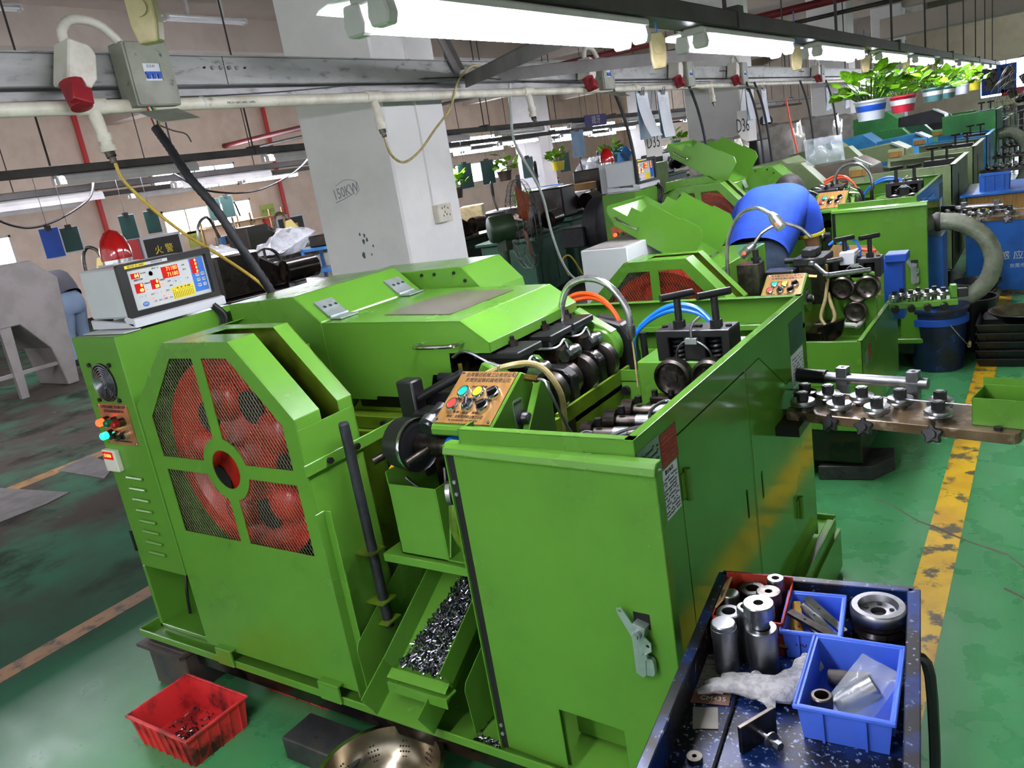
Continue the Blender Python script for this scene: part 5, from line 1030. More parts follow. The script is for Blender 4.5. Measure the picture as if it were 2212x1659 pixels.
for (x, y, r, h, bo, m, lab) in ((.026, .06, .019, .088, 0, 'steel', 'solid bright pin at the left inside the red carton'), (.06, .115, .027, .07, .5, 'black_oil', 'large black ring die at the back of the red carton'), (.105, .13, .0175, .09, .45, 'steel', 'slotted ring die in the back right of the red carton'), (.098, .085, .0245, .085, .3, 'steel_dark', 'broad grey die in the right of the red carton'), (.1, .038, .0155, .088, .25, 'steel', 'small grey die in the front right of the red carton'), (.075, .022, .0145, .085, .3, 'steel_bright', 'small bright hex die by the front of the red carton'), (.022, .025, .017, .07, .6, 'steel_dark', 'hollow dark sleeve in the front left of the red carton'), (.048, .035, .0235, .055, .2, 'steel_dark', 'low dark disc in the front of the red carton')):
    p = Mbx @ V((x, y, .0035)); cyl_thing(p.x, p.y, p.z, r, h, lab, bo, m, grp='dies in the red carton')
cs = thing('plastic_crate', (-.365, 1.36, TZ), 'small blue crate marked 60 holding thin steel blades', 'crate', 'blue parts crates on the trolley'); Mcs = crate(cs, -.43, 1.335, -.327, 1.472, Z0, .062, 'blue_crate', 8, .006, .005, 2)
text(cs, '60', Mcs @ FR((-.018, -.0655, .034), (1, 0, 0), (0, .06, 1)), .022, 'ink'); P(cs, 'tape_patch', MB(Mcs @ FR((.008, -.0665, .024), (1, 0, 0), (0, .06, 1))).box((0, 0, 0), (.016, .022, .0006)), 'sign_white')
for i, (dx, dy, rz, tl, m) in enumerate(((-.045, -.02, 82, 14, 'brass'), (-.03, .0, 100, 16, 'brass'), (.005, -.03, -42, 10, 'steel'), (.01, -.01, -50, 13, 'steel_bright'), (.02, .005, -40, 17, 'steel_bright'), (.0, -.04, -30, 8, 'steel_dark'))):
    p = Mcs @ V((dx, dy, .036 + i * .006)); M = T(p.x, p.y, p.z) @ RZ(rz + 8) @ RY(-tl if i < 2 else tl)
    t = thing('flat_cutter', p, ['oily brown blade leaning out at the left of the small blue crate', 'second oily brown blade beside the leftmost one', 'flat steel blade lying low in the small blue crate', 'steel blade with a hole in the middle of the crate', 'brightest engraved blade on top in the small blue crate', 'dark thin blade at the bottom of the small blue crate'][i], 'cutter', 'thin cutters in the small blue crate')
    P(t, 'cutter_bar', MB(M).plate(rrect(-.05, -.0085, .05, .0085, .003), [circ(-.015, 0, .0022, 8)], .006), m)
cb_ = thing('plastic_crate', (-.255, 1.165, TZ), 'larger blue crate with a clear bag and rollers in front', 'crate', 'blue parts crates on the trolley'); Mcb = crate(cb_, -.348, 1.128, -.204, 1.328, Z0, .068, 'blue_crate', 4, .007, .006, 2)
p = Mcb @ V((-.04, -.055, .006)); cyl_thing(p.x, p.y, p.z, .018, .055, 'dark grooved sleeve standing in the larger blue crate', .65, 'steel_dark', grp='parts in the larger blue crate')
p = Mcb @ V((-.02, -.03, .022)); cyl_thing(p.x, p.y, p.z, .021, .075, 'grey roller lying in the larger blue crate', .0, 'steel', grp='parts in the larger blue crate', tilt=RZ(30) @ RY(62))
p = Mcb @ V((-.045, .05, .02)); cyl_thing(p.x, p.y, p.z, .014, .07, 'rusty brown roller at the back of the larger blue crate', .0, 'rust_block', grp='parts in the larger blue crate', tilt=RZ(5) @ RY(85))
def bag(name, M, w_, h_, d_, m, lab, cat='bag', seed=1, nx=9, ny=9):
    r = random.Random(seed); vs = []; fs = []
    for sgn in (1, -1):
        for j in range(ny + 1):
            for i in range(nx + 1):
                u, v_ = i / nx, j / ny; e = min(u, 1 - u, v_, 1 - v_) * 4; e = min(1, e)
                z = sgn * (d_ * .5 * e ** .5) + d_ * .35 * mnoise.noise(V((u * 5 + seed, v_ * 5, sgn))) * (1 if 0 < e else .4)
                vs.append(((u - .5) * w_, (v_ - .5) * h_, z))
    n_ = (nx + 1) * (ny + 1)
    for s_ in (0, 1):
        for j in range(ny):
            for i in range(nx):
                a = s_ * n_ + j * (nx + 1) + i; q = (a, a + 1, a + nx + 2, a + nx + 1); fs.append(q if s_ == 0 else q[::-1])
    return P(None, name, MB(M).add(vs, fs, True), m, label=lab, cat=cat, pivot=M.translation)
p = Mcb @ V((.02, -.012, .052)); bag('plastic_bag', T(p.x, p.y, p.z) @ RZ(-20) @ RX(14) @ RY(10), .075, .13, .025, 'poly_bag', 'crumpled clear zip bag lying in the larger blue crate', seed=4)
pu = thing('grooved_pulley', (-.268, 1.44, TZ), 'round steel pulley with five holes on a stack at the trolley corner', 'pulley')
for k, z in enumerate((Z0, Z0 + .028)): P(pu, 'pulley_ring', MB().lathe((-.268, 1.44, z), (0, 0, 1), [(.03, 0), (.047, 0), (.049, .006), (.044, .014), (.049, .021), (.048, .027), (.038, .027), (.036, .02), (.03, .018)], 36, closed=True), 'black_oil')
P(pu, 'pulley_face', MB().lathe((-.268, 1.44, Z0 + .057), (0, 0, 1), [(.014, .008), (.014, .0), (.049, 0), (.05, .004), (.05, .02), (.047, .024), (.036, .024), (.032, .012), (.014, .010)], 36, closed=True), 'steel')
for k in range(5): a = k * 2 * PI / 5 + .4; P(pu, 'pulley_hole', MB().cyl((-.268 + .024 * math.cos(a), 1.44 + .024 * math.sin(a), Z0 + .068), (-.268 + .024 * math.cos(a), 1.44 + .024 * math.sin(a), Z0 + .0698), .0045, n=10), 'dark_hole')
P(pu, 'pulley_bore', MB().cyl((-.268, 1.44, Z0 + .0571), (-.268, 1.44, Z0 + .058), .0139), 'dark_hole')
# glove, papers and small metal
def blob(name, pts, rads, m, lab, cat, n=12, flat=.5):
    mb = MB(); pts = smooth_path(pts, 5); k = len(pts); rr = []
    for i in range(k):
        t = i / (k - 1) * (len(rads) - 1); a = int(min(t, len(rads) - 2)); rr.append(rads[a] + (rads[a + 1] - rads[a]) * (t - a))
    z0 = min(p.z for p in pts); mb.tube(pts, rr, n)
    for v in mb.v:
        v.z = z0 + (v.z - z0) * flat; v += V((mnoise.noise(v * 60), mnoise.noise(v * 60 + V((9, 0, 0))), mnoise.noise(v * 45) * .6)) * .005
    return mb
mb = blob('g', [(-.508, 1.178, .627), (-.47, 1.20, .63), (-.43, 1.205, .632), (-.392, 1.215, .632), (-.378, 1.25, .63), (-.374, 1.275, .63)], [.012, .026, .03, .034, .026, .02], 'cloth_grey', '', '', 14, .5)
gl = thing('work_glove', (-.44, 1.21, TZ), 'grey knitted work glove lying in front of the die sleeves', 'glove'); P(gl, 'glove_palm', mb, 'cloth_grey')
P(gl, 'glove_cuff', blob('g', [(-.372, 1.268, .63), (-.366, 1.29, .632), (-.36, 1.308, .632)], [.021, .023, .024], '', '', '', 14, .55), 'cloth_grey')
for i, (a, b) in enumerate((((-.49, 1.185), (-.53, 1.165)), ((-.48, 1.20), (-.525, 1.19)), ((-.465, 1.215), (-.5, 1.222)), ((-.44, 1.225), (-.45, 1.25)), ((-.42, 1.19), (-.395, 1.168)))): P(gl, 'glove_finger', blob('g', [(a[0], a[1], .622), ((a[0] + b[0]) / 2, (a[1] + b[1]) / 2, .628), (b[0], b[1], .621)], [.012, .012, .008], '', '', '', 8, .7), 'cloth_grey')
pt = thing('paper_note', (-.52, 1.23, TZ), 'grey handwritten paper note under the glove', 'paper'); Mp = FR((-.56, 1.168, Z0), (.1, .02, 0), (-.02, .1, 0))
P(pt, 'sheet', MB(Mp).box((0, 0, 0), (.085, .12, .0006)), 'paper_old'); text(pt, '检验单', Mp @ T(.045, .108, .0008), .012, 'ink'); P(pt, 'writing', scribble(MB(), Mp @ T(0, 0, .0007), .008, .01, .075, .095, 7, 9, .6, .35, 8, .0003), 'ink_soft')
pc = thing('paper_card', (-.5, 1.15, TZ), 'brown card printed with 35 at the edge of the glove', 'card'); Mp2 = FR((-.545, 1.143, Z0 + .0008), (.1, .022, 0), (-.022, .1, 0)); P(pc, 'card_sheet', MB(Mp2).box((0, 0, 0), (.075, .03, .0006)), 'paper_brown'); text(pc, 'CM435', Mp2 @ T(.045, .015, .0008), .016, 'white_paper')
P(None, 'paper_scrap', MB(T(-.5, 1.115, Z0) @ RZ(20)).box((-.022, -.028, 0), (.022, .028, .0008)), 'paper_old', label='small grey paper scrap below the brown card', cat='paper')
P(None, 'steel_rod', MB().tube([(-.468, 1.19, Z0 + .003), (-.445, .995, Z0 + .003), (-.43, .86, Z0 + .003)], .003, 8), 'black', label='thin black steel rod lying along the trolley tray', cat='rod')
sp_ = thing('stop_plate', (-.39, 1.09, TZ), 'square steel plate with a threaded stud and washer', 'plate'); Mpl = T(-.398, 1.09, Z0 + .026) @ RZ(62)
P(sp_, 'plate', MB(Mpl).box((-.04, -.004, -.026), (.04, .004, .026)), 'steel_dark', bevel=.001); P(sp_, 'stud', MB(Mpl).cyl((0, -.004, 0), (0, -.045, -.002), .005).cyl((0, -.028, -.001), (0, -.031, -.001), .014).hexnut((0, -.04, -.002), (0, -.05, -.002), .008), 'steel')
t = thing('slitting_disc', (-.481, 1.012, TZ), 'small slotted steel disc near the trolley front', 'disc'); P(t, 'disc_body', MB().lathe((-.481, 1.012, Z0), (0, 0, 1), [(.004, 0), (.013, 0), (.013, .009), (.004, .009)], 24, closed=True), 'steel_dark')
for i, (x, y, rz) in enumerate(((-.385, 1.0, 20), (-.355, 1.01, -60), (-.33, 1.0, 10))): P(None, 'steel_bit', MB(T(x, y, Z0 + .006) @ RZ(rz)).plate(rrect(-.018, -.006, .018, .006, .003), [circ(-.008, 0, .003, 10)], .006), 'steel_bright', label=['steel tab with a hole at the bottom edge of view', 'curved grey steel chip at the bottom edge of view', 'small white metal bit at the bottom edge of view'][i], cat='metal bit')
for i, x in enumerate((-.515, -.5)): P(None, 'wire_pin', MB().tube([(x, 1.0, Z0 + .0015), (x + .005, .93, Z0 + .0015)], .0014, 6), 'steel_dark', label=['left short wire pin lying on the trolley tray', 'right short wire pin lying on the trolley tray'][i], cat='pin')

# ------------------------------------------------------------------ machine three: same model, hood up
SKIPS = ('lettering', 'key', 'key_symbol', 'screw', 'small_print', 'table_row', 'loose_screws', 'scattered_screws', 'perforations', 'coolant_stream')
m3 = copy_tree(m1, None, (0, 3.9, 0), SKIPS); m3['label'] = 'lime green rolling machine with raised hood the man leans over'
def part_of(root, nm): return [c for c in kids(root) if c.name.split('.')[0] == nm]
h3 = part_of(m3, 'hood')[0]; h3.rotation_euler.y = math.radians(-148); h3.scale = (.8, 1, .8)
def copy_part(src, root, off, scale=None):
    c = copy_tree(src, root); c.location = W(src) + V(off) - W(root)
    return c
# ------------------------------------------------------------------ machine two: lower model with open die area
m2 = thing('thread_rolling_machine', (-1.3, 3.9, 0), 'low lime green rolling machine with white cabinet and open hood', 'machine', 'lime green rolling machines in the row')
for nm, off in (('flywheel_guard', (.47, 2.03, -.185)), ('flywheel', (.47, 2.03, -.185)), ('control_console', (.165, 2.12, -.185)), ('feed_roll_housing', (.07, 1.88, -.15))):
    for p_ in part_of(m1, nm)[:1]:
        c = copy_part(p_, m2, off)
h2 = copy_part(part_of(m1, 'hood')[0], m2, (.45, 1.93, -.235)); h2.rotation_euler.y = math.radians(-148); h2.scale = (.8, .9, .8)
P(m2, 'electrical_cabinet', MB().box((-1.93, 3.45, .12), (-1.68, 4.1, 1.14)), 'white_enamel', bevel=.004); P(m2, 'dust_cover', MB().box((-1.92, 3.46, 1.14), (-1.7, 4.05, 1.143)), 'paper_old')
P(m2, 'machine_body', MB().box((-1.86, 3.55, .12), (-1.30, 4.35, .98)), 'green', bevel=.004)
P(m2, 'body_opening', MB().box((-1.30, 3.62, .75), (-1.20, 4.3, .80)), 'black_oil')
P(m2, 'base', MB().box((-1.9, 3.5, .09), (-.69, 4.45, .27)), 'black_oil', bevel=.004)
P(m2, 'die_bed', MB().box((-1.3, 3.55, .27), (-.95, 4.3, .78)), 'green_oily', bevel=.005)
mb = MB().box((-1.1, 3.48, .25), (-.668, 3.484, .655)).box((-1.1, 3.48, .652), (-.668, 3.50, .655)).box((-.672, 3.48, .25), (-.668, 4.40, .655)).box((-.69, 3.48, .652), (-.668, 4.40, .655)).box((-1.1, 4.396, .25), (-.668, 4.40, .655)).box((-1.1, 3.48, .45), (-.67, 4.40, .455))
P(m2, 'chip_tray', mb, 'green', bevel=.001); P(m2, 'inner_step', MB().box((-1.08, 3.7, .455), (-.72, 3.95, .56)).box((-.98, 3.95, .455), (-.74, 4.1, .62)), 'green', bevel=.003)
P(m2, 'tray_label', MB().box((-.668, 3.62, .54), (-.667, 3.68, .60)), 'red_label'); P(m2, 'tray_label', MB().box((-.668, 3.54, .53), (-.667, 3.60, .59)), 'silver_label')
P(m2, 'drain_pipe', MB().tube([(-1.06, 3.86, .63), (-.80, 3.88, .63), (-.76, 3.90, .62), (-.74, 4.05, .66)], .012, 8, 4), 'fixture')
P(m2, 'slide_block', MB().box((-1.22, 3.62, .80), (-1.12, 3.72, .99)).box((-1.25, 3.58, .77), (-1.05, 3.78, .81)), 'steel_dark', bevel=.003)
P(m2, 'adjusting_screw', MB().cyl((-1.14, 3.66, .99), (-1.14, 3.66, 1.05), .014).hexnut((-1.14, 3.66, 1.0), (-1.14, 3.66, 1.015), .022), 'black')
P(m2, 'die_holder', MB().box((-1.10, 3.72, .80), (-.98, 3.9, .90)).box((-1.14, 3.76, .90), (-1.0, 3.86, .925)), 'black', bevel=.004)
P(m2, 'tool_turret', MB().box((-1.02, 3.85, .74), (-.88, 4.0, .93)), 'steel_dark', bevel=.004); P(m2, 'tool_head', MB().box((-1.02, 3.82, .93), (-.88, 4.02, .965)).box((-.99, 3.86, .965), (-.92, 3.96, 1.0)).cyl((-1.07, 3.88, .95), (-.95, 3.88, .95), .014), 'black', bevel=.004)
for i, (a, b) in enumerate((((-.95, 3.85, .95), (-.85, 3.72, .90)), ((-.85, 3.72, .90), (-.68, 3.8, .90)), ((-.93, 3.8, .94), (-.83, 3.95, .93)))): P(m2, 'link_rod', MB().cyl(a, b, .012).ball(a, .018, 8), 'steel')
P(m2, 'valve_block', MB().box((-.84, 3.95, .90), (-.77, 4.02, .96)), 'white_enamel', bevel=.003); P(m2, 'brass_fitting', MB().hexnut((-.86, 3.78, .86), (-.86, 3.78, .90), .01).cyl((-.86, 3.78, .90), (-.86, 3.78, .94), .006), 'brass')
P(m2, 'hanging_hose', MB().tube([(-.86, 3.78, .86), (-.87, 3.76, .78), (-.89, 3.75, .70), (-.86, 3.74, .66), (-.83, 3.75, .70), (-.85, 3.77, .77), (-.86, 3.78, .81)], .008, 8, 5), 'clear_hose')
for x, z in ((-.775, .693), (-.76, .785)):
    P(m2, 'drive_roll', MB().lathe((x, 3.95, z - .01), (0, -1, 0), [(.014, 0), (.046, 0), (.05, .004), (.05, .03), (.044, .034), (.036, .03), (.016, .03), (0, .034)], 24), 'steel_dark')
P(m2, 'roll_plate', MB().box((-.92, 3.96, .50), (-.69, 4.0, .86)), 'green', bevel=.003); P(m2, 'feed_arm', MB().box((-.98, 3.7, .46), (-.88, 3.95, .64)).prism([(-.95, .5), (-.80, .62), (-.78, .70), (-.90, .66)], 'y', 3.72, 3.76), 'black_oil', bevel=.004)
for d in (0, .05): P(m2, 'blue_air_hose', MB().tube([(-.82 + d, 4.05, .86), (-.82 + d, 4.05, .97), (-.86 + d, 4.04, 1.01), (-.90 + d, 4.02, .99)], .006, 8, 5), 'blue_hose')
P(m2, 'orange_air_hose', MB().tube([(-.84, 4.05, .93), (-.78, 4.07, .95), (-.70, 4.06, .94)], .008, 8, 5), 'orange_hose')
P(m2, 'blue_pump', MB().box((-.71, 4.30, .55), (-.62, 4.38, .86)).box((-.70, 4.28, .84), (-.60, 4.40, .88)), 'folder_blue', bevel=.004)
fp = P(m2, 'foot', MB().prism([(-.88, 3.49), (-.655, 3.53), (-.585, 3.66), (-.60, 3.77), (-.86, 3.72)], 'z', 0.0, .068), 'steel_block', bevel=.004)
P(fp, 'foot_bracket', MB().box((-.835, 3.54, .07), (-.825, 3.66, .235)).box((-.71, 3.54, .07), (-.70, 3.66, .235)).box((-.835, 3.54, .07), (-.70, 3.66, .085)), 'steel_dark', bevel=.003)
P(m2, 'foot', MB().box((-1.85, 3.6, 0), (-1.65, 3.8, .09)), 'steel_block'); P(m2, 'foot', MB().box((-1.85, 4.2, 0), (-1.65, 4.4, .09)), 'steel_block'); P(m2, 'foot', MB().box((-.9, 4.2, 0), (-.7, 4.4, .09)), 'steel_block')
M2w = FR((-.67, 4.16, .66), (.26, .05, 0), (-.05, .26, 0)); s2 = P(m2, 'wire_straightener', MB(M2w).box((0, 0, -.03), (.30, .10, 0)).box((.27, .03, 0), (.30, .08, .06)).mt(1).box((.30, .035, .0), (.345, .075, .04)), ['green', 'black'], bevel=.003)
for i, (x, y) in enumerate(((.03, .03), (.065, .075), (.10, .03), (.135, .075), (.17, .03), (.205, .075), (.24, .03))):
    rr = P(s2, 'straightening_roll', MB(M2w @ T(x, y, 0)).lathe((0, 0, 0), (0, 0, 1), [(.012, 0), (.014, .016), (.026, .018), (.028, .024), (.025, .028), (.028, .033), (.024, .038), (.01, .038)], 16).mt(1).hexnut((0, 0, .038), (0, 0, .055), .012), ['steel_bright', 'black'])
for x in (.03, .10, .17, .24): P(s2, 'star_knob', MB(M2w).cyl((x, -.005, -.025), (x, -.025, -.03), .018, n=8), 'black_plastic')
def gooseneck(pts, head_d, lab):
    t = thing('gooseneck_lamp', pts[0], lab, 'lamp', 'gooseneck work lamps'); P(t, 'flexible_neck', MB().tube(pts, .009, 8, 8), 'flex_steel')
    p = V(pts[-1]); d = V(head_d).normalized(); P(t, 'lamp_head', MB().cyl(p, p + d * .03, .014, .024).cyl(p + d * .03, p + d * .085, .024, .026).mt(1).cyl(p + d * .085, p + d * .087, .022), ['flex_steel', 'fixture_in']); P(t, 'lamp_switch', MB().ball(p + d * .06 + V((.0, -.024, 0)), .008, 8), 'lamp_red_lit')
gooseneck([(-1.287, 3.7, .80), (-1.29, 3.7, .99), (-1.27, 3.7, 1.12), (-1.21, 3.7, 1.21), (-1.13, 3.68, 1.235), (-1.06, 3.66, 1.205)], (.6, -.3, -.7), 'gooseneck lamp arching across the blue shirt')
gooseneck([(-.95, 3.9, 1.05), (-1.0, 3.9, 1.10), (-1.08, 3.88, 1.13), (-1.16, 3.86, 1.10), (-1.20, 3.85, 1.05)], (-.7, 0, -.6), 'lower gooseneck lamp bent towards the open die area')
bag('plastic_bag', T(-1.52, 3.62, 1.005) @ RZ(10), .2, .12, .03, 'plastic_film', 'clear plastic wrapping lying on the flywheel guard of the low machine', seed=8)
t = thing('cardboard_sheet', (-.88, 4.6, .70), 'brown cardboard sheet with rounded top behind the feed rolls', 'cardboard'); P(t, 'sheet', MB(FR((-1.01, 4.46, .27), (1, 0, 0), (0, .12, 1))).plate([(0, 0), (.25, 0), (.25, .58), (.21, .63), (.02, .645), (0, .62)], t=.006), 'cardboard')

# ------------------------------------------------------------------ people
def skinmesh(parent, name, verts, edges, m, sub=2, pivot=None, root=0):
    me = D.meshes.new(name); o = D.objects.new(name, me); pv = link(o, parent, pivot)
    me.from_pydata([tuple(V(v[:3]) - pv) for v in verts], edges, []); me.materials.append(MATS[m])
    md = o.modifiers.new('skin', 'SKIN'); md.use_smooth_shade = True
    for i, v in enumerate(verts):
        d = me.skin_vertices[0].data[i]; r = v[3]; d.radius = r if isinstance(r, tuple) else (r, r); d.use_root = i == root
    s = o.modifiers.new('sub', 'SUBSURF'); s.levels = sub; s.render_levels = sub; return o
def person(loc, rz, lab, shirt, trouser, trim=None):
    t = thing('person', loc, lab, 'person'); M = T(*loc) @ RZ(rz)
    def J(x, y, z, r): p = M @ V((x, y, z)); return (p.x, p.y, p.z, r)
    vs = [J(.02, .10, .95, (.12, .10)), J(.05, .26, 1.09, (.12, .10)), J(.07, .37, 1.13, .055), J(.08, .43, 1.155, .06), J(.085, .49, 1.15, (.08, .085)), J(.085, .555, 1.12, (.07, .08)), J(.085, .60, 1.07, .045)]
    es = [(0, 1), (1, 2), (2, 3), (3, 4), (4, 5), (5, 6)]
    for sx, sh, el, wr in ((1, (.20, .26, 1.05), (.25, .315, .83), (.19, .45, .72)), (-1, (-.15, .26, 1.06), (-.20, .38, .86), (-.06, .50, .76))):
        b = len(vs); vs += [J(*sh, .065), J(*el, .045), J(*wr, .032)]; hx_, hy_, hz_ = wr
        d = V((wr[0] - el[0], wr[1] - el[1], wr[2] - el[2])).normalized(); c = V(wr) + d * .07; vs.append(J(c.x, c.y, c.z, (.038, .018))); es += [(1, b), (b, b + 1), (b + 1, b + 2), (b + 2, b + 3)]
        side = V((1, 0, 0)); 
        for k in range(5):
            off = side * (-.03 + .017 * k) if k < 4 else side * (-.05 * sx); ln = (.05, .06, .065, .055, .035)[k]; base = c + d * (.02 if k < 4 else -.02) + off
            q = len(vs); p1 = base + d * ln * .6 + V((0, 0, -.008)); p2 = base + d * ln + V((0, -.004, -.028)); vs += [J(base.x, base.y, base.z, .010), J(p1.x, p1.y, p1.z, .009), J(p2.x, p2.y, p2.z, .008)]; es += [(b + 3, q), (q, q + 1), (q + 1, q + 2)]
    body = skinmesh(t, 'body', vs, es, 'skin', 2)
    P(body, 'nose', MB(M).ball((.085, .595, 1.13), .014, 8), 'skin'); P(body, 'ear', MB(M).ball((.165, .50, 1.14), .02, 8, (.4, 1, 1.4)), 'skin'); P(body, 'ear', MB(M).ball((.005, .50, 1.14), .02, 8, (.4, 1, 1.4)), 'skin')
    for s_ in (-.028, .028): P(body, 'eye', MB(M).ball((.085 + s_, .62, 1.10), .010, 8), 'fixture_in')
    hr = MB(M).ball((.085, .485, 1.165), .103, 20, (.9, 1.05, .98)); hr.v = [v for v in hr.v]
    P(t, 'hair', hr, 'hair')
    mb = MB(M); st = [(0, -.045, .85, .176, .155), (0, -.01, .88, .18, .157), (.012, .04, .93, .192, .16), (.028, .12, 1.02, .205, .155), (.045, .20, 1.085, .213, .145), (.056, .265, 1.125, .20, .125), (.064, .315, 1.145, .14, .095), (.07, .35, 1.15, .075, .072), (.072, .365, 1.152, .066, .064)]
    rows = []; n_ = 28
    for i, (x_, y_, z_, w_, d_) in enumerate(st):
        a_ = st[max(i - 1, 0)]; b_ = st[min(i + 1, len(st) - 1)]; tn = V((0, b_[1] - a_[1], b_[2] - a_[2])).normalized(); up = V((1, 0, 0)).cross(tn)
        for k in range(n_):
            th = 2 * PI * k / n_; cx_, sy_ = math.cos(th), math.sin(th); q = V((x_, y_, z_)) + V((1, 0, 0)) * (w_ * math.copysign(abs(cx_) ** .8, cx_)) + up * (d_ * math.copysign(abs(sy_) ** .85, sy_))
            wr = mnoise.noise(V((q.x * 7, q.y * 3, q.z * 6))) * .012; rows.append(q + V((0, -wr, wr)))
    mb.add(rows, [(i * n_ + k, i * n_ + (k + 1) % n_, (i + 1) * n_ + (k + 1) % n_, (i + 1) * n_ + k) for i in range(len(st) - 1) for k in range(n_)], True)
    for sl in ([(.13, .25, 1.10), (.20, .26, 1.075), (.232, .285, .985), (.243, .30, .905)], [(-.05, .25, 1.10), (-.12, .26, 1.085), (-.17, .30, 1.0), (-.195, .35, .915)]): mb.tube(sl, [.10 - .028 * i / 18 for i in range(19)], 18, 6, caps=False)
    P(t, 'shirt', mb, shirt)
    if trim:
        for e, d in ((V((.243, .30, .907)), V((.1, .15, -1))), (V((-.196, .352, .912)), V((-.25, .5, -.85)))):
            p = M @ e; dd = (M.to_3x3() @ d).normalized(); P(t, 'sleeve_trim', MB().lathe(p - dd * .012, dd, [(.072, 0), (.078, .004), (.078, .02), (.07, .024)], 20), trim)
    mb = MB(M); st = [(0, .02, .94, .15, .13), (0, -.02, .88, .168, .148), (0, -.045, .80, .175, .158), (0, -.045, .72, .175, .15), (0, -.03, .66, .165, .125)]
    rows = [V((x_ + w_ * math.cos(2 * PI * k / 24), y_ + d_ * math.sin(2 * PI * k / 24), z_)) for x_, y_, z_, w_, d_ in st for k in range(24)]
    mb.add(rows, [((i + 1) * 24 + k, (i + 1) * 24 + (k + 1) % 24, i * 24 + (k + 1) % 24, i * 24 + k) for i in range(len(st) - 1) for k in range(24)], True)
    for s_ in (-1, 1): mb.tube([(.085 * s_, -.04, .74), (.09 * s_, -.01, .6), (.10 * s_, .03, .42), (.10 * s_, .01, .22), (.10 * s_, .0, .07)], [.105 - .045 * i / 20 for i in range(21)], 16, 5)
    P(t, 'trousers', mb, trouser)
    for s_ in (-1, 1): p = M @ V((.10 * s_, .05, 0)); P(t, 'shoe', MB(T(p.x, p.y, 0) @ RZ(rz)).prism([(-.10, .0), (.16, .0), (.17, .03), (.08, .07), (-.02, .10), (-.10, .10)], 'x', -.045, .045), 'black_rubber', bevel=.012, seg=2)
    return t
person((-1.47, 4.80, 0), 2, 'man in blue polo shirt bending over the machine, back turned', 'shirt_blue', 'jeans', 'shirt_trim')
person((-10.55, 5.32, 0), 98, 'worker in dark shirt bending behind the grey hopper', 'dark_shirt', 'jeans_light')

# ------------------------------------------------------------------ bucket, trays, duct, heater on the aisle side
bk = thing('oil_bucket', (-.585, 5.3, 0), 'dirty blue plastic bucket with wire handle beside the aisle line', 'bucket')
P(bk, 'bucket_shell', MB().lathe((-.585, 5.3, .002), (0, 0, 1), [(0, 0), (.138, 0), (.16, .36), (.168, .362), (.168, .385), (.154, .385), (.132, .01), (0, .01)], 36), 'bucket_blue')
P(bk, 'rim_band', MB().lathe((-.585, 5.3, .285), (0, 0, 1), [(.155, 0), (.169, .004), (.170, .04), (.158, .044)], 36), 'folder_blue')
P(bk, 'bucket_lip', MB().lathe((-.585, 5.3, .372), (0, 0, 1), [(.162, 0), (.172, .006), (.17, .016), (.158, .018)], 36), 'bucket_blue')
P(bk, 'wire_handle', MB().tube([(-.50, 5.135, .30), (-.46, 5.12, .25), (-.42, 5.14, .19), (-.41, 5.2, .16), (-.415, 5.3, .18)], .003, 6, 5).mt(1).cyl((-.41, 5.2, .155), (-.412, 5.25, .165), .010), ['steel', 'cream_plastic'])
P(bk, 'dark_oil', MB().cyl((-.585, 5.3, .2), (-.585, 5.3, .201), .143, n=32), 'black_oil')
tb = thing('bucket', (-.40, 5.75, 0), 'black bucket half hidden behind the blue one', 'bucket'); P(tb, 'bucket_shell', MB().lathe((-.43, 5.72, .002), (0, 0, 1), [(0, 0), (.11, 0), (.135, .33), (.145, .335), (.13, .336), (.105, .01), (0, .01)], 28), 'black_plastic')
for k in range(5):
    t = thing('parts_tray', (-.17, 5.5, .052 * k), ['bottom black plastic tray of the stack beside the bucket', 'second black tray from the bottom of the stack', 'middle black tray of the stack beside the bucket', 'second black tray from the top of the stack', 'topmost black tray carrying the steel pan'][k], 'tray', 'stacked black trays')
    crate(t, -.38, 5.28, .06, 5.62, .001 + .052 * k, .05, 'black_plastic', 0, .015, .006, 6)
t = thing('steel_pan', (-.16, 5.45, .262), 'round stainless pan standing on the stacked black trays', 'pan'); P(t, 'pan_bowl', MB().lathe((-.16, 5.45, .24), (0, 0, 1), [(0, 0), (.10, 0), (.16, .06), (.172, .062), (.172, .066), (.158, .065), (.10, .008), (0, .008)], 36), 'stainless')
t = thing('exhaust_duct', (-.66, 5.45, .25), 'fat translucent ribbed exhaust hose curving down from the machine', 'duct')
P(t, 'duct_hose', MB().tube([(-.72, 5.42, .845), (-.58, 5.42, .868), (-.46, 5.42, .845), (-.35, 5.42, .76), (-.30, 5.42, .63), (-.33, 5.42, .50), (-.42, 5.43, .41), (-.55, 5.45, .36), (-.66, 5.47, .34)], .052, 20, 9, wob=.05), 'duct'); P(t, 'hose_clip', MB().lathe((-.60, 5.42, .868), (1, 0, 0), [(.055, 0), (.057, .006), (.057, .025), (.055, .03)], 20), 'dark_trunk')
P(None, 'side_tank', MB().box((-.655, 5.35, .02), (-.555, 5.6, .79)), 'heater_blue', bevel=.004, label='narrow blue tank between machine and fat hose', cat='tank')
ih = thing('induction_heater', (-.2, 8.0, 0), 'blue induction heater cabinet with orange control panel', 'heater', 'blue induction heaters')
P(ih, 'cabinet', MB().box((-.585, 7.2, .05), (.3, 8.0, .80)), 'heater_blue', bevel=.006); P(ih, 'top_shelf', MB().box((-.62, 7.15, .80), (.33, 8.0, .815)), 'heater_blue')
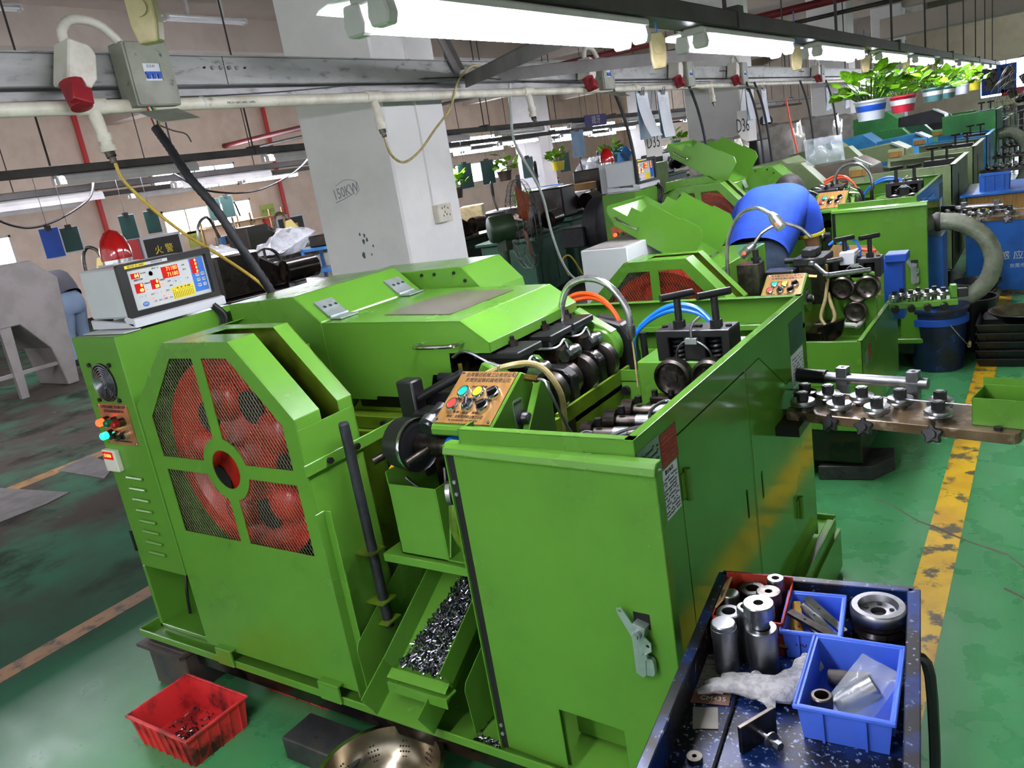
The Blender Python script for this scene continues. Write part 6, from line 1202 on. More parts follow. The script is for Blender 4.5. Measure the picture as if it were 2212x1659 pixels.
P(ih, 'control_panel', MB(FR((-.57, 7.195, .60), (1, 0, 0), (0, .0, 1))).box((0, 0, 0), (.84, .19, .004)), 'wood_plate'); text(ih, '感 应 加 热 设 备', FR((-.1, 7.192, .32), (1, 0, 0), (0, 0, 1)), .07, 'white_enamel'); text(ih, '东莞市机电设备有限公司', FR((-.1, 7.192, .24), (1, 0, 0), (0, 0, 1)), .035, 'white_enamel')
for i, (x, z) in enumerate(((-.5, .66), (-.35, .66), (-.2, .70), (-.1, .66), (.05, .68))): P(ih, 'panel_meter', MB(FR((x, 7.19, z), (1, 0, 0), (0, 0, 1))).box((0, 0, 0), (.06, .05, .006)), ['label_yellow', 'black_plastic', 'lamp_red', 'btn_green', 'white_enamel'][i])
for x in (-.6, .15): P(ih, 'foot', MB().box((x + .05, 7.25, 0), (x + .11, 7.95, .05)), 'black')
t = thing('parts_box', (-.45, 7.4, .815), 'open blue metal box standing on the blue heater', 'box'); crate(t, -.5, 7.3, -.3, 7.47, .816, .12, 'heater_blue', 0, .004, .004, 3)
P(None, 'fan_lid', MB(T(-.15, 7.4, .68)).box((-.1, -.005, 0), (.1, .005, .1)), 'green_lid', label='flat green plate standing against the blue heater panel', cat='plate') if False else None
t = thing('steel_pan', (-.50, 6.93, 0), 'black wok with tall handles stacked in a steel basin on the floor', 'pan'); P(t, 'basin', MB().lathe((-.49, 6.93, .002), (0, 0, 1), [(0, 0), (.13, 0), (.16, .11), (.165, .11), (.165, .115), (.15, .115), (.12, .01), (0, .01)], 28), 'stainless'); P(t, 'wok', MB().lathe((-.49, 6.93, .10), (0, 0, 1), [(0, 0), (.10, .01), (.17, .09), (.175, .09), (.165, .095), (.10, .02), (0, .012)], 28), 'black'); P(t, 'wok_handle', MB().tube([(-.40, 7.06, .19), (-.41, 7.08, .30), (-.44, 7.08, .42)], .012, 8, 4), 'black')

# ------------------------------------------------------------------ hanging pot plants under the trunk
LEAF = []
for k in range(3):
    me = MB(); r = random.Random(k); pts = [(0, 0), (.28, .10), (.42, .32), (.36, .6), (.18, .85), (0, 1.05), (-.18, .85), (-.36, .6), (-.42, .32), (-.28, .10)]
    vs = [(x, y, .12 * math.sin(y * 3) - .5 * abs(x) ** 1.5 * (.6 + k * .3) + .1) for x, y in pts] + [(0, y, .12 * math.sin(y * 3) + .1) for y in (.1, .45, .8)]
    me.add(vs, [(0, 1, 10), (1, 2, 11, 10), (2, 3, 11), (3, 4, 12, 11), (4, 5, 12), (5, 6, 12), (6, 7, 11, 12), (7, 8, 11), (8, 9, 10, 11), (9, 0, 10)], True)
    m_ = D.meshes.new('leaf'); m_.from_pydata([tuple(v) for v in me.v], [], me.f); m_.polygons.foreach_set('use_smooth', [True] * len(me.f)); m_.materials.append(MATS['leaf']); LEAF.append(m_)
def plant(x, y, z, r, h, pot, lab, n=42, spread=.17, ls=.085, top=None, seed=1, oval=1.0, band=None, words=None):
    t = thing('hanging_plant', (x, y, z), lab, 'plant', 'hanging pot plants'); rd = random.Random(seed)
    pm = MB().lathe((0, 0, 0), (0, 0, 1), [(0, 0), (r * .78, 0), (r * .97, h * .9), (r * 1.05, h * .9), (r * 1.05, h), (r * .93, h), (r * .9, h * .85), (0, h * .85)], 24)
    for v in pm.v: v.y *= oval; v += V((x, y, z))
    P(t, 'pot', pm, pot)
    if band:
        bm = MB().lathe((0, 0, 0), (0, 0, 1), [(r * .885, h * .45), (r * .955, h * .75)], 24)
        for v in bm.v: v.y *= oval; v += V((x, y, z))
        P(t, 'pot_label', bm, band)
    st = MB()
    for i in range(n):
        a = rd.uniform(0, 2 * PI); q = rd.random() ** .6; dx, dy = math.cos(a) * q * spread, math.sin(a) * q * spread * oval; dz = h + rd.uniform(.02, top or .2) * (1.15 - q * .7)
        p = V((x + dx, y + dy, z + dz)); b0 = V((x + dx * .35, y + dy * .35, z + h * .85)); st.tube([b0, (b0 + p) / 2 + V((0, 0, .02)), p], .0022, 4)
        o = D.objects.new('leaf', LEAF[i % 3]); link(o, t, p); s_ = ls * rd.uniform(.65, 1.25)
        o.rotation_euler = (rd.uniform(-.5, .9), rd.uniform(-.5, .5), a - PI / 2 + rd.uniform(-.7, .7)); o.scale = (s_, s_, s_)
    P(t, 'stems', st, 'leaf_dark'); 
    hg = MB()
    for k in range(3): a = k * 2 * PI / 3; hg.tube([(x + r * math.cos(a), y + r * oval * math.sin(a), z + h), (-1.04, y, 1.95)] if x > -2 else [(x + r * math.cos(a), y + r * math.sin(a), z + h), (x - .1, y, 2.07)], .0016, 4)
    P(t, 'hanging_wire', hg, 'wire_black'); return t
plant(-1.04, 6.05, 1.50, .10, .13, 'pot_white', 'big pothos in a white pot with blue labels, nearest of the row', 85, .19, .085, .24, 1, 1.3, 'folder_blue')
plant(-1.04, 7.45, 1.50, .10, .13, 'pot_red', 'pothos in a red pot, second of the hanging row', 75, .19, .09, .24, 2, 1.5, 'fixture_in')
plant(-1.04, 9.4, 1.53, .10, .13, 'pot_teal', 'pothos in a teal pot, third of the hanging row', 60, .19, .09, .22, 3, 1.5, 'fixture_in'); plant(-1.04, 10.6, 1.53, .10, .13, 'pot_teal', 'pothos in a teal pot, fourth of the hanging row', 32, .2, .1, .22, 4, 1.5, 'fixture_in')
plant(-1.04, 12.4, 1.54, .09, .12, 'pot_white', 'small pothos in a white pot near the end of the row', 22, .2, .12, .2, 5); plant(-1.04, 14.4, 1.56, .09, .12, 'pot_yellow', 'farthest pothos of the near row', 22, .2, .12, .2, 6)

# ------------------------------------------------------------------ the rest of the near row
def far_machine(y, c, lab, hood='black', guard=True, wheel='red_wheel', tall=0, dx=0, straight=True, parts=True):
    t = thing('thread_rolling_machine', (-1.65 + dx, y + .7, 0), lab, 'machine', 'older rolling machines further along the row'); d = y - 1.3; z1 = 1.055 + tall
    def b(x0, y0, z0, x1, y1, zz): return MB().box((x0 + dx, y0 + d, z0), (x1 + dx, y1 + d, zz))
    P(t, 'base', b(-2.6, 1.3, .0, -.68, 2.7, .25), 'black_oil', bevel=.01)
    P(t, 'front_wall', b(-1.3, 1.3, .25, -.668, 1.31, z1), c, bevel=.002); P(t, 'side_panel', b(-.68, 1.3, .25, -.668, 2.6, z1), c, bevel=.002); P(t, 'rear_wall', b(-1.3, 2.59, .25, -.668, 2.6, z1), c, bevel=.002)
    P(t, 'frame_rim', b(-1.3, 1.3, z1, -.65, 1.325, z1 + .006).box((-.69 + dx, 1.3 + d, z1), (-.65 + dx, 2.6 + d, z1 + .006)).box((-1.3 + dx, 2.575 + d, z1), (-.65 + dx, 2.6 + d, z1 + .006)), c)
    P(t, 'machine_bed', b(-2.0, 1.8, .25, -1.3, 2.45, .9), c, bevel=.006); P(t, 'working_mechanism', b(-1.28, 1.8, .7, -1.05, 2.4, .98).box((-1.05 + dx, 1.9 + d, .7), (-.75 + dx, 2.3 + d, .86)), 'black_oil', bevel=.02)
    P(t, 'top_cover', MB().prism([(-2.5 + dx, .3), (-2.5 + dx, 1.2 + tall), (-2.05 + dx, 1.25 + tall), (-1.9 + dx, 1.12 + tall), (-1.9 + dx, .3)], 'y', 1.7 + d, 2.3 + d), c, bevel=.004)
    P(t, 'hood', MB().prism([(-1.9 + dx, 1.0 + tall), (-1.9 + dx, 1.13 + tall), (-1.45 + dx, 1.17 + tall), (-1.32 + dx, 1.09 + tall), (-1.3 + dx, .98 + tall)], 'y', 1.75 + d, 2.25 + d), hood, bevel=.004)
    P(t, 'hood_edge', MB().prism([(-1.46 + dx, 1.172 + tall), (-1.45 + dx, 1.19 + tall), (-1.31 + dx, 1.105 + tall), (-1.32 + dx, 1.088 + tall)], 'y', 1.72 + d, 1.76 + d), 'zinc')
    if guard:
        g = P(t, 'flywheel_guard', MB(FR((0, 1.35 + d, 0), (1, 0, 0), (0, 0, 1))).plate([(-2.3 + dx, .25), (-1.6 + dx, .25), (-1.6 + dx, 1.0), (-1.8 + dx, 1.22), (-2.1 + dx, 1.22), (-2.3 + dx, 1.0)], [circ(-1.95 + dx, .85, .2, 20)], .2), c, bevel=.004)
        P(t, 'flywheel', MB().lathe((-1.95 + dx, 1.42 + d, .85), (0, -1, 0), [(.19, 0), (.19, .02), (.15, .03), (.05, .0), (.04, .03), (0, .03)], 24), wheel)
    for x in (-.895, -.785): P(t, 'tee_handle', MB().cyl((x + dx, 2.12 + d, z1 - .02), (x + dx, 2.12 + d, z1 + .1), .011, n=8).cyl((x - .035 + dx, 2.085 + d, z1 + .1), (x + .035 + dx, 2.155 + d, z1 + .1), .011, n=8), 'black')
    P(t, 'feed_roll_housing', b(-.96, 2.08, .8, -.73, 2.17, z1), 'black', bevel=.004)
    if straight:
        s_ = P(t, 'wire_straightener', b(-.66, 2.1, .72, -.1, 2.3, .75), 'steel_dark', bevel=.004)
        for i in range(8): P(s_, 'straightening_roll', MB().lathe((-.60 + i * .062 + dx, 2.15 + (i % 2) * .08 + d, .75), (0, 0, 1), [(.013, 0), (.028, .018), (.028, .036), (.012, .04), (.012, .06), (0, .06)], 10), 'steel')
    P(t, 'side_plate', b(-.668, 1.75, .3, -.664, 1.76, .95), 'black')
    P(t, 'control_console', MB().prism([(1.42 + d, .95), (1.6 + d, .95), (1.6 + d, 1.12), (1.5 + d, 1.12)], 'x', -1.45 + dx, -1.3 + dx).mt(1).box((-1.44 + dx, 1.455 + d, 1.045), (-1.31 + dx, 1.465 + d, 1.1)), [c, 'wood_plate'])
    return t
far_machine(7.15, 'olive', 'olive grey machine with white sticker just behind the raised green hood', 'acrylic_dark', straight=False); far_machine(9.1, 'olive', 'second olive grey machine with tan hood further along the row', 'olive')
far_machine(10.9, 'machine_blue', 'sky blue machine standing between olive and dark green ones', 'machine_blue', False); far_machine(12.7, 'old_green', 'tall dark green machine below the hanging plants', 'black', True, 'black', .22)
far_machine(14.6, 'teal_green', 'dim green machine behind the tall dark green one', 'black'); far_machine(16.5, 'olive', 'faint olive machine near the end of the row', 'black'); far_machine(18.5, 'teal_green', 'last dim machine of the near row', 'black')
t = thing('exhaust_duct', (-.66, 12.9, 0), 'farther ribbed hose bending to the floor at the tall green machine', 'duct'); P(t, 'duct_hose', MB().tube([(-.66, 12.9, .95), (-.5, 12.9, .95), (-.36, 12.9, .8), (-.32, 12.9, .55), (-.40, 12.9, .3), (-.55, 12.9, .15)], .075, 16, 7, wob=.06), 'duct')
def film_box(x, y, z, sx, sy, sz, lab, seed, m='plastic_film'):
    t = thing('feeder_cover', (x, y, 0), lab, 'covered feeder', 'feeders wrapped in plastic film'); n_ = 9; mb = MB()
    mb.box((x - sx * .3, y - sy * .3, 0), (x + sx * .3, y + sy * .3, z)); P(t, 'stand', mb, 'black_oil')
    bm = MB().ball((0, 0, 0), 1, 24)
    for v in bm.v:
        k = max(abs(v.x), abs(v.y), abs(v.z)) + 1e-6; q = v / k * .75 + v * .25
        q += V((mnoise.noise(q * 3 + V((seed, 0, 0))), mnoise.noise(q * 3 + V((0, seed, 0))), mnoise.noise(q * 2.5))) * .16
        v.x, v.y, v.z = x + q.x * sx / 2, y + q.y * sy / 2, z + sz / 2 + q.z * sz / 2
    P(t, 'film_wrap', bm, m); return t
film_box(-2.95, 8.5, .95, .5, .6, .55, 'brown film wrapped feeder right of the D36 sign', 1); film_box(-2.95, 10.9, .95, .5, .7, .6, 'crumpled film wrapped feeder left of the white flowerpot', 2); film_box(-2.95, 12.9, .95, .6, .7, .6, 'grey film wrapped feeder below the red flowerpot', 3); film_box(-2.95, 15.2, .9, .6, .7, .6, 'far film wrapped feeder below the teal flowerpots', 4)
P(None, 'machine_hood', MB().prism([(-3.2, .0), (-3.2, 1.2), (-3.0, 1.42), (-2.75, 1.42), (-2.66, .0)], 'y', 9.2, 9.65), 'black', bevel=.01, label='black casing standing behind the olive machine', cat='casing')
bag('plastic_bag', T(-1.5, 6.72, 1.32) @ RZ(20) @ RX(60), .28, .22, .12, 'poly_bag', 'clear plastic bag hung over a lamp beyond the bending man', seed=12)
for i, (y, x, zb, lab) in enumerate(((5.75, -2.66, .9, 'black cable hanging left of the D35 sign'), (7.2, -2.62, 1.0, 'black cable hanging right of the two clipped sheets'), (8.8, -2.6, 1.0, 'black cable beside the D36 sign'), (9.15, -2.62, 1.1, 'second black cable right of the D36 sign'), (11.0, -2.6, 1.0, 'black cable left of the film wrapped feeders'), (12.5, -2.62, 1.0, 'farthest hanging black cable'))):
    P(None, 'power_cable', MB().tube([(x - .1, y, 2.03), (x - .04, y + .02, 1.8), (x, y + .03, 1.5), (x + .03, y + .02, zb)], .013, 8, 5), 'black_rubber', label=lab, cat='cable', group='hanging machine cables')
P(None, 'air_hose', MB().tube([(-2.7, 10.3, 1.83), (-2.66, 10.3, 1.5), (-2.6, 10.28, 1.2), (-2.55, 10.25, .95)], .012, 8, 5), 'orange_hose', label='bright orange red hose hanging behind the black casing', cat='hose')
# ------------------------------------------------------------------ cage fan beside the white column
def cage_fan(c, nrm, R_, lab, blade='fan_blade', motor='fan_green', dens=36, mr_=1, depth=.16, bs=.85):
    t = thing('pedestal_fan', (c[0], c[1], 0), lab, 'fan', 'pedestal fans'); c = V(c); n = V(nrm).normalized(); u = V((0, 0, 1)).cross(n).normalized(); v = n.cross(u)
    M = Matrix(((u.x, v.x, n.x, c.x), (u.y, v.y, n.y, c.y), (u.z, v.z, n.z, c.z), (0, 0, 0, 1)))
    mb = MB(M)
    for r_, z in ((R_, 0), (R_ * .97, depth * .28), (R_ * .97, -depth * .28), (R_ * .75, depth * .5), (R_ * .75, -depth * .5), (R_ * .45, depth * .62), (R_ * .45, -depth * .62)): mb.tube([(r_ * math.cos(a), r_ * math.sin(a), z) for a in [k * PI / 24 for k in range(49)]], .004 if z == 0 else .0025, 4, caps=False)
    P(t, 'guard_ring', mb, 'wire_guard', kind='stuff'); mb = MB(M)
    for k in range(dens):
        a = k * 2 * PI / dens; ca, sa = math.cos(a), math.sin(a)
        for s_ in (1, -1): mb.tube([(R_ * q * ca, R_ * q * sa, s_ * z) for q, z in ((.15, depth * .66), (.45, depth * .62), (.75, depth * .5), (.97, depth * .28), (1, 0))], .0016, 3, caps=False)
    P(t, 'guard_wires', mb, 'wire_guard', kind='stuff')
    for k in range(3):
        a = k * 2 * PI / 3; Mk_ = M @ RZ(math.degrees(a)); P(t, 'blade', MB(Mk_).add([(.05, -.03, -.03), (R_ * bs, -R_ * bs * .3, -.05), (R_ * bs, R_ * bs * .25, .03), (.06, .06, .03)], [(0, 1, 2, 3), (3, 2, 1, 0)], True), blade)
    P(t, 'motor', MB(M).lathe((0, 0, -depth * .62), (0, 0, -1), [(q * mr_, w_) for q, w_ in ((.03, -.1), (.06, -.02), (.115, 0), (.12, .02), (.12, .2), (.105, .22), (.09, .225), (0, .225))], 24), motor)
    p = M @ V((0, 0, -depth * .62 - .1)); P(t, 'column', MB().cyl((p.x, p.y, .03), (p.x, p.y, p.z - .1), .03, n=12).box((p.x - .05, p.y - .05, p.z - .2), (p.x + .05, p.y + .05, p.z - .09)), motor); P(t, 'base_plate', MB().lathe((p.x, p.y, 0), (0, 0, 1), [(0, 0), (.24, 0), (.24, .02), (.05, .05), (0, .05)], 24), motor)
    return t
cage_fan((-3.95, 6.1, 1.07), (.67, .74, 0), .40, 'big cage fan with green motor right of the white column'); cage_fan((-.5, 14.36, 1.33), (-.3, -1, 0), .38, 'dark ring fan under the last pot plants', 'steel_dark', 'black', 14, .45, .1, .45); cage_fan((-.4, 16.3, 1.5), (-.4, -1, 0), .48, 'tall dark ring fan before the end wall posters', 'steel_dark', 'black', 14, .45, .1, .45)
P(None, 'oil_tank', MB().box((-3.1, 4.35, .0), (-2.3, 5.1, .60)), 'black', bevel=.01, label='low black tank behind the near machine, right of the column', cat='tank')
bl = thing('extractor_blower', (-3.2, 6.3, 0), 'black drum shaped blower left of the raised lime hoods', 'blower'); P(bl, 'drum', MB().lathe((-3.3, 6.3, .97), (1, -.25, 0), [(0, 0), (.22, 0), (.26, .03), (.26, .18), (.22, .21), (0, .21)], 32), 'black_rubber'); P(bl, 'inlet', MB().box((-3.52, 6.0, .83), (-3.3, 6.3, 1.0)), 'black_rubber', bevel=.01); P(bl, 'stand', MB().box((-3.45, 6.15, 0), (-2.95, 6.6, .75)), 'black_oil', bevel=.02); P(bl, 'cable_loop', MB().tube([(-3.5, 6.0, .6), (-3.48, 5.9, .75), (-3.4, 5.9, .78), (-3.36, 6.0, .6)], .008, 6, 5), 'yellow_hose')
# ------------------------------------------------------------------ second row, seen past the column
def old_machine(x, y, rz, c, lab, wheel=None, motor='black_oil', cab=None, seed=0, h=.9):
    t = thing('workshop_machine', (x, y, 0), lab, 'machine', 'machines of the rows further left'); M = T(x, y, 0) @ RZ(rz); r = random.Random(seed)
    P(t, 'base', MB(M).box((-.55, -.35, 0), (.55, .35, h * .72)), c, bevel=.015); P(t, 'top_plate', MB(M).box((-.6, -.4, h * .72), (.6, .4, h * .76)), c, bevel=.006)
    P(t, 'head', MB(M).box((-.5, -.25, h * .76), (-.05, .25, h * 1.15)).prism([(-.05, h * .76), (.25, h * .76), (.2, h * .95), (-.05, h * 1.1)], 'y', -.2, .2), motor, bevel=.02)
    P(t, 'motor', MB(M).cyl((.15, -.3, h * .9), (.5, -.3, h * .9), .11, n=16), motor)
    P(t, 'hand_wheel', MB(M).lathe((.3, .25, h * .95), (0, 1, 0), [(.16, 0), (.18, .0), (.18, .04), (.16, .04)], 24, closed=True).lathe((.3, .25, h * .95), (0, 1, 0), [(0, .01), (.04, .01), (.04, .05), (0, .05)], 12).box((.29, .26, h * .95 - .17), (.31, .28, h * .95 + .17)).box((.13, .26, h * .95 - .01), (.47, .28, h * .95 + .01)), wheel or 'steel_dark')
    P(t, 'pipe_work', MB(M).tube([(-.4, .1, h * 1.1), (-.4, .15, h * 1.4), (-.25, .2, h * 1.5), (-.15, .25, h * 1.3)], .015, 8, 5), 'steel_dark')
    P(t, 'tool_clutter', MB(M).box((.0, .0, h * .76), (.12, .1, h * .9)).cyl((.25, .05, h * .76), (.25, .05, h * .98), .05).box((.35, -.1, h * .76), (.5, .1, h * .84)), 'steel', bevel=.01)
    P(t, 'kick_panel', MB(M).box((-.4, -.36, .1), (.1, -.351, h * .6)).box((.15, -.36, .1), (.5, -.351, h * .6)), c, bevel=.004)
    return t
row2 = [(-5.6, 8.6, 100, 'teal_green', 'orange_wheel', 'dark green machine with orange wheel seen through the cage fan'), (-5.75, 9.95, 95, 'teal_green', None, 'dark green machine below the striped flowerpot'), (-6.3, 12.3, 90, 'teal_green', None, 'dark green machine below the sky blue apron'), (-7.2, 9.2, 85, 'black_oil', 'pink', 'blackened machine with pink wheel beside the column'), (-7.0, 14.3, 90, 'olive', None, 'olive machine behind the pale green cabinets'),
        (-7.2, 17, 90, 'teal_green', None, 'distant green machine left of the D35 sign'), (-6.5, 20, 90, 'olive', None, 'distant machine behind the raised hoods'), (-6.6, 5.2, 80, 'black_oil', None, 'black machine between the column and the beacon'), (-10.5, 8.6, 90, 'teal_green', None, 'dim machine of the third row left of the column'), (-10.2, 6.2, 95, 'black_oil', None, 'dim black machine of the third row by the beacon'), (-10.6, 12, 90, 'olive', None, 'dim machine of the third row right of the column'), (-10.8, 17.5, 90, 'teal_green', None, 'remote machine of the third row')]
for i, (x, y, rz, c, wh, lab) in enumerate(row2): old_machine(x, y, rz, c, lab, wh, 'black_oil', seed=i, h=.95 + .1 * (i % 3))
mat('cabinet_green', '7C9C52', '70904A', 5, .45)
for i, (x, y) in enumerate(((-6.85, 11.2), (-7.0, 15.8))):
    t = thing('metal_cabinet', (x, y, 0), ['pale green cabinet with slot handle in the middle distance', 'farther pale green cabinet behind the white display box'][i], 'cabinet', 'pale green cabinets'); P(t, 'carcass', MB(T(x, y, 0) @ RZ(-8)).box((-.3, -.3, 0), (.3, .3, 1.16)), 'cabinet_green', bevel=.01)
    P(t, 'cabinet_door', MB(T(x, y, 0) @ RZ(-8)).box((-.27, -.31, .1), (.27, -.302, 1.12)), 'cabinet_green', bevel=.003); P(t, 'handle_slot', MB(T(x, y, 0) @ RZ(-8)).box((-.2, -.314, .6), (-.17, -.309, .8)), 'dark_hole'); P(t, 'cabinet_side_door', MB(T(x, y, 0) @ RZ(-8)).box((.302, -.27, .1), (.31, .27, 1.12)), 'cabinet_green', bevel=.003)
for i, (x, y, z, s_, lab) in enumerate(((-6.35, 12.25, 1.28, .5, 'glossy patterned sack on the machines by the flowerpots'), (-7.0, 14.3, 1.36, .5, 'blue tarpaulin heap on the machines'), (-7.2, 17, 1.22, .45, 'crumpled grey sack behind the pale green cabinets'))): bag('sack', T(x, y, z) @ RX(20), s_ * 1.2, s_, .4, ('bag_plain', 'tarp_blue', 'plastic_film')[i], lab, 'sack', 20 + i)
for i, (x, y, z, pot, lab) in enumerate(((-6.1, 9.15, 1.40, 'pot_brown', 'leafy plant in a brown pot left of the cage fan'), (-6.1, 10.6, 1.40, 'pot_yellow', 'leafy plant in a striped yellow green pot'), (-6.1, 12.4, 1.36, 'pot_teal', 'leafy plant in a teal pot beside the sky blue apron'), (-6.1, 15.2, 1.40, 'pot_teal', 'small plant left of the D35 sign'), (-6.2, 8.15, 1.30, 'pot_brown', 'dark drooping plant next to the white column'))): plant(x, y, z, .10, .13, pot, lab, 26, .17, .12, .2, 30 + i)
# hanging folders and aprons on the second row
def folder(x, y, z, w_, h_, m, lab):
    t = thing('hanging_folder', (x, y, z), lab, 'folder', 'folders hung from the second row trunk'); M = FR((x, y - w_ / 2, z), (.12, 1, 0), (.0, -.06, 1)); P(t, 'cover', MB(M).box((0, -h_, 0), (w_, 0, .006)), m, bevel=.002); P(t, 'inner_sheet', MB(M).box((.012, -h_ - .008, -.004), (w_ + .008, -.01, -.001)), 'white_paper'); P(t, 'bulldog_clip', MB(M).box((w_ * .35, -.02, -.008), (w_ * .65, .02, .012)), 'black'); P(t, 'string', MB(M).tube([(w_ * .5, .02, 0), (w_ * .5, 2.06 - z if x > -7 else 2.0 - z, 0)], .002, 4), 'wire_black')
for a in ((-6.2, 3.14, 1.69, .135, .215, 'folder_blue', 'royal blue folder left of the beacon'), (-6.2, 3.29, 1.675, .13, .18, 'folder_green', 'dark green folder right beside the blue one'), (-6.2, 3.77, 1.70, .13, .19, 'folder_green', 'dark green folder above the beacon, left of two'), (-6.2, 3.99, 1.705, .12, .18, 'folder_green', 'dark green folder above the beacon, right of two'), (-7.4, 5.51, 1.75, .14, .22, 'folder_green', 'dark green folder in front of the window, left of two'), (-7.4, 5.68, 1.76, .14, .22, 'folder_green', 'dark green folder in front of the window, right of two'),
          (-6.2, 8.4, 1.70, .25, .3, 'folder_green', 'green folder just right of the white column'), (-6.2, 8.9, 1.70, .25, .3, 'folder_green', 'second green folder right of the white column'), (-6.2, 9.9, 1.66, .25, .28, 'pot_teal', 'teal folder above the cage fan'), (-6.2, 10.95, 1.64, .26, .28, 'folder_green', 'green folder above the striped flowerpot'), (-6.2, 11.45, 1.94, .34, .40, 'folder_sky', 'long sky blue apron hanging left of the D35 sign')): folder(*a)
t = thing('hanging_sign', (-6.0, 11.6, 1.96), 'purple hanging sign with white characters under the ceiling', 'sign'); M = FR((-6.0, 11.4, 1.96), (.1, 1, 0), (0, 0, 1)); P(t, 'board', MB(M).box((0, 0, 0), (.62, .17, .01)), 'sign_purple'); text(t, '搓牙', M @ T(.32, .085, .011), .13, 'white_enamel'); P(t, 'chain', MB(M).cyl((.08, .17, .005), (.08, 2.24, .005), .004, n=6), 'wire_black'); P(t, 'chain', MB(M).cyl((.54, .17, .005), (.54, 2.24, .005), .004, n=6), 'wire_black')
# ------------------------------------------------------------------ far left: hopper, lamps, benches, notices
hp = thing('sheet_metal_hopper', (-9.6, 3.8, 0), 'grey sheet metal hopper stand with slanted top at the left edge', 'hopper')
P(hp, 'hopper_body', MB().prism([(3.0, .78), (4.12, .78), (4.36, .45), (4.42, 0.0), (4.55, 0.0), (4.66, 1.2), (4.42, 1.43), (3.0, 1.43)], 'x', -9.95, -9.3), 'hopper_grey', bevel=.008); P(hp, 'inner_funnel', MB().prism([(3.3, .4), (3.6, .4), (3.95, .78), (3.1, .78)], 'x', -9.85, -9.4), 'hopper_grey', bevel=.01)
for y in (3.0, 3.9): P(hp, 'leg', MB().prism([(y, 0), (y + .08, 0), (y + .12, .78), (y, .78)], 'x', -9.36, -9.3), 'hopper_grey')
P(hp, 'cross_rail', MB().box((-9.36, 3.05, .25), (-9.32, 4.42, .29)), 'hopper_grey')
for i, (x, y) in enumerate(((-9.2, 5.0), (-9.6, 8.2))):
    t = thing('bench_lamp', (x, y, 0), ['cream shaded gooseneck lamp behind the grey hopper', 'cream shaded gooseneck lamp right of the thick black cable'][i], 'lamp', 'cream shaded bench lamps'); P(t, 'lamp_stand', MB().cyl((x - .1, y, 0), (x - .1, y, .9), .02).tube([(x - .1, y, .9), (x - .1, y, 1.3), (x - .05, y + .05, 1.45), (x + .05, y + .1, 1.42), (x + .08, y + .12, 1.33)], .02, 8, 5), 'steel_dark'); P(t, 'shade', MB().cyl((x + .08, y + .12, 1.33), (x + .1, y + .14, 1.16), .06, .15, n=4, sm=False), 'lamp_shade', bevel=.006)
for i, (y, z, w_, h_, m, lab) in enumerate(((9.9, .25, .85, 1.05, 'notice_black', 'black fire cabinet notice with yellow print left of the display'), (13.55, .2, .8, 1.0, 'notice_black', 'black fire cabinet notice with yellow print left of the column'))):
    t = thing('fire_cabinet', (XW, y, z), lab, 'cabinet', 'fire hose cabinets on the window wall'); P(t, 'cabinet_frame', MB().box((XW, y - .06, z - .06), (XW + .12, y + w_ + .06, z + h_ + .06)), 'white_enamel', bevel=.01); P(t, 'notice', MB().box((XW + .12, y, z), (XW + .124, y + w_, z + h_)), m)
    Mn = FR((XW + .125, y + w_ / 2, z + h_ * .75), (0, 1, 0), (0, 0, 1)); text(t, '火 警', Mn, .2, 'label_yellow'); text(t, '消火栓箱', Mn @ T(0, -.3, 0), .14, 'label_yellow'); text(t, '火警电话 119', Mn @ T(0, -.6, 0), .09, 'label_yellow'); P(t, 'red_edge', MB().box((XW, y - .35, z), (XW + .1, y - .1, z + h_ * 1.1)), 'pipe_red_bright')
for i, (y, z, lab) in enumerate(((11.05, .95, 'lime green evacuation notice left of the far window'), (13.2, 1.25, 'lime green evacuation notice right of the far window'))): t = thing('evacuation_notice', (XW, y, z), lab, 'notice', 'lime notices on the window wall'); P(t, 'board', MB().box((XW, y, z), (XW + .02, y + .42, z + .36)), 'poster_lime'); text(t, '安全出口', FR((XW + .021, y + .21, z + .2), (0, 1, 0), (0, 0, 1)), .1, 'lamp_green'); P(t, 'alarm_box', MB().box((XW, y, z - .3), (XW + .06, y + .16, z - .14)), 'pipe_red_bright')
t = thing('taped_notice', (-9.53, 15.9, 1.15), 'white taped notice on the distant column by the cage fan', 'notice'); Mn = FR((-10.05, 15.898, 1.1), (1, 0, 0), (0, 0, 1)); P(t, 'sheet', MB(Mn).box((0, 0, 0), (.42, .3, .002)), 'white_paper'); text(t, '非工作人员禁止', Mn @ T(.21, .15, .003), .055, 'ink')
t = thing('taped_notice', (-10.2, 9.7, 1.4), 'white taped notice reading a two on the column left of the big one', 'notice'); Mn = FR((-9.9, 9.698, 1.2), (1, 0, 0), (0, 0, 1)); P(t, 'sheet', MB(Mn).box((0, 0, 0), (.3, .32, .002)), 'white_paper'); text(t, '工具车\n2', Mn @ T(.15, .18, .003), .08, 'ink')
t = thing('blue_cart', (-7.2, 6.3, 0), 'small blue workshop cart in front of the column foot', 'cart'); Mq_ = T(-8.2, 7.9, 0) @ RZ(20)
for z in (.25, .6, .9): P(t, 'cart_shelf', MB(Mq_).box((-.4, -.28, z), (.4, .28, z + .04)), 'tarp_blue', bevel=.004)
for x, y in ((-.4, -.28), (.36, -.28), (-.4, .24), (.36, .24)): P(t, 'cart_post', MB(Mq_).box((x, y, 0), (x + .04, y + .04, .95)), 'tarp_blue')
P(t, 'black_tool', MB(Mq_).box((-.3, -.2, .94), (.1, .2, 1.1)).ball((.2, 0, 1.02), .12, 10), 'black_oil', bevel=.02)
sh = thing('storage_rack', (-15.2, 12.6, 0), 'open shelf rack with small blue parts below the far window', 'rack')
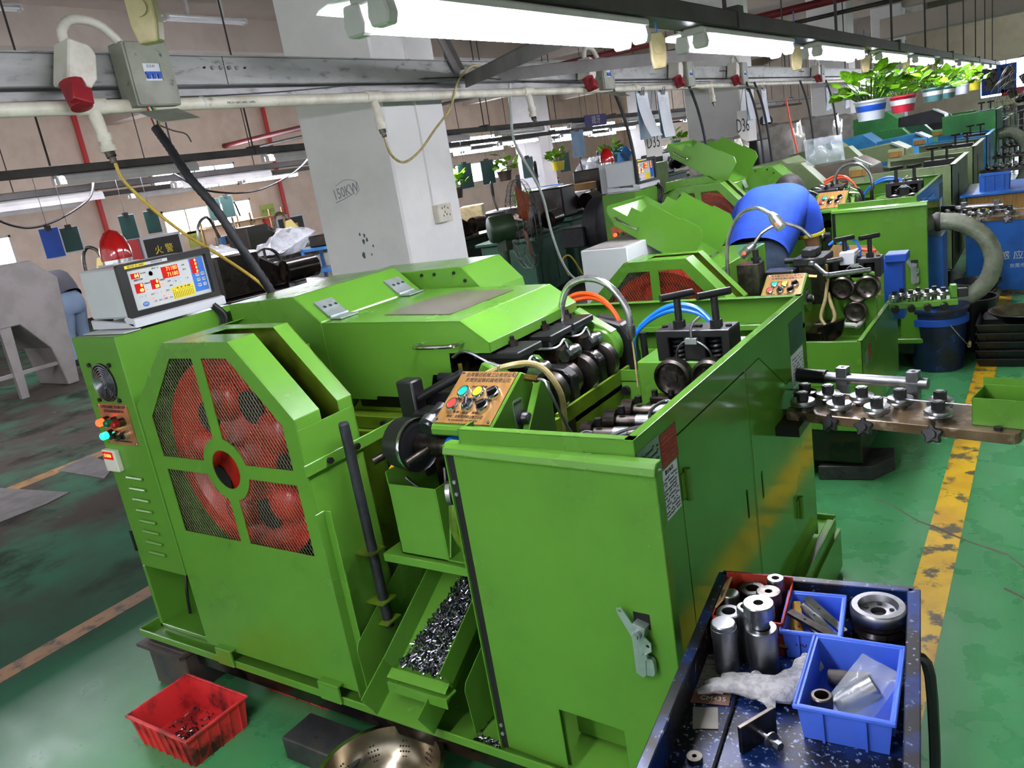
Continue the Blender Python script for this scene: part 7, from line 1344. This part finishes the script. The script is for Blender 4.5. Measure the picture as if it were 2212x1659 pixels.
for z in (.35, .85, 1.3): P(sh, 'shelf', MB().box((-15.7, 11.2, z), (-15.2, 13.2, z + .04)), 'cardboard')
for y in (11.2, 12.2, 13.16): P(sh, 'upright', MB().box((-15.24, y, 0), (-15.2, y + .04, 1.5)), 'cardboard'); P(sh, 'upright', MB().box((-15.7, y, 0), (-15.66, y + .04, 1.5)), 'cardboard')
r_ = random.Random(2)
for k in range(9): P(sh, 'stored_part', MB().box((-15.55, 11.4 + k * .19, .89), (-15.35, 11.4 + k * .19 + .12, .89 + r_.uniform(.06, .2))), ('tarp_blue', 'steel_dark', 'black_oil')[k % 3])
t = thing('work_bench', (-9.0, 7.2, 0), 'dark steel bench with clutter behind the control display', 'bench'); P(t, 'bench_top', MB().box((-9.6, 6.5, .82), (-8.9, 9.0, .88)), 'steel_dark'); P(t, 'bench_front', MB().box((-9.55, 6.55, .0), (-8.95, 8.95, .82)), 'box_grey', bevel=.01)
bag('plastic_wrap', T(-9.25, 7.9, 1.02) @ RX(15), .6, .8, .3, 'bag_plain', 'silvery crumpled film lying on the dark bench', 'film', 41); bag('plastic_wrap', T(-9.25, 6.75, 1.0) @ RX(5), .5, .5, .3, 'bag_plain', 'silvery crumpled film behind the beacon', 'film', 42)
for i, (pts, lab) in enumerate((([(-6.2, 2.6, 1.98), (-6.2, 2.9, 1.75), (-6.2, 3.15, 1.72), (-6.2, 3.5, 1.85), (-6.2, 3.6, 2.0)], 'drooping black cable at the far left'), ([(-6.2, 4.3, 1.98), (-6.2, 4.6, 1.80), (-6.2, 5.1, 1.74), (-6.2, 5.6, 1.85), (-6.2, 5.9, 2.0)], 'drooping black cable above the display'), ([(-6.2, 6.2, 2.0), (-6.2, 6.25, 1.6), (-6.2, 6.5, 1.5), (-6.2, 6.75, 1.7), (-6.2, 6.9, 2.02)], 'looped black cable left of the column'), ([(-6.2, 6.6, 2.0), (-6.2, 6.5, 1.8), (-6.2, 6.2, 1.75), (-6.2, 5.95, 1.7), (-6.2, 5.9, 1.2)], 'hanging black cable left of the column'))): P(None, 'loose_cable', MB().tube(pts, .009, 6, 8), 'wire_black', label=lab, cat='cable', group='drooping cables in the second row')
# end wall posters and far heater
pb = thing('notice_board', (-2.2, YE - .2, 1.3), 'blue notice board with framed pictures on the end wall', 'board'); Mn = FR((-2.25, YE - .03, 1.25), (1, 0, 0), (0, 0, 1)); P(pb, 'board_panel', MB(Mn).box((0, 0, 0), (1.05, .95, .03)), 'folder_blue', bevel=.006)
for i in range(2): P(pb, 'picture', MB(Mn).box((.1 + i * .48, .15, .03), (.48 + i * .48, .85, .036)), 'steel_dark')
P(pb, 'red_banner', MB(Mn).box((.6, -.1, .0), (1.3, .12, .03)), 'pot_red')
ih2 = thing('induction_heater', (.4, 15, 0), 'farther blue heater cabinet at the right edge', 'heater', 'blue induction heaters'); P(ih2, 'cabinet', MB().box((.0, 14.6, .05), (.9, 15.5, 1.2)), 'heater_blue', bevel=.006); P(ih2, 'control_panel', MB().box((.05, 14.59, .8), (.85, 14.6, 1.12)), 'wood_plate'); P(ih2, 'foot', MB().box((.05, 14.7, 0), (.85, 15.4, .05)), 'black')
P(None, 'duct_beam', MB().box((-3.2, 20, 2.9), (12, 20.6, 3.3)), 'beam_concrete', label='pale air duct crossing below the ceiling at the far right', cat='duct')
# a standing colleague far behind the wrapped feeders, and clutter of the second row
def stander(loc, rz, lab, shirt, trouser):
    t = thing('person', loc, lab, 'person'); M = T(*loc) @ RZ(rz)
    def J(x, y, z, r): p = M @ V((x, y, z)); return (p.x, p.y, p.z, r)
    vs = [J(0, 0, 1.0, (.13, .10)), J(0, 0, 1.3, (.14, .10)), J(0, .01, 1.42, .055), J(0, .03, 1.50, (.07, .08)), J(0, .04, 1.59, (.072, .085)), J(0, .02, 1.66, .05), J(0, .11, 1.53, .02)]; es = [(0, 1), (1, 2), (2, 3), (3, 4), (4, 5), (3, 6)]
    for sx in (1, -1):
        b = len(vs); vs += [J(.19 * sx, 0, 1.34, .06), J(.24 * sx, .04, 1.06, .045), J(.2 * sx, .25, .98, .032), J(.18 * sx, .32, .97, (.036, .018))]; es += [(1, b), (b, b + 1), (b + 1, b + 2), (b + 2, b + 3)]
        for k in range(5):
            q = len(vs); bx_ = .18 * sx + (-.03 + .017 * k if k < 4 else -.05 * sx); y0 = .34 if k < 4 else .30; ln = (.05, .06, .065, .055, .035)[k]; vs += [J(bx_, y0, .97, .010), J(bx_, y0 + ln * .6, .962, .009), J(bx_, y0 + ln, .945, .008)]; es += [(b + 3, q), (q, q + 1), (q + 1, q + 2)]
    body = skinmesh(t, 'body', vs, es, 'skin', 2)
    for s_ in (-1, 1): P(body, 'ear', MB(M).ball((.078 * s_, .02, 1.55), .02, 8, (.4, 1, 1.4)), 'skin'); P(body, 'eye', MB(M).ball((.03 * s_, .105, 1.565), .009, 8), 'fixture_in')
    P(t, 'hair', MB(M).ball((0, .01, 1.61), .1, 16, (.88, 1.0, .85)), 'hair'); mb = MB(M)
    mb.lathe((0, 0, .9), (0, 0, 1), [(.17, 0), (.175, .1), (.18, .3), (.19, .42), (.15, .5), (.07, .54)], 20)
    for s_ in (1, -1): mb.tube([(.12 * s_, 0, 1.38), (.2 * s_, .0, 1.34), (.235 * s_, .03, 1.14)], .075, 14, 4, caps=False)
    P(t, 'shirt', mb, shirt); skinmesh(t, 'trousers', [J(0, 0, .95, (.16, .12)), J(.09, 0, .8, .1), J(.1, .01, .48, .075), J(.1, 0, .1, .055), J(-.09, 0, .8, .1), J(-.1, .01, .48, .075), J(-.1, 0, .1, .055)], [(0, 1), (1, 2), (2, 3), (0, 4), (4, 5), (5, 6)], trouser)
    for s_ in (-1, 1): p = M @ V((.1 * s_, .05, 0)); P(t, 'shoe', MB(T(p.x, p.y, 0) @ RZ(rz)).prism([(-.1, 0), (.16, 0), (.17, .03), (.08, .07), (-.02, .1), (-.1, .1)], 'x', -.045, .045), 'black_rubber', bevel=.012)
stander((-3.35, 11.7, 0), 60, 'distant worker in blue whose head shows above the wrapped feeder', 'shirt_blue', 'jeans')
r_ = random.Random(77)
items = [('wire_drum', -6.2, 11.3, 'wooden', 'brown ribbed drum standing beside the pale green cabinet'), ('wire_drum', -6.6, 13.35, 'wooden', 'farther brown ribbed drum of the second row'), ('stool', -4.9, 9.6, 'black', 'black stool on the green floor right of the cage fan'), ('stool', -5.2, 11.6, 'black', 'dark stool in front of the second row'), ('oil_drum', -7.3, 12.2, 'folder_blue', 'round blue drum among the second row machines'), ('oil_drum', -8.0, 16.5, 'pot_red', 'round red drum far in the second row')]
for k, x, y, m, lab in items:
    t = thing(k, (x, y, 0), lab, k.split('_')[-1], 'clutter of the second row')
    if k == 'stool':
        P(t, 'seat', MB().box((x - .16, y - .16, .46), (x + .16, y + .16, .5)), 'black', bevel=.008)
        for dx in (-.14, .11):
            for dy in (-.14, .11): P(t, 'leg', MB().box((x + dx, y + dy, 0), (x + dx + .03, y + dy + .03, .46)), 'black')
        P(t, 'stretcher', MB().box((x - .14, y - .13, .2), (x + .14, y - .11, .22)), 'black')
    else:
        P(t, 'drum_shell', MB().lathe((x, y, 0), (0, 0, 1), [(0, 0), (.27, 0), (.28, .02), (.28, .38), (.295, .4), (.28, .42), (.28, .84), (.295, .86), (.28, .88), (.28, 1.12), (.29, 1.14), (.26, 1.14), (.26, 1.1), (0, 1.1)], 24), 'cardboard' if m == 'wooden' else m)
        for z in (.1, .6, 1.0): P(t, 'hoop', MB().lathe((x, y, z), (0, 0, 1), [(.281, 0), (.288, .01), (.288, .03), (.281, .04)], 24), 'steel_dark')
for i, (x, y, z, rz, lab) in enumerate(((-5.55, 8.3, 1.0, 10, 'stack of cream boxes on the machine behind the cage fan'), (-7.05, 9.6, 1.1, 30, 'cream carton on the blackened machine'), (-5.8, 10.4, 1.05, -20, 'white machine lid leaning behind the cage fan'), (-6.45, 12.8, 1.2, 15, 'silver panel leaning below the sky blue apron'))):
    P(None, 'carton', MB(T(x, y, z - .2) @ RZ(rz)).box((-.16, -.2, 0), (.16, .2, .22)), ('cream_plastic', 'cream_plastic', 'fixture_in', 'bag_plain')[i], bevel=.01, label=lab, cat='box', group='boxes on the second row')
